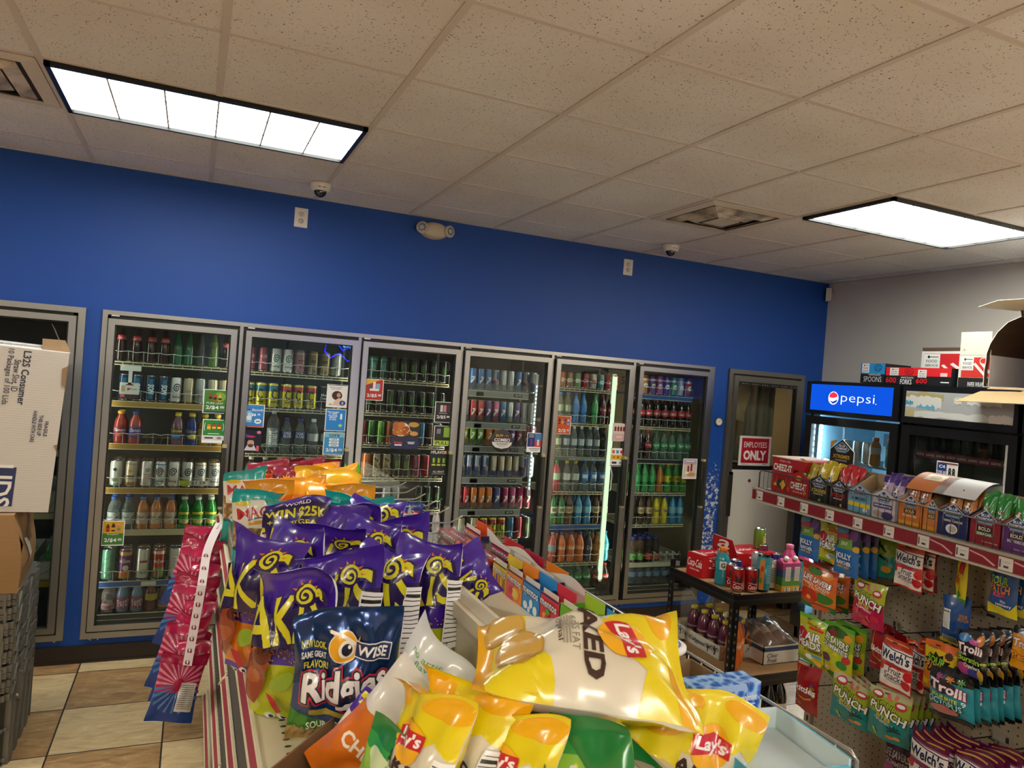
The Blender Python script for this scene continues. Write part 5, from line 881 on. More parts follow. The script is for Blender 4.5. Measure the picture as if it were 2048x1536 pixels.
# ---------------------------------------------------------------- clip strip of pink and blue bags hung on the left rail
S0, S1 = at(440, 1046, 'y', -1.5), at(394, 1302, 'y', -1.62)
PK, PB = '#b3134f', '#163f8c'
rays = [('l', [(.05*math.cos(a), .62+.04*math.sin(a)), (.05+.62*math.cos(a)-.05, .62+.5*math.sin(a))], lambda t: .012+.05*t, '#e38aa8') for a in [math.radians(q) for q in range(-180, 181, 15)]]
rays = [('l', [(.12*math.cos(a), .55+.1*math.sin(a)), (.62*math.cos(a), .55+.42*math.sin(a))], lambda t: .01+.045*t, '#e08aa6' if math.sin(a) > -.25 else '#4a76b4') for a in [math.radians(q) for q in range(0, 360, 15)]]
def pinkm(seed, **k): return pillow(.17, .25, .035, seed, zones=[(.42, PB), (1, PK)], deco_items=rays+[('r', 0, .92, 1, .16, PK)]+[('r', .22, .38, .36, .42, '#d8d8d4')]+[('r', .22, .55-.03*q, .3, .008, '#55555a') for q in range(12)], back=[(.42, PB), (1.01, PK)], back_items=NUTR(0, .4, .5, .5), crumple=.005, mat=lambda h: P(h, .42, 0, .1), **k).mesh('snack_bag')
PM = [pinkm(91), pinkm(92, flop=.2), pinkm(93, twist=.02)]
for i in range(11):
    f = (i+.6)/11; p = S0.lerp(S1, f); lb = f'pink and blue snack bag, {ordinal(i+1)} from the top of hanging strip'
    o = place(PM[i % 3], (0, 0, 0), lb, 'pink and blue bags on the hanging strip', -8-(i % 4)*9 if i < 10 else 8, 0, 0, name='snack_bag')
    R3 = Euler((math.radians(-9-1.2*(i % 3)), math.radians(9+3*(i % 3)), math.radians(-10-(i % 4)*8 if i < 10 else 6)), 'XYZ').to_matrix(); o.rotation_euler = R3.to_euler('XYZ')
    o.location = p+Vector((-.045, -.012*i+.03, .0)) - R3 @ Vector((0, 0, .24))
t = thing('clip_strip', 'white plastic hanging strip with slots holding pink bags', 'display strip', S1); mb = MB(); n = 12
pts = [S0.lerp(S1, k/24) + Vector((-.035*math.sin(PI/2*min(1, k/6)), -.14*min(1, k/10)-.01*k/24*0, 0)) for k in range(25)]
for k in range(24):
    w0, w1 = .018, .018; a, b = pts[k]-S1, pts[k+1]-S1; ex = Vector((math.cos(-.5), math.sin(-.5), 0))
    mb.add([a-ex*w0, a+ex*w0, b+ex*w1, b-ex*w1], [(0, 1, 2, 3)], P('#dcd2d8', .35))
    if k % 2 and k > 3: c = (a+b)/2+Vector((-.001, -.0015, 0)); mb.add([c+ex*x*.018+Vector((0, 0, y*.024)) for x, y in ELL[0]], ELL[1], P('#7a1038', .4)); c2 = c+Vector((0, -.001, .005)); mb.add([c2+ex*x*.008+Vector((0, 0, y*.018)) for x, y in ELL[0]], ELL[1], P('#e8e2e4', .4))
mb.build('strip', t)
mb = MB(); mb.tube([S0-S1+Vector((.02, .02, .0)), pts[0]-S1, pts[1]-S1], .004, WHITE, 6); mb.build('hook', t)
# ---------------------------------------------------------------- mint and gum boxes on the right-hand top deck
D2 = 1.1705; XF = .884
def mint(pa, pb, depth, h, items, label, hx, side='#23205c', lid=True, group='candy boxes in a row on the right-hand deck', open_=True, x0=None, name='candy_box'):
    ya, yb = (pa, pb) if isinstance(pa, float) else (at(*pa, 'z', D2).y, at(*pb, 'z', D2).y); y1, y0 = max(ya, yb)-.003, min(ya, yb)+.003; x = x0 or XF; w = y1-y0
    t = thing(name, label, 'box', (x, (y0+y1)/2, D2), 0, group); mb = MB(); c = P(hx, .4); s = P(side, .4); g = P('#cfc8bc', .6)
    if open_:
        mb.box(0, .002, -w/2, w/2, 0, h, c); mb.box(depth-.002, depth, -w/2, w/2, 0, h*1.25, c); mb.box(.002, depth-.002, -w/2, -w/2+.002, 0, h*.95, s); mb.box(.002, depth-.002, w/2-.002, w/2, 0, h*.95, s); mb.box(.002, depth-.002, -w/2+.002, w/2-.002, 0, .03, g)
        mb.box(.002, .004, -w/2+.01, w/2-.01, h*.2, h+.012, g)
    else: mb.box(0, depth, -w/2, w/2, 0, h, c)
    deco(mb, [('r', 0, .97, 1, .06, side)]+items, plane_map((-.0006, 0, 0), (0, -w, 0), (0, 0, h)), w, h); mb.build('carton', t); return t
def M_(col='#f4f0ee', out='#1d1a50', y=.72): return [('t', 'mentos', 0, y, .92, .26, '#1d1a50' if out else col, {'b': .06, 'r': -2}), ('t', 'mentos', 0, y, .9, .22, col, {'b': .02, 'r': -2})]
dots = lambda cols, n, sd: [('e', random.Random(sd+i).uniform(-.4, .4), random.Random(sd*3+i).uniform(.06, .5), .24, .2, cols[i % len(cols)]) for i in range(n)]
mint((985, 1168), (1009, 1190), .05, .075, [('r', -.36+.18*k, .3, .1, .5, ['#e08a2a', '#6a3a90', '#e0643a', '#e8c83a', '#c83a5a'][k]) for k in range(5)]+M_(), 'rainbow striped mint candy box beside the red wrapped rolls', '#e8c83a')
mint((1009, 1190), (1040, 1214), .05, .08, [('r', -.25, .4, .5, .8, '#e0506a'), ('e', .1, .3, .5, .4, '#f0b83a'), ('e', .05, .3, .36, .28, '#f4d060'), ('e', -.2, .32, .3, .3, '#d83a3a')]+M_(), 'orange and pink fruit candy box between rainbow and blue boxes', '#ee8a2a')
mint((1040, 1214), (1075, 1241), .05, .08, [('e', -.28, .2, .26, .26, '#e4f0f8'), ('e', .05, .34, .2, .3, '#dcecf6'), ('e', .3, .2, .24, .3, '#e4f0f8'), ('e', -.05, .12, .16, .2, '#cfe4f4'), ('e', -.3, .6, .14, .16, '#6ab0e0')]+M_(), 'bright blue mint candy box with white mint pictures', '#2f8ad0')
mint((1075, 1241), (1113, 1270), .05, .08, dots(['#e03a4a', '#f0a030', '#5aa83a', '#f0d040'], 9, 3)+M_(), 'red fruit-mix candy box right of the bright blue one', '#d83a4a')
mint((1115, 1271), (1155, 1301), .07, .085, [('p', [(-.5, .4), (.5, .55), (.5, 1), (-.5, .9)], '#6aa82a'), ('t', 'ICE BREAKERS', 0, .42, .9, .2, '#1c3a14', {'b': .05}), ('t', 'ICE BREAKERS', 0, .42, .88, .18, '#f0f4e8', {'b': .01}), ('e', -.1, .1, .7, .2, '#e8ecd8')], 'lime green sour mint box with white lettering', '#a8cc3a', '#5a9a2a')
mint((1158, 1303), (1212, 1345), .07, .08, [('r', 0, .5, .94, .8, '#eef2f4')]+[('r', -.05, .7-.09*k, .7, .03, '#5a6a80') for k in range(6)], 'white carton edged in blue showing printed small text', '#3a9ad8', '#3a9ad8')
for k, (pa, pb, c) in enumerate(((-2.52, -2.68, '#b8242c'), (-2.69, -2.83, '#a81c3c'), (-2.84, -2.98, '#d87a1c'), (-2.26, -2.42, '#d8501c'))):
    mint(pa, pb, .045, .088, [('t', 'mentos', 0, .8, .9, .22, '#1d1a50', {'b': .05}), ('t', 'mentos', 0, .8, .88, .19, '#f0e8e8', {'b': .01}), ('e', 0, .3, .5, .4, '#e8a03a')], f'{["dark red", "crimson", "amber", "red-orange"][k]} mint box in rear row by wire fence', c, x0=.945)
t = thing('candy_roll_pack', 'clear wrapped stack of red strawberry mint rolls lying on the deck', 'candy pack', (XF-.02, -2.42, D2)); w = .46; mb = MB()
for k, (x, z) in enumerate(((.018, .017), (.054, .017), (.09, .017), (.018, .051), (.054, .051))):
    r = .0165; col = P('#c8303c', .3, 0, .5); Mx = TM((x, -w/2, z), -PI/2); mb = MB(); mb.lathe([(0, 0), (r*.8, 0), (r, .006), (r, w-.006), (r*.8, w), (0, w)], col, 14, Mx)
    mp = lambda u, v, d, x=x, z=z: Vector((x-(r+d)*math.cos((v-.35)*2.6), -u*w, z+(r+d)*math.sin((v-.35)*2.6)))
    deco(mb, [('t', 'mentos', -.26, .5, .34, .62, '#1d1a50', {'b': .05}), ('t', 'mentos', -.26, .5, .33, .52, '#f4efee', {'b': .02}), ('t', 'mentos', .2, .5, .34, .62, '#1d1a50', {'b': .05}), ('t', 'mentos', .2, .5, .33, .52, '#f4efee', {'b': .02}), ('e', .44, .5, .07, .6, '#e86a6a'), ('e', -.03, .5, .07, .6, '#e88a8a')], mp, w, .043, 0, 6); mb.build('roll', t)
mb = MB(); mb.box(-.002, .11, -w/2-.01, w/2+.01, .0, .071, clear('#ffffff', 1.3, .08, 'shrink_wrap', .03)); mb.build('wrapper', t)
def tray(pa, pb, x0, x1, h, label, inside, hx='#8d7354'):
    ya, yb = at(*pa, 'z', D2).y, at(*pb, 'z', D2).y; y1, y0 = max(ya, yb), min(ya, yb); c = cardboard(hx); t = thing('cardboard_tray', label, 'tray', (x0, (y0+y1)/2, D2), 0, 'cardboard trays on the right-hand deck'); w = (y1-y0)/2-.004; D = x1-x0; mb = MB()
    mb.box(0, .003, -w, w, 0, h*.6, c); mb.box(D-.003, D, -w, w, 0, h, c); mb.box(0, D, -w, -w+.003, 0, h, c); mb.box(0, D, w-.003, w, 0, h, c); mb.box(0, D, -w, w, 0, .003, c); mb.build('carton', t)
    mb = MB(); [mb.box(.008+.03*k, .03+.03*k, -w+.008, w-.008, .004, h*.45, P(inside, .4)) for k in range(int((D-.02)/.03))]; mb.build('candy_packs', t); return t
tray((1158, 1303), (1212, 1345), .955, .992, .085, 'open brown tray behind the lime green mint box', '#d8d0c4'); tray((1214, 1347), (1290, 1405), .884, .985, .085, 'open brown tray under the right end of the lying chip bag', '#c8b8a0'); tray((1292, 1407), (1370, 1465), .884, .985, .085, 'open brown tray with cream rim near wire fence end', '#bfae96')
t = thing('candy_tub', 'round white candy tub lid with purple lettering on the brown tray', 'lid', at(1318, 1297, 'z', 1.262)); mb = MB(); mb.lathe([(0, 0), (.052, 0), (.056, .004), (.056, .012), (.05, .014), (0, .014)], WHITE, 28)
deco(mb, [('e', 0, .5, .9, .9, '#5a7ab8'), ('e', 0, .5, .8, .8, '#e8ecf4'), ('e', .05, .6, .5, .4, '#b83a6a'), ('t', 'Icebreakers', 0, .45, .7, .16, '#3a2a80', {'b': .03})], plane_map((0, -.05, .0145), (.1, 0, 0), (0, .1, 0)), .1, .1); mb.build('lid', t)
y_ = -3.74; t = thing('candy_box', 'blue ice-patterned mint box facing the near end, behind tilted chip bag', 'box', (.905, y_, D2)); mb = MB(); m_i, nt, b, _o = nodes('ice_print'); tc = N(nt, 'TexCoord'); vo = N(nt, 'TexVoronoi', Scale=70.0); L(nt, tc.outputs['Object'], vo.inputs['Vector']); L(nt, ramp(nt, vo.outputs['Distance'], [(0, '#123a86'), (.4, '#2a6ac8'), (.7, '#9ac4ee')]), b.inputs['Base Color']); b.inputs['Roughness'].default_value = .35
mb.box(-.075, .07, 0, .05, 0, .125, m_i); box_deco(mb, [('p', [(-.2, .9), (.3, .9), (.26, 1.0), (-.18, 1.0)], '#9ab8e4'), ('t', 'ICE', -.06, .48, .36, .22, '#10285c', {'b': .06}), ('t', 'ICE', -.06, .48, .34, .2, '#f4f6fa', {'b': .02}), ('t', 'coolmint', .3, .8, .28, .1, '#f0f4fa', {'b': .02}), ('r', .3, .7, .24, .02, '#c8d8ee')], 'f', -.075, .07, 0, .05, 0, .125); mb.build('carton', t)
t = thing('candy_box', 'pale cyan open carton at wire fence end, bottom right', 'box', (.92, -3.84, D2), -.12); mb = MB(); c = P('#3fa8cc', .4); cw = P('#cfe0e4', .5)
mb.box(-.1, -.098, -.09, .09, 0, .07, c); mb.box(.066, .068, -.09, .09, 0, .085, cw); mb.box(-.1, .068, -.09, -.088, 0, .075, c); mb.box(-.1, .068, .088, .09, 0, .085, cw); mb.box(-.1, .068, -.09, .09, 0, .003, cw); mb.box(.068, .07, -.09, .09, .07, .086, c); mb.box(-.09, .06, -.085, .085, .003, .05, P('#b8c8cc', .5)); mb.build('carton', t)
# white flaps behind the rear row, packs on the hooks
t = thing('cardboard_flap', 'white folded carton flap standing along the wire fence', 'flap', (.985, -2.75, D2)); mb = MB(); mb.grid(lambda a, b: Vector((.004*math.sin(9*a)-.012*b, -.35+.7*a, .1*b+.012*b*math.sin(14*a))), 24, 3, P('#e4ddd0', .6)); mb.build('flap', t)
pack = pillow(.11, .15, .012, 95, base='#d8d6d2', deco_items=[('r', -.1, .74, .6, .3, '#ecebe8')]+[('r', -.05, .84-.06*k, .5, .012, '#55555a') for k in range(8)]+[('r', .2, .2, .3, .12, '#3a3a3a')], back='#c8c6c2', crumple=.003).mesh('candy_pack')
for k in range(9): x = .735+.03*k; place(pack, (x, HK[7]+.0+.004*(k % 3), 1.2-.145), f'white-backed candy pack, {ordinal(k+1)} from the spine on the nearest hook', 'white-backed packs on the nearest hook', 82+6*(k % 3), 0, 0, name='candy_pack')
for k, i in enumerate((3, 4, 4, 5)): place(pack, (.78+.07*k, HK[i]-.005, 1.06), f'white-backed candy pack, {ordinal(k+1)} along the middle hooks', 'white-backed packs on the middle hooks', 60+10*k, 0, 0, name='candy_pack')
bl = pillow(.13, .19, .03, 96, base='#1c56b0', zones=[(.7, '#1c56b0'), (1, '#173a90')], deco_items=[('t', 'Smi', 0, .3, .6, .14, '#f0f4f8', {'b': .02, 'r': 20}), ('p', [(-.4, .5), (.4, .62), (.4, .84), (-.4, .72)], '#c8343c'), ('t', 'LABE', 0, .68, .7, .14, '#e8e0e0', {'b': .03, 'r': 8})], back='#1c4a9a').mesh('candy_bag')
place(bl, (.9, -1.6, 1.035), 'blue and red candy bag hanging from a middle hook', 'blue candy bags on the hooks', -15, 0, 8, name='candy_bag')
for k in range(3): place(bl, (.76+.05*k, HK[1], 1.02), f'small dark blue candy bag, {ordinal(k+1)} along second farthest hook', 'blue candy bags on the hooks', 70, 0, 0, name='candy_bag', sc=.8)
mb = MB(); g = P('#6ad01e', .35)
for s_ in (-1, 1): mb.add([(s_*.03-.012, 0, 0), (s_*.03+.012, 0, 0), (s_*.034+.008, 0, .05), (s_*.034-.004, 0, .07), (s_*.03-.014, 0, .04)], [(0, 1, 2, 3, 4)], g); mb.box(s_*.03-.012, s_*.03+.012, -.006, .006, -.01, .03, g)
mb.box(-.045, .045, -.006, .006, -.02, .004, g); mb.box(-.04, .04, -.004, .004, -.1, -.02, P('#c8b84a', .4))
o = mb.build('novelty_candy'); o.location = (.79, HK[0]-.03, 1.235); tag(o, 'lime green two-pronged novelty candy on farthest hook', 'candy')
o = mb.mesh('x'); t = thing('hook_stop', 'white round plastic stop disc on the nearest hook', 'hook stop', (.95, HK[7], 1.205)); mb = MB(); mb.lathe([(0, -.002), (.022, -.002), (.022, .002), (0, .002)], P('#e8e8e6', .3), 24, TM((0, 0, 0), 0, PI/2)); mb.build('disc', t)
# ================================================================ staff door
d = bpy.data.objects.new('door_1', None); COL.objects.link(d); d.location = (4.0, 0, 0); d['kind'] = 'structure'; DO = Vector((-4.0, 0, 0))
def dp(mb, n, par=None):
    o = mb.build(n, par or d)
    if not par: o.location = DO
    return o
DS = P('#8d8a84', .35, .85, name='dull_aluminium')
mb = MB(); a, b = 4.0, 4.815
mb.box(a, a+.04, -.022, .07, 0, 1.985, DS); mb.box(b-.04, b, -.022, .07, 0, 1.985, DS); mb.box(a, b, -.022, .07, 1.985, 2.022, DS); mb.box(a+.04, b-.04, -.005, .05, 1.975, 1.985, BLACK); mb.box(b-.052, b-.04, -.005, .05, 0, 1.98, BLACK); dp(mb, 'frame')
mb = MB(); l0, l1 = 4.042, 4.762; PW = P('#cfcac0', .4, name='white_door_panel')
for x0, x1, z0, z1, m in ((l0, l0+.04, .1, 1.97, DS), (l1-.045, l1, .1, 1.97, DS), (l0+.04, l1-.045, 1.925, 1.97, DS), (l0+.04, l1-.045, 1.2, 1.235, BLACK), (l0+.04, l1-.045, .1, 1.2, PW)): mb.box(x0, x1, -.04, -.005, z0, z1, m)
mb.box(l1-.06, l1-.045, -.035, -.01, 1.235, 1.925, BLACK); mb.box(l0+.04, l1-.06, -.035, -.01, 1.895, 1.925, P('#1a1a1a', .5))
for k in range(24): mb.box(l0+.06+.026*k, l0+.068+.026*k, -.037, -.035, 1.905, 1.912, P('#a8a49a', .4)) if k % 4 else None
mb.lathe([(0, 0), (.014, 0), (.014, .006), (0, .008)], P('#5a1c18', .5), 14, TM((4.27, -.04, 1.11), PI/2)); lf = dp(mb, 'leaf')
mb = MB(); mb.box(l0+.04, l1-.06, -.025, -.02, 1.235, 1.9, GLASS); mb.build('pane', lf); mb = MB(); mb.box(l0+.008, l0+.03, -.07, -.045, .82, 1.18, P('#5a5850', .35, .8)); mb.box(l0+.008, l0+.03, -.07, -.04, 1.16, 1.18, DS); mb.build('handle', lf)
mb = MB(); st = P('#6f6353', .7, name='stockroom_wall'); mb.box(3.9, 5.0, .85, .9, 0, 2.1, st); mb.box(3.88, 3.9, .08, .9, 0, 2.1, st); mb.box(4.98, 5.0, .08, .9, 0, 2.1, st); mb.box(3.88, 5.0, .08, .9, 2.06, 2.1, st)
wb = mb.build('wall_stockroom'); struct(wb)
LATE = True
mb = MB(); cm, nt, bb, _o = nodes('brown_plastic'); tc = N(nt, 'TexCoord'); mp = N(nt, 'Mapping'); mp.inputs['Scale'].default_value = (26, 3, .8); L(nt, tc.outputs['Object'], mp.inputs[0]); n = N(nt, 'TexNoise', Scale=1.5, Detail=5.0); L(nt, mp.outputs[0], n.inputs['Vector']); L(nt, ramp(nt, n.outputs['Fac'], [(.3, '#6e5f4c'), (.7, '#a8957a')]), bb.inputs['Base Color']); bb.inputs['Roughness'].default_value = .35
mb.grid(lambda u, v: Vector((4.36+.44*u, .3+.02*math.sin(u*22)+.006*math.sin(u*60), .1+1.9*v)), 60, 2, cm); tag(mb.build('strip_curtain'), 'brown translucent plastic strip curtain behind staff door window', 'curtain')
mb = MB(); mb.grid(lambda u, v: Vector((4.22+.2*u-.08*v*(1-u), .22+.03*math.sin(7*u+5*v), 1.62+.3*v+.05*u*(1-v)*-1)), 8, 8, P('#b89a72', .3)); tag(mb.build('plastic_sheet'), 'crumpled tan plastic sheet hanging behind the staff door window', 'sheet')
for k, (x, z, hx, lb) in enumerate(((4.14, 1.24, '#3a3430', 'dark carton lowest of stack behind the staff door glass'), (4.14, 1.36, '#4a4038', 'dark carton in the middle of stack behind the staff door glass'))):
    t = thing('carton', lb, 'box', (x, .25, z), 0, 'cartons behind the staff door'); mb = MB(); mb.box(-.08, .08, -.1, .1, 0, .115, P(hx, .6)); deco(mb, [('r', 0, .5, .5, .3, '#b8a890'), ('t', 'HANDLE', 0, .5, .4, .14, '#2a2420')] if not k else [('r', 0, .5, .6, .2, '#6a4438')], plane_map((0, -.1006, 0), (.16, 0, 0), (0, 0, .115)), .16, .115); mb.build('body', t)
mb = MB(); mb.box(4.06, 4.4, .14, .4, 1.2, 1.239, P('#3a3530', .6)); tag(mb.build('stock_shelf'), 'dark stockroom shelf edge behind the staff door glass', 'shelf')
for k in range(3): put('dgr' if k < 2 else 'gold', (4.1+.085*k, .24, 1.476 if k < 2 else 1.476), f'dark bottle-shaped can {ordinal(k+1)} from left behind staff door glass', 'drinks behind the staff door')
t = thing('sign', 'red and white EMPLOYEES ONLY sign on the staff door glass', 'sign', (4.305, -.041, 1.235)); mb = MB(); mb.box(-.168, .168, -.003, 0, 0, .245, P('#e4e0da', .45))
deco(mb, [('r', 0, .51, .86, .84, '#b3182a'), ('t', 'EMPLOYEES', 0, .71, .72, .19, '#f4f0ec', {'b': .005}), ('t', 'ONLY', 0, .35, .72, .34, '#f4f0ec', {'b': .05}), ('r', -.3, .05, .2, .015, '#b3182a'), ('r', .32, .05, .1, .015, '#3a3a6a')], plane_map((0, -.0032, 0), (.336, 0, 0), (0, 0, .245)), .336, .245); mb.build('plate', t)
# ================================================================ black glass-door fridges along the right wall
FX = 4.25
FB = P('#0f1012', .35, 0, .2, name='fridge_black'); BKB = P('#17181b', .4)
def fridge(y1, y0, label, lit, head):
    t = thing('beverage_fridge', label, 'fridge', (FX+.36, (y0+y1)/2, 0), 0, 'black upright fridges'); O = Vector((-FX-.36, -(y0+y1)/2, 0))
    def b_(mb, n, par=None):
        o = mb.build(n, par or t)
        if not par: o.location = O
        return o
    mb = MB(); X1 = 4.99; IN = P('#a4cfe4' if lit else '#8f9496', .5)  # lit liner coloured blue to carry the tube's glow; the unlit one grey
    mb.box(FX+.04, X1, y0, y0+.03, .02, 1.96, FB); mb.box(FX+.04, X1, y1-.03, y1, .02, 1.96, FB); mb.box(FX+.04, X1, y0, y1, 1.72, 1.96, FB); mb.box(X1-.03, X1, y0, y1, .02, 1.96, FB); mb.box(FX+.04, X1, y0, y1, .02, .2, FB)
    mb.box(X1-.05, X1-.03, y0+.03, y1-.03, .2, 1.72, IN); mb.box(FX+.1, X1-.03, y0+.03, y0+.035, .2, 1.72, IN); mb.box(FX+.1, X1-.03, y1-.035, y1-.03, .2, 1.72, IN); mb.box(FX+.06, X1-.03, y0+.03, y1-.03, 1.71, 1.72, IN); b_(mb, 'cabinet')
    mb = MB(); mb.box(FX-.02, FX+.04, y0, y1, 1.715, 1.955, FB); hb = b_(mb, 'header'); head(hb, y0, y1)
    mb = MB(); w = .06
    for c, e, z0, z1 in ((y0, y0+w, .12, 1.7), (y1-w, y1, .12, 1.7), (y0+w, y1-w, .12, .22), (y0+w, y1-w, 1.64, 1.7)): mb.box(FX-.01, FX+.035, c, e, z0, z1, FB)
    if not lit: mb.box(FX-.012, FX-.01, y0+w-.012, y0+w-.0, .22, 1.64, P('#b8bcbc', .4))
    dr = b_(mb, 'door'); mb = MB(); mb.box(FX+.005, FX+.011, y0+w, y1-w, .22, 1.64, GLASS); g = mb.build('glass', dr); mb = MB(); mb.box(FX-.035, FX-.012, y0+.012, y0+.035, .7, 1.3, BKB); mb.build('handle', dr)
    mb = MB(); e = emis('#d4eeff', 70.0, 'fridge_tube') if lit else P('#d0d4d4', .4)
    for k in range(30 if lit else 1):
        if lit: mb.box(FX+.06, FX+.075, y1-.09, y1-.08, .3+.045*k, .33+.045*k, e)
        else: mb.box(FX+.1, FX+.11, y0+.05, y0+.06, .3, 1.6, e)
    b_(mb, 'light_tube')
    for z in ((.5, .8, 1.1, 1.385) if lit else (.5, .85, 1.2, 1.53)):
        mb = MB(); [mb.box(FX+.1, X1-.06, y0+.05+.04*k, y0+.054+.04*k, z-.006, z, WIRE) for k in range(int((y1-y0-.1)/.04)+1)]; mb.box(FX+.1, FX+.106, y0+.04, y1-.04, z-.012, z+.002, WIRE)
        if z == 1.53: mb.box(FX+.07, FX+.075, y0+.05, y1-.05, z-.03, z+.012, P('#7a2430', .4)); deco(mb, [('t', 'ALANI NU', -.44+.11*k, .5, .09, .4, '#e8d8dc') for k in range(9)], plane_map((FX+.0695, (y0+y1)/2, z-.03), (0, -(y1-y0-.1), 0), (0, 0, .042)), y1-y0-.1, .042)
        b_(mb, 'shelf')
    return t
def head_pepsi(hb, y0, y1):
    M = plane_map((FX-.0206, (y0+y1)/2, 1.745), (0, -(y1-y0-.09), 0), (0, 0, .19)); W_, H_ = y1-y0-.09, .19
    mb = MB(); bl = bpy.data.materials.new('backlit_blue'); bl.use_nodes = True; nt = bl.node_tree; nt.nodes.clear(); e = N(nt, 'Emission', Strength=.85); e.inputs[0].default_value = lin('#0d4fd0'); oo = N(nt, 'OutputMaterial'); L(nt, e.outputs[0], oo.inputs[0])
    wl, rd, db = emis('#f2f6ff', .95, 'backlit_white'), emis('#e8304a', .9, 'backlit_red'), emis('#0a2f96', .9, 'backlit_navy')
    deco(mb, [('r', 0, .5, 1, 1, bl), ('e', -.2, .5, .13, .5, wl), ('p', [(-.255, .52), (-.245, .66), (-.2, .735), (-.155, .66), (-.148, .56), (-.2, .5)], rd), ('p', [(-.25, .4), (-.2, .28), (-.155, .36), (-.148, .46), (-.2, .36)], db)] + [('l', [(-.275-.01*math.sin(q*.4), .3+.05*q), (-.285-.01*math.sin(q*.4), .33+.05*q)], .008, db) for q in range(8)] + [('t', 'pepsi', .1, .49, .4, .42, wl, {'b': -.012}), ('e', .32, .38, .01, .04, wl)], M, W_, H_); mb.build('sign_panel', hb)
def head_torn(hb, y0, y1):
    M = plane_map((FX-.0206, (y0+y1)/2, 1.755), (0, -(y1-y0-.05), 0), (0, 0, .165)); rs = random.Random(4); mb = MB()
    def rag(x0, x1, ya, yb, n=14): return [(x0+(x1-x0)*k/n, yb+rs.uniform(-.08, .04)) for k in range(n+1)]+[(x1-(x1-x0)*k/n, ya+rs.uniform(-.05, .05)) for k in range(n+1)]
    deco(mb, [('r', 0, .5, 1, 1, '#a8abac'), ('p', rag(-.5, -.12, .62, .98), '#a89c6a'), ('p', rag(-.5, -.14, .4, .82), '#cfcfca'), ('p', rag(-.5, -.42, .45, .65), '#4f9ab8'), ('p', rag(-.38, -.2, .35, .5), '#5fa6c0'), ('p', rag(-.5, -.35, .02, .3), '#b5a878'), ('p', rag(-.4, .5, .02, .26), '#cdcdc8'), ('p', rag(.1, .4, .6, .86), '#d4d4cf'), ('p', rag(-.02, .05, .6, .85), '#d6d2c4'), ('p', rag(.3, .48, .0, .3), '#dcdad4')], M, 1, 1); mb.build('sign_panel', hb)
def head_blank(hb, y0, y1): pass
fr1 = fridge(-.62, -1.405, 'black upright fridge with lit blue soda sign, next to the corner', True, head_pepsi)
fr2 = fridge(-1.43, -2.16, 'black upright fridge with torn paper on its header, unlit inside', False, head_torn)
fr3 = fridge(-2.185, -2.92, 'black upright fridge nearest the camera at the right edge', False, head_blank)
bot('gao', 'sport', '#b8762a', '#d8682a', 'orange sports drink', '#c8b8a8', [('t', 'G', 0, .5, .4, .6, '#f0f0ee', {'b': .03})]); bot('gab', 'sport', '#6fb4cc', '#d8803a', 'pale blue sports drink', '#a8cad4', [('t', 'G', 0, .5, .4, .6, '#1f2a30', {'b': .03})]); bot('gat', 'sport', '#23889a', '#e0762a', 'teal sports drink', '#2f98a4', [('r', -.05, .5, .42, 1, '#e0e4e2'), ('t', 'G', -.05, .5, .26, .6, '#1f2224', {'b': .03})])
for k, (key, y, x, lb) in enumerate((('gao', -1.14, 4.37, 'orange sports drink bottle on left in the blue-signed fridge'), ('gao', -1.19, 4.46, 'orange sports drink bottle standing behind another in blue-signed fridge'), ('gab', -1.26, 4.37, 'pale blue sports drink bottle with orange cap in the fridge'))): put(key, (x, y, 1.387), lb, 'sports drinks in the fridge', .4)
for k, y in enumerate((-.86, -.95, -1.03)): put('slv', (4.42, y, 1.387), f'silver can on top shelf of the blue-signed fridge, {ordinal(k+1)} from left', 'cans in the blue-signed fridge')
t = thing('price_poster', 'small grey notice behind the glass of blue-signed fridge', 'poster', (4.9, -.83, 1.5)); mb = MB(); mb.box(0, .004, -.06, .06, 0, .1, P('#5a6a78', .5)); mb.build('card', t)
for k in range(8): put('blk', (4.42, -1.53-.075*k, 1.532), f'dark can on the top shelf of unlit fridge, {ordinal(k+1)} from left', 'dark cans in the unlit fridge')
t = thing('poster', 'blue and white energy drink price card on the unlit fridge', 'poster', (FX-.012, -1.765, 1.30), 0); mb = MB(); mb.box(-.002, 0, -.068, .068, 0, .2, WHITE)
deco(mb, [('r', -.24, .62, .44, .68, '#1f3f8c'), ('t', 'C4', -.24, .84, .3, .1, '#e8ecd8', {'b': .04}), ('t', '2/$5.00', -.24, .64, .4, .14, '#f4f6f8', {'b': .02}), ('r', -.24, .38, .36, .12, '#4a6a4a'), ('t', '8', .14, .68, .14, .3, '#22221c', {'b': .04}), ('t', '8', .32, .68, .14, .3, '#22221c', {'b': .04}), ('r', .23, .5, .36, .04, '#c8b83a'), ('r', .1, .95, .8, .04, '#7a3a4a'), ('e', .18, .22, .24, .2, '#3a2a24'), ('r', .18, .08, .4, .12, '#26262a')], plane_map((-.0024, 0, 0), (0, -.136, 0), (0, 0, .2)), .136, .2); mb.build('card', t)
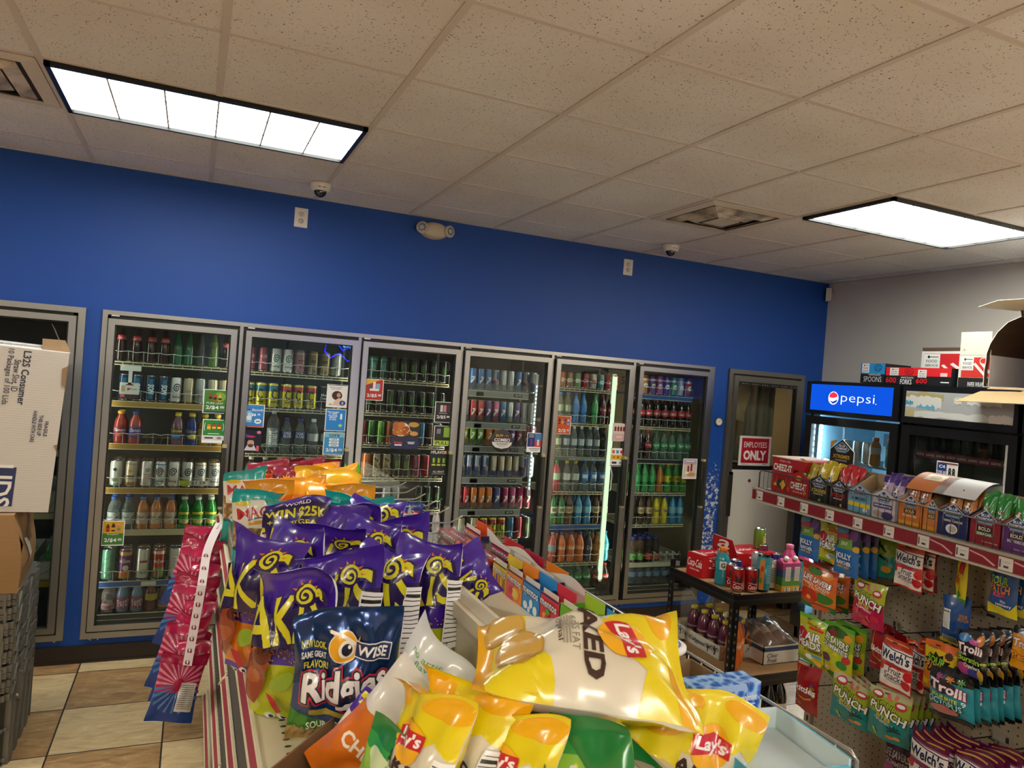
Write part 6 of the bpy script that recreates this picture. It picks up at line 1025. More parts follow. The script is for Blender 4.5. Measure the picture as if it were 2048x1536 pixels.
# cartons on top of the fridges
ZT2 = 1.962
def carton(name, label, y1, y0, x0, x1, z1, hx, items, side=(), top=None, group='cartons on top of the fridges', sidec=None):
    t = thing(name, label, 'box', ((x0+x1)/2, (y0+y1)/2, ZT2), 0, group); h = z1-ZT2; mb = MB(); a, w = (x1-x0)/2, (y1-y0)/2
    mb.box(-a, a, -w, w, 0, h, P(hx, .5)); deco(mb, items, plane_map((-a-.0005, 0, 0), (0, -2*w, 0), (0, 0, h)), 2*w, h)
    if side: deco(mb, side, plane_map((0, -w-.0005, 0), (2*a, 0, 0), (0, 0, h)), 2*a, h)
    if top: deco(mb, [('r', 0, .5, 1, 1, top)], plane_map((0, -w, h+.0005), (2*a, 0, 0), (0, 2*w, 0)), 2*a, 2*w)
    mb.build('carton', t); return t
MM = lambda x, y, w, h: [('r', x, y, w, h, '#e8e6e2'), ('p', [(x-w*.3, y+h*.3), (x-w*.2, y+h*.42), (x-w*.1, y+h*.3), (x-w*.2, y+h*.18)], '#1c1c1c'), ('r', x+w*.15, y+h*.3, w*.5, h*.05, '#333333'), ('t', 'FOOD', x, y-.0*h, w*.7, h*.2, '#3a3a3a'), ('t', 'SERVICE', x, y-h*.3, w*.8, h*.16, '#2a2a2a')]
carton('carton', 'blue and black plastic spoons carton on the blue-signed fridge', -1.03, -1.225, 4.3, 4.55, 2.1, '#15161a', [('r', 0, .73, 1, .54, '#2f8ac8')]+MM(-.3, .75, .3, .46)+[('e', .22, .78, .3, .36, '#1c3a5a'), ('e', .22, .78, .25, .3, '#2f8ac8'), ('t', 'EASY\nVALUE', .22, .78, .2, .2, '#1c2a3a'), ('t', 'WHITE PLASTIC', .1, .42, .5, .08, '#e8e8e8'), ('t', 'SPOONS', .02, .2, .74, .26, '#f4f4f4', {'b': -.01})])
carton('carton', 'red and black plastic forks carton in front of the straw carton', -1.232, -1.70, 4.3, 4.5, 2.075, '#17181c', [('r', 0, .76, 1, .5, '#d8262c')]+MM(-.36, .74, .14, .44)+MM(.08, .66, .13, .44)+[('e', -.12, .78, .14, .4, '#8a1418'), ('e', -.12, .78, .12, .34, '#d8262c'), ('t', 'EASY\nVALUE', -.12, .78, .1, .2, '#3a1010'), ('t', '600', -.4, .24, .17, .34, '#d8262c', {'b': .02}), ('t', 'WHITE PLASTIC', -.14, .4, .2, .1, '#f0f0f0'), ('t', 'FORKS', -.16, .16, .18, .3, '#f4f4f4'), ('t', '600', .08, .24, .17, .3, '#d8262c', {'b': .02}), ('r', .4, .62, .1, .2, '#f0c0c0'), ('r', .42, .2, .12, .06, '#f0f0f0')])
straw = lambda s: [('l', [(-.05+.1*k, .34+.1*k), (.34+.1*k, -.1+.1*k)], .09, '#f0e6e4') for k in range(3)]
t = carton('carton', 'red and white paper straw carton standing behind the forks carton', -1.33, -1.715, 4.51, 4.85, 2.2, '#dfdad4', [('r', .02, .5, .94, .86, '#cf2a2e')]+[('l', [(-.1, .62), (.22, .2)], .06, '#f0e8e4'), ('l', [(.06, .66), (.44, .28)], .07, '#f0e8e4')]+MM(-.3, .72, .3, .4)+[('e', .34, .78, .2, .34, '#f0e4e0'), ('e', .34, .78, .17, .29, '#cf2a2e'), ('t', '7.75"', .34, .78, .13, .12, '#f4ecea')], (), '#7a2a26')
mb = MB(); c = P('#5a4434', .7); mb.box(-.17, .17, .0, .19, .238, .242, c); mb.box(-.17, -.166, -.19, .19, .238, .262, c); mb.build('flap', t)
t = carton('carton', 'upright straw carton with a tall white flap beside open brown box', -1.722, -1.915, 4.33, 4.7, 2.16, '#dcd8d0', [('r', .04, .62, .9, .62, '#cf3a32'), ('l', [(0, .74), (.44, .3)], .08, '#f0e8e4'), ('l', [(.2, .78), (.5, .46)], .08, '#f0e8e4')]+MM(-.22, .74, .4, .42)+[('e', .3, .82, .26, .2, '#f0e4e0'), ('e', .3, .82, .22, .16, '#cf3a32'), ('r', 0, .15, .96, .3, '#2a2624'), ('t', 'PAPER WRAPPED', .15, .1, .62, .14, '#e8e8e4', {'b': .01})])
mb = MB(); mb.box(-.186, -.182, -.095, .095, .198, .34, P('#d6d1c4', .6)); deco(mb, [('t', 'Fr', -.35, .22, .1, .1, '#8a8478', {'sh': .3})], plane_map((-.1865, 0, .198), (0, -.19, 0), (0, 0, .142)), .19, .142); mb.build('flap', t)
# big open box lying on its side at the fridge top
t = thing('open_box', 'large torn brown box lying open at the top right edge', 'box', (4.3, -2.045, ZT2+.005)); mb = MB(); KI_SHADE = cardboard('#4f3926'); KO = P('#d9d4cc', .6)  # inside kraft darkened in its colour to stand for shade in the box
q = lambda *v: [Vector(x) for x in v]
def slab(mb, pts, th, mi, mo, nv=None):
    n = Vector(nv) if nv else (pts[1]-pts[0]).cross(pts[3]-pts[0]).normalized()*th; k = len(pts); mb.add(pts, [tuple(range(k))], mi); mb.add([p+n for p in pts], [tuple(range(k))[::-1]], mo)
    for i in range(k): a, b = pts[i], pts[(i+1) % k]; mb.add([a, a+n, b+n, b], [(0, 1, 2, 3)], KO)
D_, Wy, Hz = .5, .5, .42
slab(mb, q((0, -Wy, 0), (0, .14, 0), (D_, .14, 0), (D_, -Wy, 0)), -.004, KI_SHADE, KI_SHADE)
rag = [(0, .14, 0), (0, .142, .1), (.004, .138, .16), (0, .136, .2), (.01, .125, .26), (.03, .10, .33), (.07, .07, .39), (.14, .04, .43), (D_, .04, .45), (D_, .14, 0)]

fr = rag[:-2]
for o_, mt in ((0, KI_SHADE), (.004, KO)):
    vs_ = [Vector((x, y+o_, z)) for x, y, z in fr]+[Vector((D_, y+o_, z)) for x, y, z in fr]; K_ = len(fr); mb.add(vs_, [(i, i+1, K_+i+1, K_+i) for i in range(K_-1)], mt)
mb.add([Vector((x-.001, y+o_, z)) for o_ in (0, .004) for x, y, z in fr], [(i, i+1, K_+i+1, K_+i) for i in range(K_-1)], P('#efe9df', .6))
slab(mb, q((D_, .14, 0), (D_, .04, .45), (D_, -Wy, .45), (D_, -Wy, 0)), .004, KI_SHADE, KI_SHADE, (.004, 0, 0)); slab(mb, q((.14, .04, .43), (.03, -.02, .45), (.03, -Wy, .44), (D_, -Wy, .45), (D_, .04, .45)), .004, KI_SHADE, KO, (0, 0, .004)); slab(mb, q((0, -Wy, 0), (D_, -Wy, 0), (D_, -Wy, .45), (0, -Wy, .44)), .004, KI_SHADE, KO, (0, -.004, 0)); mb.build('body', t)
mb = MB(); slab(mb, q((0, .10, 0), (0, -Wy, 0), (-.28, -Wy-.05, -.085), (-.25, .13, -.095)), .004, cardboard('#b5976c'), cardboard('#b5976c')); mb.build('flap', t)
mb = MB(); slab(mb, q((.06, .02, .452), (-.12, .13, .462), (-.24, -.06, .475), (-.26, -Wy, .47), (.06, -Wy, .45)), .003, P('#e6e2da', .6), P('#efece6', .6)); mb.build('flap', t)
mb = MB(); mb.lathe([(0, 0), (.045, 0), (.045, .02), (.02, .02), (.02, 0)], P('#d8d6d0', .5), 20, TM((.02, -.2, .048), 0, -PI/2)); o = mb.build('paper_roll'); o.location = (4.3, -2.07, ZT2+.012); tag(o, 'white paper roll end inside the big open box', 'paper roll')
# ================================================================ black rivet rack near the staff door
RX0, RX1, RY0, RY1 = 2.594, 3.23, -1.85, -1.30
rk = thing('storage_rack', 'black steel rivet rack with chipboard decks near the staff door', 'rack', ((RX0+RX1)/2, (RY0+RY1)/2, 0)); RO = Vector((-(RX0+RX1)/2, -(RY0+RY1)/2, 0))
def rb_(mb, n): o = mb.build(n, rk); o.location = RO; return o
RK = P('#141416', .4, .2); OSB = cardboard('#a88458')
for x, sx in ((RX0, 1), (RX1, -1)):
    for y, sy in ((RY0, 1), (RY1, -1)):
        mb = MB(); mb.box(min(x, x+sx*.036), max(x, x+sx*.036), min(y, y+sy*.002), max(y, y+sy*.002), 0, .8 if y < -1.5 else .835, RK); mb.box(min(x, x+sx*.002), max(x, x+sx*.002), min(y, y+sy*.036), max(y, y+sy*.036), 0, .8 if y < -1.5 else .835, RK)
        for k in range(20):
            z = .03+.04*k; hl = P('#6a6a66', .4) if k % 5 else P('#b8b8b4', .35, .8)
            deco(mb, [('e', 0, .5, .3, .8, hl), ('e', 0, .25, .16, .5, hl)], plane_map((x+sx*.018, y-.0008 if sy > 0 else y-.003, z-.01), (.036, 0, 0), (0, 0, .02)), .036, .02); deco(mb, [('e', 0, .5, .3, .8, hl), ('e', 0, .25, .16, .5, hl)], plane_map((x-.0008 if sx > 0 else x-.003, y+sy*.018, z-.01), (0, -.036, 0), (0, 0, .02)), .036, .02)
        rb_(mb, 'post')
for z in (.79, .36):
    for (xa, xb, ya, yb) in ((RX0, RX1, RY0-.002, RY0+.012), (RX0, RX1, RY1-.012, RY1+.002), (RX0-.002, RX0+.012, RY0, RY1), (RX1-.012, RX1+.002, RY0, RY1)): mb = MB(); mb.box(xa, xb, ya, yb, z-.055, z, RK); mb.box(xa-.001, xb+.001, ya-.001, yb+.001, z-.032, z-.024, P('#202023', .4)); rb_(mb, 'beam')
    mb = MB(); mb.box(RX0+.012, RX1-.012, RY0+.012, RY1-.012, z-.018, z-.004, OSB); rb_(mb, 'deck')
ZR, ZL = .787, .357
def colabox(loc, rz, w, d_, h, label, open_=False):
    t = thing('soda_carton', label, 'box', loc, rz, 'red soda cartons on the rack'); mb = MB(); R_ = P('#b8181f', .4); mb.box(-w/2, w/2, -d_/2, d_/2, 0, h, R_)
    box_deco(mb, [('t', 'Coca-Cola', -.05, .66, .34, .7, '#f4efec', {'sh': .3, 'r': 90}), ('r', .28, .4, .3, .5, '#dcdcd8', {'r': 12})], 'f', -w/2, w/2, -d_/2, d_/2, 0, h); box_deco(mb, [('t', 'Coca-Cola', 0, .6, .9, .36, '#f4efec', {'sh': .3}), ('t', 'ORIGINAL TASTE', 0, .3, .6, .07, '#f4efec')], 'l', -w/2, w/2, -d_/2, d_/2, 0, h); box_deco(mb, [('t', 'Coca-Cola', .1, .5, .7, .3, '#f4efec', {'sh': .3}), ('r', -.35, .5, .1, .9, '#e8e0de')], 't', -w/2, w/2, -d_/2, d_/2, 0, h); mb.build('carton', t)
    if open_: mb = MB(); slab(mb, q((-w/2, d_/2, h), (-w/2, -d_/2, h), (-w/2-.02, -d_/2+.02, h+.075), (-w/2-.02, d_/2-.02, h+.08)), .002, P('#d8d0c4', .6), R_); deco(mb, [('t', 'a', 0, .5, .5, .7, '#f4efec', {'sh': .3})], plane_map((-w/2-.005, 0, h), (0, -d_, 0), (-.02, 0, .075)), d_, .078); mb.build('flap', t)
colabox((2.72, -1.47, ZR), .12, .2, .12, .125, 'red cola carton at left of the rack top behind the teal bottle'); colabox((3.02, -1.42, ZR), .05, .3, .2, .125, 'opened red cola carton in the middle of the rack top', True)
put('gat', (2.675, -1.645, ZR), 'teal sports drink bottle with orange cap on the rack top', 'loose drinks on the rack', -.5)
can('ccan', 'std', '#a8141c', 'red cola can', [], [('p', [(-.4, .9), (-.1, .6), (.2, .95), (.1, .4), (-.3, .45)], '#3a1210'), ('t', 'Coca-Cola', 0, .2, .95, .26, '#f0e8e6', {'sh': .3}), ('l', [(-.5, .42), (0, .36), (.5, .42)], .02, '#e8dcd8')]); can('art', 'mega', '#3f9aa8', 'teal and orange tall can', [], [('r', -.36, .5, .28, 1, '#e0902a'), ('e', -.36, .7, .2, .2, '#c83a2a'), ('e', -.4, .3, .14, .2, '#6a9a3a')]+[('r', .1, .8-.06*k, .4, .01, '#d8ecee') for k in range(10)], '#2a2a2a'); can('wrd', 'tall', '#cfc8bc', 'white can with nutrition print', [(.88, .92, '#a82a3a')], [('r', 0, .8-.07*k, .5, .025, '#4a4438') for k in range(9)]); can('gry', 'tall', '#3f8aa8', 'blue-grey tall can', [], [('r', .36, .5, .28, 1, '#b8ac98')]+[('r', -.05, .8-.06*k, .4, .01, '#cfe4ea') for k in range(10)], '#1f1f20'); can('grc', 'std', '#6a8a2a', 'olive green can', [], [('r', .1, .5, .3, .5, '#b89a3a')]); can('prc', 'std', '#3f2f8a', 'purple can'); can('bkc', 'std', '#131416', 'black can', [], [('t', 'TEA', 0, .5, .5, .2, '#d8d4cc')]); can('drc', 'tall', '#6a1f3a', 'dark red can', [], [('r', 0, .7, .5, .2, '#d8c8c8')])
RL = [('ccan', 2.672, -1.77, 'red cola can at front left corner of the rack top'), ('ccan', 2.745, -1.79, 'red cola can second from left on the rack top front'), ('ccan', 2.70, -1.69, 'red cola can with bare lid behind the two front ones'), ('prc', 2.79, -1.62, 'purple can behind the red cola cans'), ('slv', 2.76, -1.54, 'silver-topped can behind purple one on the rack'), ('art', 2.825, -1.79, 'tall teal and orange can on the rack top'), ('wrd', 2.9, -1.76, 'white can with printed nutrition panel between teal can and pink cartons'), ('gry', 3.06, -1.79, 'blue-grey tall can right of the pink cartons'), ('slv', 2.94, -1.62, 'plain silver can behind the pink cartons'), ('bkc', 3.0, -1.6, 'black can behind the silver one on the rack'),
  ('drc', 3.13, -1.45, 'dark red tall can in the rear right of the rack'), ('bkc', 3.07, -1.52, 'black can with white lid in rear of the rack'), ('prc', 3.17, -1.52, 'purple can at rear right corner of the rack'), ('drc', 3.18, -1.38, 'dark red can at the far right rear of rack')]
for k, x, y, lb in RL: put(k, (x, y, ZR), lb, 'loose drinks on the rack', random.uniform(-.4, .1))
put('grc', (3.12, -1.43, ZR+.127), 'olive green can standing on top of the opened red carton') ; bpy.context.view_layer.update()
bot('pkb', 'sport', '#c8437a', '#e07aa0', 'pink drink bottle', '#b83a66'); put('pkb', (3.14, -1.75, ZR), 'pink drink bottle at the right front of the rack top', 'loose drinks on the rack'); put('pkb', (3.16, -1.63, ZR), 'pink drink bottle behind another pink one on the rack', 'loose drinks on the rack')
for k, (x, lb) in enumerate(((2.965, 'pink and green drink carton with white cap, left of two'), (3.01-.0, 'pink and green drink carton with white cap, right of two'))):
    x = 2.955+.062*k; t = thing('drink_carton', lb, 'carton', (x, -1.8, ZR), -.06, 'pink drink cartons on the rack'); mb = MB(); w = .029
    for z0, z1, c in ((0, .03, '#d8a83a'), (.03, .075, '#4a8a3a'), (.075, .115, '#3f5a8c'), (.115, .15, '#a83a78')): mb.box(-w, w, -w, w, z0, z1, P(c, .35))
    mb.add([(-w, -w, .15), (w, -w, .15), (w, w, .15), (-w, w, .15), (-w, 0, .172), (w, 0, .172)], [(0, 1, 5, 4), (2, 3, 4, 5), (0, 4, 3), (1, 2, 5)], P('#c83a72', .35)); box_deco(mb, [('r', .12, .62, .6, .5, '#dcd8d4')]+[('r', .12, .8-.05*j, .5, .01, '#5a5a60') for j in range(8)]+[('r', .1, .08, .6, .14, '#f0ece4'), ('r', 0, .08, .1, .14, '#222222'), ('r', .2, .08, .06, .14, '#222222')], 'f', -w, w, -w, w, 0, .15); mb.build('carton', t)
    mb = MB(); mb.lathe([(0, 0), (.012, 0), (.012, .016), (0, .017)], WHITE, 14, TM((0, -.012, .166), .5)); mb.build('cap', t)
# lower deck
t = thing('bottle_tray', 'white palm-tree printed tray of mauve juice bottles, rack lower deck', 'tray', (2.86, -1.42, ZL), -.02); mb = MB(); Wc = P('#dcd8cc', .55); a, b2, h = .13, .2, .075
for x0, x1, y0, y1 in ((-a, a, -b2, -b2+.004), (-a, a, b2-.004, b2), (-a, -a+.004, -b2, b2), (a-.004, a, -b2, b2)): mb.box(x0, x1, y0, y1, 0, h, Wc)
mb.box(-a, a, -b2, b2, 0, .003, Wc)
palm = lambda x, y, s: [('l', [(x, y-.35*s), (x+.01*s, y)], .02*s, '#1c1c1a')]+[('l', [(x, y), (x+.1*s*math.cos(q), y+.4*s*math.sin(q)), (x+.15*s*math.cos(q), y+.3*s*math.sin(q)-.12*s)], .02*s, '#1c1c1a') for q in (0.2, .9, 1.6, 2.3, 3.0)]
box_deco(mb, palm(-.4, .55, .9)+palm(-.26, .45, .7)+[('t', 'Calypso', 0, .5, .34, .4, '#1c1c1a', {'sh': .2})]+palm(.25, .45, .8)+palm(.4, .55, .9), 'l', -a, a, -b2, b2, 0, h); box_deco(mb, palm(-.3, .5, .9)+palm(.3, .5, .9), 'f', -a, a, -b2, b2, 0, h); mb.build('tray', t)
bot('mau', 'wide', '#6a2f48', '#d8c83a', 'mauve juice bottle with yellow cap', '#5a2840', [('t', 'Calypso', 0, .7, .9, .26, '#e8d8d8', {'sh': .2}), ('e', 0, .3, .5, .3, '#b8a03a')])
for i in range(2):
    for j in range(4): put('mau', (2.86-.055+.11*i, -1.56+.092*j, ZL+.004), f'mauve juice bottle in the palm tray, {["left","right"][i]} column, {ordinal(j+1)} from the front', 'mauve juice bottles in the palm tray', -1.2)
t = thing('shrink_wrap', 'clear plastic wrap bulging behind the mauve juice bottles', 'plastic wrap', (2.86, -1.25, ZL)); mb = MB(); mb.grid(lambda u, v: Vector((-.12+.24*u, .01*math.sin(9*u)+.02*v, .28*v*(.8+.2*math.sin(7*u)))), 10, 6, clear('#f4f4f0', 1.3, .15, 'loose_wrap', .16)); mb.build('film', t)
o = put('sun', (2.725, -1.72, ZL), 'orange soda bottle with blue cap at the front rack post', 'orange soda bottles on the lower deck'); o.scale = (1.1, 1.1, 1.15); o = put('sun', (2.8, -1.66, ZL), 'orange soda bottle behind the rack post, second of two', 'orange soda bottles on the lower deck'); o.scale = (1.1, 1.1, 1.1)
t = thing('bottle_carton', 'white and blue open carton of amber bottles under clear plastic', 'carton', (3.06, -1.57, ZL), .0); mb = MB(); a, b2, h = .13, .16, .1
for x0, x1, y0, y1 in ((-a, a, -b2, -b2+.004), (-a, a, b2-.004, b2), (-a, -a+.004, -b2, b2), (a-.004, a, -b2, b2)): mb.box(x0, x1, y0, y1, 0, h, P('#d4d0c8', .55)); mb.box(x0-.0005, x1+.0005, y0-.0005, y1+.0005, h*.7, h*.92, P('#2c3f66', .5))
mb.box(-a, a, -b2, b2, 0, .003, Wc); box_deco(mb, [('t', 'Clear\nFruit', -.25, .35, .3, .5, '#2a3240', {'sh': .2, 'b': .01})], 'f', -a, a, -b2-.001, b2, 0, h); mb.build('carton', t)
mb = MB(); mb.grid(lambda u, v: Vector((-.125+.25*u, -.15+.3*v, .1+.09*math.sin(PI*u)**.7*math.sin(PI*v)**.7+.012*noise.noise(Vector((u*7, v*7, 2))))), 16, 16, clear('#f0f0ee', 1.35, .1, 'film', .12)); mb.build('plastic_film', t)
bot('ambr', 'pet', '#8a4a1c', '#2a6ab0', 'amber bottle', '#c8a878')
for k in range(4): put('ambr', None, f'amber bottle lying in the white carton, {ordinal(k+1)} from left', 'amber bottles in the white carton', M=Matrix.Translation((2.975+.055*k, -1.66, ZL+.06+.012*(k % 2))) @ Euler((-1.2, .1*(k-1.5), .25-.15*k)).to_matrix().to_4x4())
bot('diet', 'two', '#120a08', '#3a1c14', 'large dark cola bottle', '#c8c4c0', [('t', 'Coke', .15, .5, .5, .4, '#b8202a', {'sh': .3}), ('r', -.3, .5, .2, .6, '#4a4a48')])
put('diet', (2.95, -1.77, 0), 'large diet cola bottle on the floor under the rack, left of two', 'large cola bottles under the rack'); put('diet', (3.06, -1.72, 0), 'large diet cola bottle on the floor under the rack, right of two', 'large cola bottles under the rack')
t = thing('carton', 'plain brown box behind the large dark cola bottles', 'box', (3.06, -1.5, 0), 0); mb = MB(); mb.box(-.14, .14, -.11, .11, 0, .29, cardboard('#5f4a34')); mb.build('body', t)
# ================================================================ candy gondola on the right (a little askew)
CO = Vector((2.385, -2.16, 0)); CRZ = math.radians(-5.54); CX = Vector((math.cos(CRZ), math.sin(CRZ), 0)); CY = Vector((-math.sin(CRZ), math.cos(CRZ), 0))
def cg(px, py, X):
    r = ray(px, py); o = CO+CX*X; t = (o-CAM).dot(CX)/r.dot(CX); p = CAM+r*t-CO; return p.dot(CY), p.z
cgd = thing('candy_shelf_unit', 'pegboard candy display unit with red price rail at the right', 'shelf unit', CO, CRZ)
XP, YF_ = .40, -1.75
PBD = P('#a89c86', .55, name='pegboard_beige')
mb = MB(); mb.box(XP, XP+.02, YF_, 0, .12, 1.44, PBD); mb.box(XP+.38, XP+.4, YF_, 0, .12, 1.44, PBD); mb.box(XP, XP+.4, YF_, 0, 1.42, 1.44, PBD); n, m = 52, 44
deco(mb, [('e', -.5+(i+.5+.0*(j % 2))/n, (j+.5)/m, .0045/1.75*1.5, .0065/1.28, '#1d1915') for i in range(n) for j in range(m)], plane_map((XP-.0004, YF_/2, .12), (0, YF_, 0), (0, 0, 1.26)), 1.75, 1.26, off=.0002, step=0); mb.build('pegboard', cgd)
mb = MB(); mb.box(XP-.018, XP+.022, -.03, .01, 0, 1.44, PBD); [mb.box(XP-.0195, XP-.018, -.018, -.006, .15+.05*k, .175+.05*k, P('#1d1915', .6)) for k in range(24)]; mb.build('upright', cgd)
mb = MB(); mb.box(.05, XP+.4, YF_, 0, 0, .12, PBD); mb.box(.05, XP, YF_, 0, .1, .122, P('#b0a48e', .5)); mb.build('base_deck', cgd)
ZS = 1.393
mb = MB(); mb.box(0, XP, YF_, 0, ZS-.02, ZS, P('#8d8478', .5)); mb.build('shelf', cgd)
mb = MB(); mb.box(-.012, 0, YF_, 0, ZS-.055, ZS+.004, P('#a59c8e', .45)); mb.box(-.014, -.012, YF_, 0, ZS-.048, ZS-.006, P('#7d1626', .4)); mb.box(-.02, -.012, YF_, 0, ZS-.056, ZS-.05, P('#b3aa9b', .45)); mb.box(-.018, -.012, YF_, 0, ZS-.003, ZS+.004, P('#a59c8e', .45))
for k in range(12):
    y = -.03-.145*k; mb.box(-.0155, -.014, y-.045, y, ZS-.047, ZS-.008, P('#cfc9c2', .5)); deco(mb, [('r', -.38, .5, .12, .6, '#5a5560' if k > 1 else '#8a2030'), ('r', .05, .3, .34, .16, '#3a3640'), ('r', .1, .65, .5, .06, '#a8a2a0')], plane_map((-.0157, y-.0225, ZS-.047), (0, -.045, 0), (0, 0, .039)), .045, .039)
for k in range(6): y = -.9-.145*k; deco(mb, [('l', [(-.5, .8), (0, .6), (.4, .15)], .1, '#c8a0a4')], plane_map((-.0145, y-.095, ZS-.048), (0, -.095, 0), (0, 0, .042)), .095, .042)
mb.build('price_rail', cgd)
mb = MB(); Z0, Z1 = ZS+.004, ZS+.085; FW = P('#6a6762', .35, .8)
mb.tube([(.003, -.02, Z0), (.003, -.02, Z1-.012), (.003, -.034, Z1), (.003, YF_+.014, Z1), (.003, YF_, Z1-.012), (.003, YF_, Z0)], .003, FW, 8); mb.tube([(.003, -.02, Z0), (.003, YF_, Z0)], .0025, FW, 6)
for i in range(1, 58): y = -.02+(YF_+.02)*i/58; mb.tube([(.003, y, Z0), (.003, y, Z1)], .0014, FW, 4)
mb.build('wire_fence', cgd)
def put_c(o, X, Y, Z, rz=0, rx=0, ry=0):
    R3 = Matrix.Rotation(CRZ, 3, 'Z') @ Euler((rx, ry, rz), 'ZYX').to_matrix() if False else Matrix.Rotation(CRZ+rz, 3, 'Z') @ Euler((rx, ry, 0)).to_matrix()
    o.matrix_world = Matrix.Translation(CO+CX*X+CY*Y+Vector((0, 0, Z))) @ R3.to_4x4(); return o
PHK = P('#2a2826', .4, .5)
def peg(Y, Z, X):
    mb = MB(); mb.tube([(XP, Y, Z), (X+.01, Y, Z), (X-.025, Y, Z+.012)], .0024, PHK, 6); mb.tube([(XP, Y, Z-.02), (XP-.03, Y, Z)], .002, PHK, 5); mb.box(XP-.012, XP-.002, Y-.03, Y-.005, Z-.03, Z-.022, PHK); mb.build('peg_hook', cgd)
    mb = MB(); mb.box(XP-.02, XP-.018, Y-.07, Y-.005, Z+.0, Z+.028, P('#9c968c', .5)); mb.box(XP-.0205, XP-.02, Y-.066, Y-.054, Z+.004, Z+.024, P('#2a2826', .5)); mb.build('price_tag', cgd)
def cbag(label, group, px, zones, items, back='#888888', n=1, X=.15, dX=.024, behind='', tilt=0, rz=0, seed=1, d=.035, pegb=True, flip=False, roll=0, cr=.004):
    x0, y0, x1, y1 = px; xm, ym = (x0+x1)/2, (y0+y1)/2
    ya, _ = cg(x0, ym, X); yb, _ = cg(x1, ym, X); yc, zt = cg(xm, y0, X); yc, zb = cg(xm, y1, X); w, h = abs(ya-yb), zt-zb; Y = (ya+yb)/2
    me = pillow(w, h, min(d, w*.35), seed, 10, 14, cr, zones[-1][1], zones, items, back=back, seal=.06, edge_pull=.04).mesh('candy_bag')
    for k in range(n):
        o = bpy.data.objects.new('candy_bag', me); COL.objects.link(o); tag(o, label if k == 0 else f'{behind or label}, {ordinal(k)} behind the front one', 'bag', group)
        put_c(o, X+dX*k, Y, zb, -PI/2+math.radians(rz+(random.uniform(-7, 7) if k else 0)), math.radians(tilt), math.radians(roll))
    if pegb: peg(Y, zt-.018, X)
    return Y, zb, zt
T_ = lambda s, x, y, w, h, c, o='#1a1a1a', b=.03, ob=.07, **k: ([('t', s, x, y, w*1.05, h*1.15, o, dict(b=ob, **k))] if o else [])+[('t', s, x, y, w, h, c, dict(b=b, **k))]
JR = [('p', [(-.5, 0), (.5, 0), (.5, .52), (-.2, .6), (-.5, .5)], '#1f66b4'), ('e', -.25, .8, .5, .3, '#b83a5a'), ('e', .3, .84, .3, .3, '#6a3a8a'), ('r', -.2, .86, .5, .1, '#5a90b4', {'r': 12}), ('r', -.15, .74, .6, .1, '#c03a50', {'r': 14}), ('r', .0, .62, .62, .2, '#6f9a3a', {'r': 4}), ('t', 'JOLLY', 0, .62, .34, .09, '#e4ecd8', {'b': .03, 'r': 4})]+T_('JOLLY', -.02, .36, .66, .15, '#e8eef4', '#123a80')+T_('RANCHER', -.01, .24, .62, .08, '#e8eef4', '#123a80')+[('t', 'HARD CANDY', -.04, .16, .54, .05, '#e0c84a', {'b': .02}), ('e', .42, .56, .2, .12, '#d8a83a')]
AH = [('e', -.24, .52, .66, .42, '#b8142a'), ('l', [(-.42, .62), (-.34, .5), (-.22, .54), (-.18, .66)], .03, '#f0dce0'), ('e', -.34, .74, .05, .04, '#f0dce0'), ('e', -.24, .76, .05, .04, '#f0dce0'), ('t', 'Sourfuls', .16, .84, .5, .07, '#a85a14', {'b': .03, 'r': -6}), ('r', .24, .77, .44, .05, '#c83a1c')]+T_('AIR', .2, .6, .48, .17, '#eef0ee', '#3a4a4a')+T_('HEADS', .04, .42, .8, .17, '#eef0ee', '#3a4a4a')+[('t', 'XTREMES', .18, .29, .6, .07, '#5a4a14', {'b': .03, 'sh': .2}), ('e', .1, .16, .3, .1, '#e8eef0'), ('r', .3, .2, .3, .06, '#5a9ac0'), ('r', .3, .08, .3, .1, '#e8b03a', {'r': -30})]
WL = [('r', 0, .68, .98, .3, '#e8e4e2'), ('l', [(-.5, .84), (0, .8), (.5, .78)], .02, '#1c2250')]+[('t', "Welch's", .0, .68, .88, .2, '#1c2250', {'b': .03}), ('l', [(-.4, .55), (0, .53), (.4, .5)], .015, '#3a3a60'), ('r', 0, .49, .5, .045, '#b8202e'), ('r', 0, .25, .98, .4, '#e4d8d2'), ('t', 'Fruit', .04, .39, .42, .13, '#1c2a60', {'sh': .2}), ('t', 'Snacks', .0, .27, .62, .14, '#1c2a60', {'sh': .2}), ('l', [(-.2, .19), (0, .17), (.25, .19)], .012, '#1c2a60'), ('e', -.4, .42, .2, .16, '#c0202c'), ('e', .42, .38, .24, .18, '#c0202c'), ('e', .36, .2, .26, .18, '#b81c28'), ('e', -.38, .17, .2, .12, '#e8e8e4'), ('r', 0, .94, .8, .03, '#d89a4a')]
SPm = lambda c2: [('e', -.25, .87, .3, .17, '#b8344a'), ('e', -.25, .88, .22, .08, '#f0ece8'), ('e', .3, .78, .26, .16, '#b8344a'), ('e', .3, .79, .18, .07, '#f0ece8'), ('l', [(0, .95), (.06, .8)], .08, '#c86a6a'), ('l', [(.2, .95), (.16, .86)], .07, '#c86a6a')]+T_('SOUR', 0, .7, .5, .12, '#a8b83a', '#1c241c', r=-12)+T_('PUNCH', .02, .57, .86, .17, '#f0f0ea', '#1c241c', .03, .08, r=-12)+[('t', 'BITES', -.05, .46, .34, .08, '#e0c83a', {'b': .03, 'r': -10}), ('t', c2, -.04, .38, .5, .05, '#f0e8e8', {'b': .02, 'r': -10})]
ring = [('e', -.25, .28, .6, .36, '#c0301c'), ('e', -.22, .24, .14, .1, '#e8b03a')]
G_ = 'candy bags on the pegboard'
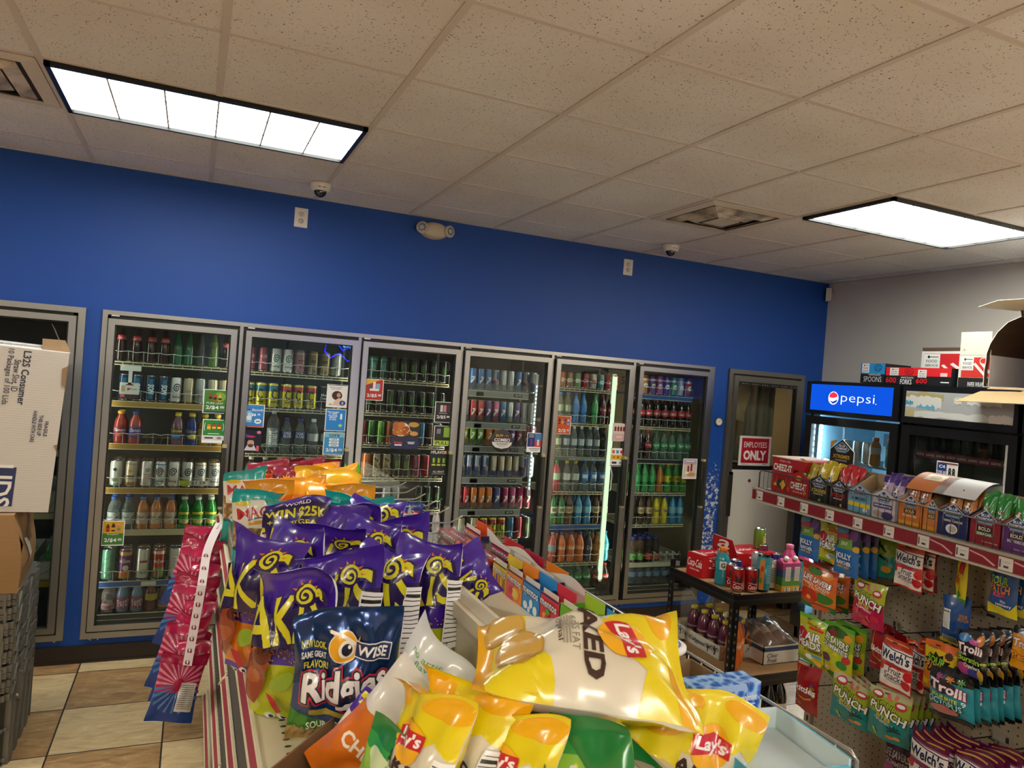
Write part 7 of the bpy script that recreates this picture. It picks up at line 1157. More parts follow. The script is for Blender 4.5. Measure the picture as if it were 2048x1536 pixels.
cbag('blue hard candy bag at far left of the top candy row', G_, (1600, 1028, 1641, 1118), [(.5, '#1f66b4'), (1, '#2a2f6a')], JR, '#1a3f86', seed=3)
cbag('yellow candy bag with red smiling circle between two blue bags', G_, (1641, 1040, 1678, 1126), [(.1, '#6a9a1c'), (1, '#b8b82a')], AH, '#a8a82a', seed=4)
cbag('blue hard candy bag at the front of the middle peg', G_, (1671, 1048, 1721, 1152), [(.5, '#1f66b4'), (1, '#232a66')], JR, '#1a3f86', n=5, X=.12, dX=.045, behind='blue hard candy bag on middle peg', seed=3)
cbag('green and teal candy bag edge-on beside the blue stack', G_, (1752, 1066, 1790, 1156), [(.5, '#1f9488'), (1, '#7f9a34')], [('l', [(-.3, .8), (.1, .6), (-.2, .5), (.2, .4)], .08, '#1c2a24'), ('e', .1, .2, .4, .16, '#e0a03a')], '#1f7a70', X=.25, rz=25, seed=5)
cbag('red and white fruit snack bag in the top candy row', G_, (1791, 1088, 1848, 1180), [(.08, '#a81c28'), (.84, '#c84a44'), (1, '#b83424')], WL, '#7a1420', n=2, dX=.06, behind='red and white fruit snack bag in top row', seed=6)
cbag('dark red snack bag hanging behind the fruit snack bags, top row', G_, (1842, 1094, 1876, 1184), [(1, '#7a1428')], [('e', .3, .4, .3, .2, '#b02a3a')], '#5a0f1c', X=.28, pegb=False, seed=7)
cbag('yellow and red candy bag hanging edge-on in top row', G_, (1911, 1107, 1940, 1212), [(.12, '#4a9a2a'), (1, '#d8c41c')], [('e', .1, .75, .5, .3, '#b8241c'), ('t', 'FISH', -.2, .5, .6, .14, '#c83a1c', {'b': .03, 'r': 80}), ('e', -.05, .22, .3, .14, '#3a8a2a')], '#c8b41c', X=.2, rz=-18, seed=8)
cbag('blue sour candy bag turned backwards under the yellow one', G_, (1884, 1190, 1941, 1291), [(.1, '#c8b81c'), (1, '#1c4a8c')], NUTR(-.22, .5, .3, .4)+[('r', -.1, .1, .5, .12, '#a89a70')]+[('r', -.3+.05*k, .1, .02, .1, '#2a2a24') for k in range(9)]+[('t', 'SOUR\nPATCH', .34, .6, .24, .14, '#c88a2a', {'b': .03})], '#1c4a8c', X=.2, pegb=False, seed=9)
cbag('blue sour candy bag at the right of the top candy row', G_, (1979, 1128, 2038, 1232), [(.14, '#c8be28'), (1, '#1f4f94')], T_('SOUR', -.06, .68, .62, .17, '#8ab83a', '#0f1c3a')+T_('PATCH', -.04, .52, .68, .17, '#d88a3a', '#0f1c3a')+[('t', 'KIDS', -.02, .4, .4, .09, '#d84a5a', {'b': .04}), ('t', 'blue\nraspberry', .1, .24, .5, .14, '#c8d0e8', {'b': .03}), ('p', [(-.5, .0), (.5, 0), (.5, .3), (.3, .14), (-.5, .2)], '#c8be28')], '#173f7c', n=2, dX=.05, behind='blue sour candy bag at right of top row', seed=10)
cbag('orange ring candy bag in the second candy row', G_, (1607, 1132, 1671, 1220), [(.15, '#2f6a34'), (.5, '#d8762a'), (.86, '#d8642a'), (1, '#a83424')], [('e', .25, .84, .3, .2, '#e08a2a'), ('e', -.1, .86, .4, .16, '#3f7a34'), ('e', .2, .3, .5, .24, '#3f7a34'), ('e', .1, .06, .5, .12, '#d8562a')]+ring+T_('LIFE SAVERS', 0, .66, .8, .13, '#f4efe8', '#2a2f5a', .03, .06, r=-8)+[('t', 'HARD CANDY', 0, .54, .8, .07, '#f0e0d0', {'b': .02, 'r': -8}), ('t', '5 FLAVORS', .05, .46, .5, .05, '#f0e0d0', {'r': -8})], '#7a2a1c', n=3, dX=.06, behind='orange ring candy bag in second row', seed=11, rz=8)
cbag('pink and lime sour bites bag in second candy row', G_, (1706, 1162, 1770, 1254), [(.54, '#b81c50'), (1, '#a8b02a')], SPm('RASPBERRY')+[('e', -.3, .3, .2, .14, '#d8304a'), ('e', .3, .24, .22, .14, '#c82848'), ('e', 0, .1, .2, .14, '#d8304a'), ('l', [(-.2, .38), (-.28, .24)], .04, '#d86a80'), ('l', [(.1, .26), (.16, .14)], .04, '#d86a80')], '#8a1440', seed=12)
cbag('yellow candy bag with red smiling circle in third candy row', G_, (1597, 1232, 1649, 1326), [(.08, '#5a9a2a'), (.9, '#b8b82a'), (1, '#6ab02a')], AH, '#a8a82a', seed=13, X=.13)
cbag('lime green sour gummies bag right of the smiling one', G_, (1643, 1248, 1707, 1358), [(.2, '#d8b82a'), (.6, '#b8c02a'), (.9, '#8aa82a'), (1, '#5aa02a')], [('e', 0, .86, .7, .18, '#3a5a24'), ('e', .35, .82, .2, .12, '#e0902a'), ('e', -.1, .82, .24, .12, '#8a1c1c'), ('e', -.25, .34, .34, .16, '#5a2a5a'), ('e', .25, .3, .3, .16, '#2f8a3a'), ('e', .36, .42, .2, .14, '#b83a3a'), ('t', '100', -.3, .14, .3, .08, '#e8e8e0', {'b': .02}), ('e', 0, .06, .5, .12, '#3a7a24')]+T_('LIFE SAVERS', 0, .7, .8, .13, '#f4efe8', '#1c3a1c', .03, .06, r=-8)+T_('GUMMIES', 0, .57, .8, .09, '#e8e8e8', '#2a2a3a', .02, .05, r=-8)+[('t', 'SOUR', -.05, .48, .44, .07, '#d8d83a', {'b': .03, 'r': -8})], '#6a8a2a', n=2, dX=.06, behind='lime green sour gummies bag in third row', seed=14, X=.15)
SK = [('l', [(-.35, .95), (-.38, .7), (-.3, .3), (0, .26), (.3, .34)], .03, '#d8a03a')]+[('e', .28+.1*random.random(), .4+.03*k, .14, .07, ['#3a4a8a', '#d8a03a', '#3a8a4a', '#c8602a'][k % 4]) for k in range(9)]+[('t', 'Skittles', -.0, .5, .9, .14, '#f4efec', {'b': .03, 'sh': .1}), ('t', 'fun', -.3, .14, .3, .04, '#e8d8d8')]
cbag('red rainbow candy bag alone on the lowest left peg', G_, (1592, 1330, 1637, 1424), [(1, '#9c1420')], SK, '#7a0f18', seed=15, X=.12)
cbag('red rainbow candy bag hanging behind the fruit snack bag', G_, (1741, 1258, 1792, 1344), [(1, '#9c1420')], SK, '#7a0f18', seed=16, X=.2, n=2, dX=.05, behind='red rainbow candy bag in third row')
cbag('red and white fruit snack bag in the third candy row front', G_, (1761, 1279, 1827, 1384), [(.08, '#a81c28'), (.84, '#c84a44'), (1, '#b83424')], WL, '#7a1420', seed=17, X=.12)
cbag('red and white fruit snack bag right of another, third candy row', G_, (1812, 1284, 1852, 1386), [(.08, '#a81c28'), (.84, '#c84a44'), (1, '#b83424')], WL, '#7a1420', n=2, dX=.06, behind='red and white fruit snack bag, right of third row', seed=18, X=.2)
TB_ = [('e', .1, .12, .2, .08, '#c8803a'), ('e', .25, .14, .16, .08, '#d89a5a'), ('l', [(-.3, .2), (-.24, .06)], .05, '#c8c83a')]+[('l', [(.2, .28), (.2+.16*math.cos(q), .28+.1*math.sin(q))], .03, '#10403a') for q in (0, .7, 1.4, 2.1, 2.8, 3.6)]
for nm, pxr, nn, sd in (('teal and lime sour bites bag at left of the lower candy row', (1667, 1358, 1739, 1450), 3, 19), ('teal and lime sour bites bag in the middle of the lower candy row', (1741, 1380, 1816, 1484), 5, 20)):
    cbag(nm, G_, pxr, [(.52, '#12898a'), (.86, '#98aa2a'), (1, '#b8b48a')], SPm('TROPICAL\nBLENDS')+TB_, '#0f6a6a', n=nn, dX=.032, behind='teal and lime sour bites bag '+('at left' if sd == 19 else 'in middle'), seed=sd, X=.14, rz=10)
cbag('yellow and orange sour candy bag in third candy row', G_, (1846, 1284, 1915, 1388), [(.08, '#d8761c'), (.84, '#d8b81c'), (1, '#d8681c')], [('*', .32, .8, .24, .18, '#4a1418', {'n': 10, 'q': .7}), ('*', 0, .56, .9, .5, '#1c1a12', {'n': 11, 'q': .7}), ('t', 'peach', -.2, .86, .3, .05, '#7a4a14')]+T_('SOUR', -.02, .64, .6, .15, '#8ac03a', '#15150f')+T_('PATCH', 0, .5, .66, .15, '#d87a3a', '#15150f')+[('t', 'KIDS', .1, .39, .4, .08, '#c83a3a', {'b': .04}), ('t', 'Peach', .14, .25, .5, .12, '#f0ece4', {'b': .04}), ('e', -.3, .3, .3, .2, '#d87a1c'), ('e', -.1, .12, .4, .18, '#d8861c')], '#c8761c', seed=21, X=.15)
TRB = [('e', -.2, .84, .4, .18, '#3a80c0'), ('e', .26, .84, .26, .2, '#d8863a'), ('e', .1, .78, .3, .1, '#c0509a'), ('e', -.15, .2, .5, .24, '#b84a8a'), ('e', .1, .14, .3, .2, '#4a4a9a'), ('e', .32, .14, .2, .24, '#d8a83a')]+T_('Trolli', .0, .64, .76, .17, '#f0e4ea', '#5a1c3a')+[('t', 'SOUR', -.22, .51, .3, .06, '#e8e8e0', {'b': .03})]+T_('Bursting', .06, .4, .84, .15, '#9ac04a', '#1c2a10')+[('t', 'Crawlers', .1, .29, .5, .09, '#e8e8e0', {'b': .02})]
cbag('black bursting gummy bag at front of its peg, right side', G_, (1915, 1262, 1977, 1360), [(1, '#15121a')], TRB, '#15121a', n=5, dX=.045, behind='black bursting gummy bag on the right', seed=22, X=.14)
TRO = [('r', 0, .9, 1, .24, '#131316')]+[('l', [(-.2+.24*j, .84), (-.2+.24*j+.09*math.cos(q), .84+.08*math.sin(q))], .03, ['#a05080', '#d8823a', '#5a9a4a'][j]) for j in range(3) for q in (0, .8, 1.6, 2.4, 3.1, 4, 5)]+[('e', -.1, .66, .6, .26, '#2a1c2a')]+T_('Trolli', .0, .64, .8, .2, '#f0e4ea', '#6a2a4a', .03, .07, r=-6)+[('t', 'SOUR BRITE', -.06, .45, .6, .07, '#c8d03a', {'b': .03, 'r': -4})]+T_('OCTOPUS', -.06, .34, .74, .13, '#a8d8d8', '#10343a', .02, .06, r=-5)+[('e', -.1, .2, .7, .2, '#1c1418'), ('e', -.1, .2, .64, .17, '#b06a6a'), ('r', 0, .04, 1, .1, '#131316'), ('t', '9', .34, .42, .08, .1, '#e8f0f0')]
cbag('turquoise octopus gummy bag at front of its tilted stack', G_, (1862, 1346, 1955, 1442), [(.08, '#131316'), (.86, '#2a8a9c'), (1, '#131316')], TRO, '#20707c', n=7, dX=.034, behind='turquoise octopus gummy bag on the right', seed=23, X=.08, roll=-6)
cbag('orange gummy bag cut by the right edge', G_, (2024, 1262, 2092, 1345), [(.84, '#d8941c'), (1, '#15121a')], T_('Trolli', -.05, .66, .7, .2, '#f0e4ea', '#7a2a14')+T_('Peach', 0, .34, .8, .2, '#e89a3a', '#6a1c10'), '#b8761c', n=2, seed=24, X=.18, behind='orange gummy bag at the right edge')
WLP = [(i if not (isinstance(i[-1], str) and i[-1] == '#b8202e') else i[:-1]+('#8a2a5a',)) for i in WL]
cbag('purple and white fruit snack bag at bottom right front', G_, (1818, 1474, 1898, 1590), [(.08, '#6a1c4a'), (.84, '#9a4a6a'), (1, '#5f1440')], WLP, '#4a1030', n=5, dX=.04, behind='purple fruit snack bag at bottom, left stack', seed=25, X=.1)
cbag('purple and white fruit snack bag at bottom, second stack front', G_, (1905, 1505, 1985, 1620), [(.08, '#6a1c4a'), (.84, '#9a4a6a'), (1, '#5f1440')], WLP, '#4a1030', n=5, dX=.04, behind='purple fruit snack bag at bottom, right stack', seed=26, X=.12)
cbag('mauve gummies bag behind the teal bags at the bottom', G_, (1768, 1478, 1822, 1575), [(1, '#5a2448')], [('e', -.2, .3, .5, .4, '#a84a80')]+T_('LIFE SAVERS', .05, .7, .9, .16, '#b8b0b4', '#2a1c2a')+T_('GUMMIES', .05, .52, .8, .12, '#a8a0a4', '#2a1c2a'), '#3a1430', seed=27, X=.25)
for (x, y) in ((1690, 1225), (1735, 1245), (1755, 1300), (1660, 1370), (1935, 1215), (1985, 1415), (2020, 1500), (1845, 1265)): Y, Z = cg(x, y, .3); peg(Y, Z, .22)
# brown carton on the base deck
t = thing('carton', 'open brown carton on the floor deck under the lowest pegs', 'box', CO+CX*.2+CY*-.32+Vector((0, 0, .123)), CRZ+.3); mb = MB(); c = cardboard('#b08a52')
for x0, x1, y0, y1 in ((-.13, .13, -.1, -.097), (-.13, .13, .097, .1), (-.13, -.127, -.1, .1), (.127, .13, -.1, .1)): mb.box(x0, x1, y0, y1, 0, .12, c)
mb.box(-.13, .13, -.1, .1, 0, .003, c); slab(mb, q((-.13, -.1, .12), (-.13, .1, .12), (-.2, .1, .15), (-.2, -.1, .15)), .003, c, c); mb.build('carton', t)
# ---------------------------------------------------------------- cartons of nuts and crackers on the top shelf
BD = lambda x, y, s, ex='': [('p', [(x-.4*s, y), (x, y+.26*s), (x+.4*s, y), (x+.3*s, y-.1*s), (x-.3*s, y-.1*s)], '#c8d0d8'), ('p', [(x-.36*s, y), (x, y+.23*s), (x+.36*s, y), (x+.27*s, y-.09*s), (x-.27*s, y-.09*s)], '#15306a'), ('t', 'BLUE', x, y+.1*s, .3*s, .08*s, '#e4e8f0', {'b': .03}), ('t', 'DIAMOND', x, y-.01*s, .56*s, .1*s, '#e4e8f0', {'b': .03}), ('r', x, y-.13*s, .5*s, .06*s, '#7fa8c8')]
def nutbox(pxl, pxr, py, hx, label, items, bagspec=None, h=.085, hb=.15, X0=.03, d=.13, kr='#a58f70', group='snack cartons on the top shelf'):
    ya, _ = cg(pxl, py, X0); yb, _ = cg(pxr, py, X0); w = abs(ya-yb); Y = (ya+yb)/2
    t = thing('snack_carton', label, 'carton', (0, 0, 0), 0, group); put_c(t, X0, Y, ZS+.001); mb = MB(); c, k = P(hx, .45), cardboard(kr); a = w/2
    mb.box(0, .003, -a, a, 0, h, c); deco(mb, items, plane_map((-.0005, 0, 0), (0, -w, 0), (0, 0, h*1.35)), w, h*1.35)
    mb.add([(0, -a*.9, h), (0, a*.9, h), (0, 0, h*1.3)], [(0, 1, 2)], c); mb.add([(.003, -a*.9, h), (.003, a*.9, h), (.003, 0, h*1.3)], [(2, 1, 0)], k)
    mb.box(d-.003, d, -a, a, 0, hb, k); mb.box(0, d, -a, a, 0, .003, k)
    for s in (-1, 1): y = s*a; mb.add([(0, y, 0), (d, y, 0), (d, y, hb), (d*.7, y, hb*.9), (d*.3, y, h*1.2), (0, y, h)], [(0, 1, 2, 3, 4, 5)], c if s < 0 else k); mb.add([(0, y-s*.003, 0), (d, y-s*.003, 0), (d, y-s*.003, hb), (d*.7, y-s*.003, hb*.9), (d*.3, y-s*.003, h*1.2), (0, y-s*.003, h)], [(0, 1, 2, 3, 4, 5)], k)
    mb.build('carton', t)
    if bagspec:
        bl, zn, it, nb, bc = bagspec; me = pillow(min(.075, w*.48), .15, .028, len(label), 8, 12, .003, zn[-1][1], zn, it, back=bc).mesh('nut_bag')
        for r_ in range(nb):
            for s in (-1, 1):
                o = bpy.data.objects.new('nut_bag', me); COL.objects.link(o); tag(o, f'{bl}, {["right", "left"][s > 0]} side, {ordinal(r_+1)} from the front', 'bag', bl+' group'); put_c(o, X0+.028+.032*r_, Y+s*w*.23, ZS+.005+.012*r_+.005*(s > 0), -PI/2, math.radians(-8))
    return Y
bagl = lambda c: BD(0, .5, .8)+[('r', 0, .34, .5, .07, '#15130f'), ('t', 'BOLD', 0, .34, .36, .045, '#e0d8b8', {'b': .03}), ('e', 0, .7, .4, .1, '#e8e0d4'), ('e', -.1, .72, .16, .07, '#8a5230'), ('e', .15, .7, .14, .06, '#8a5230')]
# cracker carton
Ya, _ = cg(1541, 990, .04); Yb, _ = cg(1582, 1000, .04)
t = thing('snack_carton', 'tall red cheese cracker carton at far end of the top shelf', 'carton', (0, 0, 0)); put_c(t, .04, Yb, ZS+.001); mb = MB(); R_ = P('#a8141e', .45); w = abs(Ya-Yb); hh = .152
mb.box(0, .2, 0, w, 0, hh, R_); mb.box(-.004, .204, -.004, w+.004, hh, hh+.004, P('#d8c8c0', .5)); mb.box(.0, .2, -.07, 0, .11, hh, R_)
box_deco(mb, T_('CHEEZ-IT', 0, .72, .88, .2, '#f0ece4', '#6a0c12', .03, .06)+[('t', 'Grab n Go', .1, .92, .5, .06, '#e8dce8'), ('e', 0, .24, .5, .3, '#2a3a1c'), ('p', [(-.1, .24), (.08, .38), (.2, .24), (.06, .08)], '#e0a83a'), ('p', [(-.4, .18), (-.28, .28), (-.2, .16)], '#e0a83a'), ('p', [(.3, .2), (.42, .14), (.34, .06)], '#e0a83a')], 'l', 0, .2, 0, w, 0, hh)
box_deco(mb, T_('CHEEZ-IT', .0, .5, .72, .62, '#f0ece4', '#6a0c12', .03, .06)+[('r', 0, .1, .6, .03, '#e0b03a')], 'f', 0, .2, -.07, 0, .11, hh); mb.build('carton', t)
nutbox(1575, 1616, 995, '#a8141e', 'low red cheese cracker carton next to the tall one', T_('CHEEZ-IT', 0, .4, .8, .26, '#f0ece4', '#6a0c12', .03, .06)+[('e', 0, .7, .3, .2, '#d88a2a'), ('t', 'White Cheddar', 0, .18, .5, .06, '#f0dcd0'), ('p', [(.3, .3), (.42, .2), (.3, .1)], '#e0a03a')], ('small yellow cracker packet in low red carton', [(1, '#a89a2a')], [('e', 0, .5, .5, .3, '#d8c86a')], 1, '#8a7a2a'))
bk = lambda c: ('black nut pouch with '+c[0]+' top', [(.55, '#131315'), (1, c[1])], BD(0, .5, .9)+[('t', 'XTREMES', 0, .3, .7, .07, c[1], {'b': .03})], 2, '#131315')
Y1 = nutbox(1616, 1656, 1000, '#151512', 'black nut carton with yellow lettering beside the red cracker carton', BD(0, .68, .9)+[('t', 'XTREMES', 0, .42, .74, .13, '#c8a83a', {'b': .03}), ('t', 'CAYENNE PEPPER', 0, .3, .5, .05, '#e8e4d8'), ('e', .1, .1, .14, .1, '#7a9a2a')], bk(('yellow', '#c8b01c')))
Y2 = nutbox(1657, 1694, 1010, '#1a1012', 'black nut carton with red lettering', BD(0, .68, .9)+[('t', 'XTREMES', 0, .42, .74, .13, '#b8242e', {'b': .03}), ('t', 'CAROLINA REAPER', 0, .3, .5, .05, '#e8e4d8'), ('e', .2, .1, .14, .1, '#c8a83a')], bk(('red', '#b81c2c')))
Ya, za = cg(1683, 914, .12); t = thing('header_card', 'black diamond-topped header card standing above the black nut cartons', 'display card', (0, 0, 0)); put_c(t, .12, Ya, ZS+.135); mb = MB(); w = .13
slab(mb, q((0, w/2, 0), (0, -w/2, 0), (0, -w/2, .085), (0, 0, .13), (0, w/2, .085)), .004, P('#131315', .45), CARD, (.004, 0, 0))
deco(mb, [('p', [(-.5, .65), (-.2, .98), (-.5, .9)], '#c8901c')]+BD(0, .72, .8)+[('t', 'XTREMES', 0, .46, .72, .12, '#c8a02a', {'b': .03}), ('t', 'CAYENNE PEPPER', 0, .34, .5, .04, '#e0dcd0'), ('r', -.1, .12, .5, .05, '#8a8880')], plane_map((-.0006, 0, 0), (0, -w, 0), (0, 0, .13)), w, .13); mb.box(.0, .004, -.02, .02, -.135, 0, CARD); mb.build('card', t)
nutbox(1695, 1740, 1020, '#6a9ec0', 'light blue nut carton with yellow stripe', BD(0, .7, .9)+[('r', 0, .28, 1, .14, '#d8c83a'), ('t', 'ALMONDS', 0, .48, .7, .1, '#26305a', {'b': .02}), ('e', .3, .14, .2, .14, '#e8e4d8')], None)
nutbox(1741, 1789, 1035, '#c8c0cc', 'white and purple blueberry nut carton', BD(0, .68, .9)+[('r', 0, .42, .8, .14, '#3a2a78'), ('t', 'blueberry', 0, .42, .7, .09, '#e8e4f0', {'b': .02}), ('e', .2, .14, .5, .24, '#3a2f6a'), ('e', -.2, .16, .4, .2, '#a89a88')], ('white and purple nut pouch in the blueberry carton', [(.45, '#cfc8d4'), (.8, '#a89ac0'), (1, '#4a2f86')], bagl(0), 2, '#4a3a7a'), hb=.165)
bo = lambda c, nm: (nm, [(.6, '#c8b49a'), (1, c)], bagl(0), 2, c)
nutbox(1795, 1842, 1050, '#c8702a', 'orange nut carton with curved orange lid', BD(0, .72, .9)+[('r', 0, .46, .5, .14, '#15130f'), ('t', 'BOLD', 0, .46, .4, .1, '#e0c88a', {'b': .03}), ('t', 'Habanero BBQ', 0, .32, .6, .08, '#f0e0c8', {'b': .02}), ('r', 0, .1, .9, .1, '#d89a2a')], bo('#a85a2a', 'orange-topped nut pouch in the orange carton'))
nutbox(1873, 1933, 1075, '#14235e', 'navy coconut nut carton with white lid flap', BD(0, .72, .95)+[('t', 'Toasted Coconut', 0, .48, .7, .09, '#e8d8c8', {'b': .02}), ('e', 0, .24, .4, .28, '#e4e4e0'), ('e', .03, .24, .26, .18, '#b8b4ac')], bo('#b8742a', 'amber-topped nut pouch in the navy carton'))
nutbox(1844, 1873, 1062, '#c87a3a', 'narrow orange nut carton between orange and navy ones', BD(.1, .72, .9)+[('r', .1, .46, .5, .14, '#15130f'), ('t', 'BOLD', .1, .46, .4, .1, '#e0c88a', {'b': .03}), ('r', 0, .1, .9, .1, '#d89a2a')], None)
nutbox(1937, 1998, 1095, '#8c1a2a', 'dark red sriracha nut carton with green pouches', BD(0, .74, .95)+[('r', 0, .46, .5, .14, '#15130f'), ('t', 'BOLD', 0, .46, .4, .1, '#e0d8b8', {'b': .03}), ('r', 0, .32, .6, .1, '#2f6a34'), ('t', 'SRIRACHA', 0, .32, .5, .07, '#f0ece0', {'b': .02}), ('t', 'Smart Snacking', .2, .12, .5, .05, '#e8d0d0')], bo('#2f8a3a', 'green-topped nut pouch in the dark red carton'), hb=.16)
nutbox(2000, 2062, 1115, '#5c2a72', 'purple nut carton cut by the right edge', BD(0, .74, .95)+[('r', 0, .46, .5, .14, '#15130f'), ('t', 'BOLD', 0, .46, .4, .1, '#e0d8b8', {'b': .03}), ('t', 'SALT VINEGAR', 0, .32, .6, .08, '#e8e0ec', {'b': .02}), ('t', 'Smart Snacking', .2, .12, .5, .05, '#d8c8e0')], bo('#2f8a3a', 'green-topped nut pouch in the purple carton'), hb=.165)
def lidp(u, v, w, o): return Vector((.01-.12*v, -w/2+w*u, .05+.02*math.sin(PI*.7*v)-.07*v**1.6+o))
def lid(px, py, w, hx, label, in_='#d8d0c0', ex=()):
    Y, Z = cg(px, py, .09); t = thing('curled_card', label, 'carton flap', (0, 0, 0), 0, 'curled carton lids'); put_c(t, .16, Y, ZS+.135); mb = MB()
    mb.grid(lambda u, v: lidp(u, v, w, .002), 2, 12, P(hx, .45)); mb.grid(lambda u, v: lidp(u, v, w, 0), 2, 12, P(in_, .5), flip=True); mb.box(.008, .012, -w/2, w/2, -.03, .05, P(hx, .5))
    if ex: deco(mb, ex, lambda x, y, d: lidp(.5-x, y, w, .003+d), w, .14, 2, 12)
    mb.build('card', t)
lid(1866, 968, .15, '#c8743a', 'curled orange carton lid with pale picture label', '#c8a070', [('r', 0, .55, .5, .3, '#d8c49a'), ('e', 0, .55, .3, .18, '#a88a5a')]); lid(1925, 985, .16, '#cdd0d6', 'curled white carton lid above the navy nut carton', '#23305a')
# ================================================================ left foreground: totes, brown box, white lids carton
TG, TGD = P('#6b6a63', .5, name='grey_tote'), P('#4f4e49', .5)
def tote_mesh(w, d_, h):
    mb = MB(); t = .012
    for x0, x1, y0, y1 in ((-w/2, w/2, -d_/2, -d_/2+t), (-w/2, w/2, d_/2-t, d_/2), (-w/2, -w/2+t, -d_/2, d_/2), (w/2-t, w/2, -d_/2, d_/2)): mb.box(x0, x1, y0, y1, 0, h, TGD)
    mb.box(-w/2, w/2, -d_/2, d_/2, 0, .01, TGD)
    for k in range(7):
        y = -d_/2+.02+(d_-.04)*k/6; mb.box(w/2, w/2+.022, y-.005, y+.005, 0, h, TG)
        x = -w/2+.02+(w-.04)*k/6; mb.box(x-.005, x+.005, -d_/2-.022, -d_/2, 0, h, TG)
    for z in (.02, h*.5): mb.box(w/2, w/2+.014, -d_/2, d_/2, z, z+.01, TG); mb.box(-w/2, w/2, -d_/2-.014, -d_/2, z, z+.01, TG)
    for k in range(4):
        y = -d_/2+.02+(d_-.06)*k/4; q_ = [(y, .004), (y+.045, .004), (y+.1, h-.006), (y+.055, h-.006)]; mb.add([(w/2+o_, a_, b_) for o_ in (.0, .026) for a_, b_ in q_], [(4, 5, 6, 7), (0, 1, 5, 4), (1, 2, 6, 5), (2, 3, 7, 6), (3, 0, 4, 7)], TG)
        x = -w/2+.02+(w-.06)*k/4; q_ = [(x, .004), (x+.045, .004), (x+.09, h-.006), (x+.045, h-.006)]; mb.add([(a_, -d_/2-o_, b_) for o_ in (.0, .026) for a_, b_ in q_], [(7, 6, 5, 4), (4, 5, 1, 0), (5, 6, 2, 1), (6, 7, 3, 2), (7, 4, 0, 3)], TG)
    return mb
def rim_mesh(w, d_):
    mb = MB()
    for k in range(5):
        y = -d_/2+d_*k/5; e = .03 if k % 2 else .016; mb.box(w/2-.02, w/2+e, y, y+d_/5, -.03 if k % 2 else -.018, .008, TG)
        x = -w/2+w*k/5; mb.box(x, x+w/5, -d_/2-e, -d_/2+.02, -.03 if k % 2 else -.018, .008, TG)
    mb.box(-w/2-.02, -w/2+.02, -d_/2, d_/2, -.02, .008, TG); mb.box(-w/2, w/2, d_/2-.02, d_/2+.02, -.02, .008, TG); return mb
tw, td = .42, .5; hs = [.3]+[.062]*7; z = 0
bm_, rm_ = tote_mesh(tw, td, .3).mesh('body'), rim_mesh(tw, td).mesh('rim'); sm_ = tote_mesh(tw, td, .062).mesh('body')
for k, h in enumerate(hs):
    o = thing('storage_tote', f'grey plastic nesting tote, {ordinal(k+1)} from the floor in the left stack', 'tote', (-.845+.0*k, -.86-.004*(k % 3), z), random.uniform(-.012, .012), 'grey totes in the left stack')
    for nm, me, zz in (('body', bm_ if k == 0 else sm_, 0), ('rim', rm_, h)): c = bpy.data.objects.new(nm, me); COL.objects.link(c); c.parent = o; c.location = (0, 0, zz)
    z += h
ZC = z+.01
mb = MB(); mb.box(-.02, .02, -.01, .01, -.12, 0, TG); mb.lathe([(0, 0), (.006, 0), (.006, .003), (0, .003)], P('#cfcfca', .4), 10, TM((.005, -.01, -.1), PI/2)); o = mb.build('tote_latch'); o.location = (-.612, -1.02, .37); tag(o, 'grey hinged latch flap hanging from the tote stack', 'latch')
t = thing('brown_box', 'crushed brown cardboard box on the grey totes under white carton', 'box', (-.86, -.9, ZC), .06); mb = MB(); bc = cardboard('#a07d54'); hx_ = .345
def bx(u, v, w_): return Vector((-.22+.45*u+.02*math.sin(PI*w_)*(u-.5)*2-.03*w_*(1 if u > .5 else 0), -.24+.46*v, hx_*w_*(1-.04*u)))
mb.grid(lambda a, b: bx(a, 0, b)+Vector((0, -.012*math.sin(PI*b)*math.sin(PI*a), 0)), 8, 8, bc); mb.grid(lambda a, b: bx(1, a, b)+Vector((.02*noise.noise(Vector((a*4, b*4, 1))), 0, 0)), 8, 8, bc); mb.grid(lambda a, b: bx(0, 1-a, b), 2, 2, bc); mb.grid(lambda a, b: bx(1-a, 1, b), 2, 2, bc); mb.grid(lambda a, b: bx(a, b, 1), 6, 6, bc); mb.grid(lambda a, b: bx(a, b, 0), 1, 1, bc, flip=True)
deco(mb, [('r', -.1, .92, .5, .1, '#5c3a26'), ('r', -.1, .92, .44, .06, '#9c7446')]+[('r', -.25+.03*k, .92, .012, .06, '#4a2f20') for k in range(11)]+[('l', [(.02, .75), (.3, .88)], .012, '#6a4c2c'), ('l', [(.1, .6), (.32, .64)], .012, '#7a5a34')], lambda x, y, d: bx(x+.5, 0, y)+Vector((0, -d-.014*math.sin(PI*y)*math.sin(PI*(x+.5))-.0015, 0)), .45, hx_, 8, 8)
deco(mb, [('p', [(-.2, .34), (-.05, .3), (.0, .56), (-.16, .6)], '#d8d4ca')]+[('r', .0+.05*k, .72, .3, .02, '#3a2a1c', {'r': 80}) for k in range(4)], lambda x, y, d: bx(1, x+.5, y)+Vector((d+.004+.02*noise.noise(Vector(((x+.5)*4, y*4, 1))), 0, 0)), .46, hx_, 8, 8); mb.build('carton', t)
ZW = ZC+hx_*.985
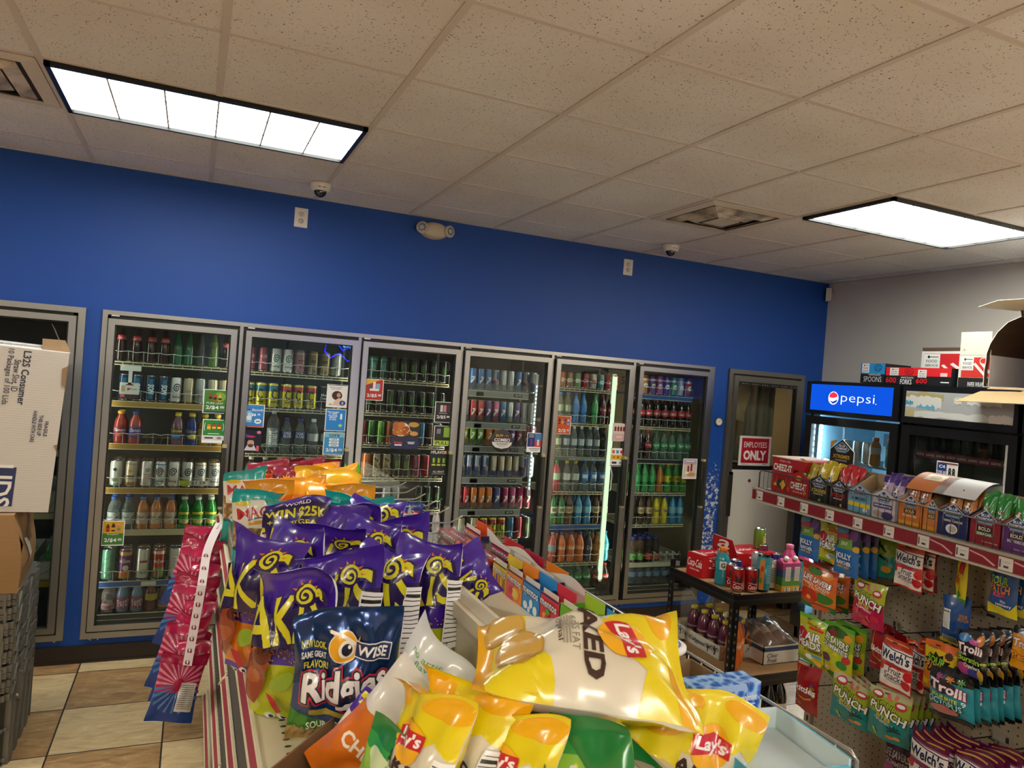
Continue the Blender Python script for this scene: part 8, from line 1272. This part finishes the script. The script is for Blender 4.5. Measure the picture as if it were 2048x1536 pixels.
t = thing('lids_carton', 'white corrugated carton of lids leaning on brown box at left', 'box', (-.815, -.90, ZW+.012)); t.rotation_euler = (math.radians(3), math.radians(3.0), math.radians(10)); mb = MB(); m_w, nt, b, _o = nodes('white_corrugated'); tc = N(nt, 'TexCoord'); wv = N(nt, 'TexWave', Scale=30.0, bands_direction='Z', Distortion=.4); L(nt, tc.outputs['Object'], wv.inputs['Vector']); b.inputs['Base Color'].default_value = lin('#d3cec6'); b.inputs['Roughness'].default_value = .6; bp = N(nt, 'Bump', Strength=.07, Distance=.002); L(nt, wv.outputs['Fac'], bp.inputs['Height']); L(nt, bp.outputs[0], b.inputs['Normal'])
w2, d2, h2 = .25, .2, .7; mb.box(-w2, w2, -d2, d2, 0, h2, m_w); TX = '#1d2340'
def tat(s, px, py, w_, h_, col, **k): return ('t', s, px, py, w_, h_, col, dict(r=-90, **k))
mp = plane_map((0, -d2-.0006, 0), (2*w2, 0, 0), (0, 0, h2))
deco(mb, [tat('L32S Consumer', .2, .82, .46, .04, TX, b=.02), tat('Straw Slot, ID', .135, .83, .27, .04, TX, b=.01), tat('10 Packages of 100 Lids', .08, .82, .47, .04, TX, b=.01), tat('FRAGILE', .4, .52, .13, .02, TX, b=.02), tat('THIS SIDE UP', .355, .54, .18, .022, TX, b=.02), tat('HANDLE WITH CARE', .31, .53, .27, .022, TX, b=.02), ('r', 0, .155, .46, .24, '#1f2f5e'), tat('LIDS', .14, .16, .36, .1, '#f0f0ec', b=.02), ('e', -.38, .55, .6, .18, '#1f2f5e'), ('p', [(.46, .9), (.5, .92), (.5, .78), (.47, .8)], '#9a7a58'), ('p', [(.47, .42), (.5, .43), (.5, .38)], '#9a7a58')], mp, 2*w2, h2)
for px_, py_ in (): pass
deco(mb, [('r', .2, .5, .5, .03, '#5a5f80', {'r': 10}), ('t', 'TINCO', .12, .45, .3, .16, '#4a5070', {'r': 10}), ('e', -.35, .5, .3, .3, '#3a4a90')], plane_map((0, -d2, h2+.0006), (2*w2, 0, 0), (0, 2*d2, 0)), 2*w2, 2*d2); mb.build('carton', t)
mb = MB(); slab(mb, q((w2-.1, -d2+.02, h2), (w2+.005, -d2+.02, h2), (w2-.01, d2-.05, h2+.035), (w2-.1, d2-.05, h2+.03)), .003, CARD, CARD); mb.build('flap', t); mb = MB(); mb.grid(lambda u, v: Vector((w2-.03-.05*v+.02*u, -.02-.02*v, h2+.02+.1*v-.03*u)), 3, 6, clear('#eef2f2', 1.5, .1, 'tape', .2)); mb.build('tape', t)
# ================================================================ light and camera
def lamp(name, loc, sx, sy, power, col='#fff6e4'):
    l = bpy.data.lights.new(name, 'AREA'); l.shape = 'RECTANGLE'; l.size = sx; l.size_y = sy; l.energy = power; l.color = lin(col)[:3]
    o = bpy.data.objects.new(name, l); COL.objects.link(o); o.location = loc; return o
# unseen lamps added as further ceiling panels, the last to brighten the right wall
for i, (x, y) in enumerate(((.02, -6.2), (3.7, -4.95), (-1.8, -7.6), (3.7, -7.9), (-3.0, -1.3), (-3.0, -4.9), (4.75, -3.3))):
    lamp('unseen_ceiling_lamp', (x, y, H-.03), 1.15, .55, PANEL*(.6 if i == 1 else 1))
lamp('stockroom_lamp', (4.3, .55, 2.03), .3, .3, 7, '#ffd9a0')
s = bpy.data.lights.new('sun', 'SUN'); s.energy = SUN; s.angle = .01; s.color = (1, .95, .88); so_ = bpy.data.objects.new('sun', s); COL.objects.link(so_)
so_.rotation_euler = Vector((0, 1, -.62)).to_track_quat('-Z', 'Y').to_euler()   # added sun through the unseen front window; its floor bounce brightens the ceiling
w = bpy.data.worlds.new('daylight'); SC.world = w; w.use_nodes = True
bg = w.node_tree.nodes['Background']; bg.inputs[0].default_value = lin('#dfe9f5'); bg.inputs[1].default_value = SKY
cd = bpy.data.cameras.new('camera'); co = bpy.data.objects.new('camera', cd); COL.objects.link(co)
co.matrix_world = Matrix.Translation(CAM) @ Matrix((CR, CU, -CF)).transposed().to_4x4()
cd.sensor_width = 36; cd.lens = 36*FPX/2048; cd.clip_start = .02; SC.camera = co
cd.dof.use_dof = True; cd.dof.focus_distance = 3.0; cd.dof.aperture_fstop = 11
vs = SC.view_settings; SC.display_settings.display_device = 'sRGB'; vs.view_transform = 'Standard'; vs.look = 'None'; vs.gamma = 1; vs.use_curve_mapping = False; vs.exposure = EXPO
SC.cycles.max_bounces = 8; SC.cycles.diffuse_bounces = 4; SC.cycles.glossy_bounces = 4; SC.cycles.transparent_max_bounces = 24; SC.cycles.transmission_bounces = 4
SC.cycles.sample_clamp_indirect = 4; SC.cycles.caustics_reflective = False; SC.cycles.caustics_refractive = False; SC.cycles.use_denoising = True
# neon signs hanging in the shop window end, facing the coolers
def neon(loc, pts, pts2, label):
    t = thing('neon_sign', label, 'neon sign', loc); mb = MB(); mb.tube(pts, .009, emis('#1420ff', 60.0, 'blue_neon'), 8, True); mb.build('tube', t); mb = MB(); [mb.tube(p, .005, emis('#5ac8ff', 40.0, 'pale_neon'), 6) for p in pts2]; mb.build('lettering', t); mb = MB(); mb.box(-.26, .26, -.02, -.015, -.17, .17, clear(name='backing')); mb.tube([(-.2, -.017, .17), (-.2, -.017, H-loc[2]-.01)], .002, WIRE); mb.tube([(.2, -.017, .17), (.2, -.017, H-loc[2]-.01)], .002, WIRE); mb.build('backing', t)
def mirror(px, py, Y):
    p = at(px, py, 'y', -.034); k = (Y+.034)/(-(CAM.y+.034))*-1; k = (Y+.034)/(CAM.y+.034); return Vector((p.x+(p.x-CAM.x)*k, Y, p.z+(p.z-CAM.z)*k))
wig = lambda y, x0, x1: [(x0+(x1-x0)*i/16, 0, y+.02*math.sin(i*2.4)) for i in range(17)]
neon(mirror(683, 704, -6.0), [(-.22, 0, .12), (-.1, 0, .15), (.02, 0, .02), (.2, 0, .14), (.24, 0, -.02), (.1, 0, -.13), (-.02, 0, -.02), (-.16, 0, -.1), (-.24, 0, 0)], [wig(.13, .0, .2), wig(.08, .02, .18)], 'blue neon sign mirrored in the top corner of the second cooler door')
bpy.data.scenes.remove(_TS)
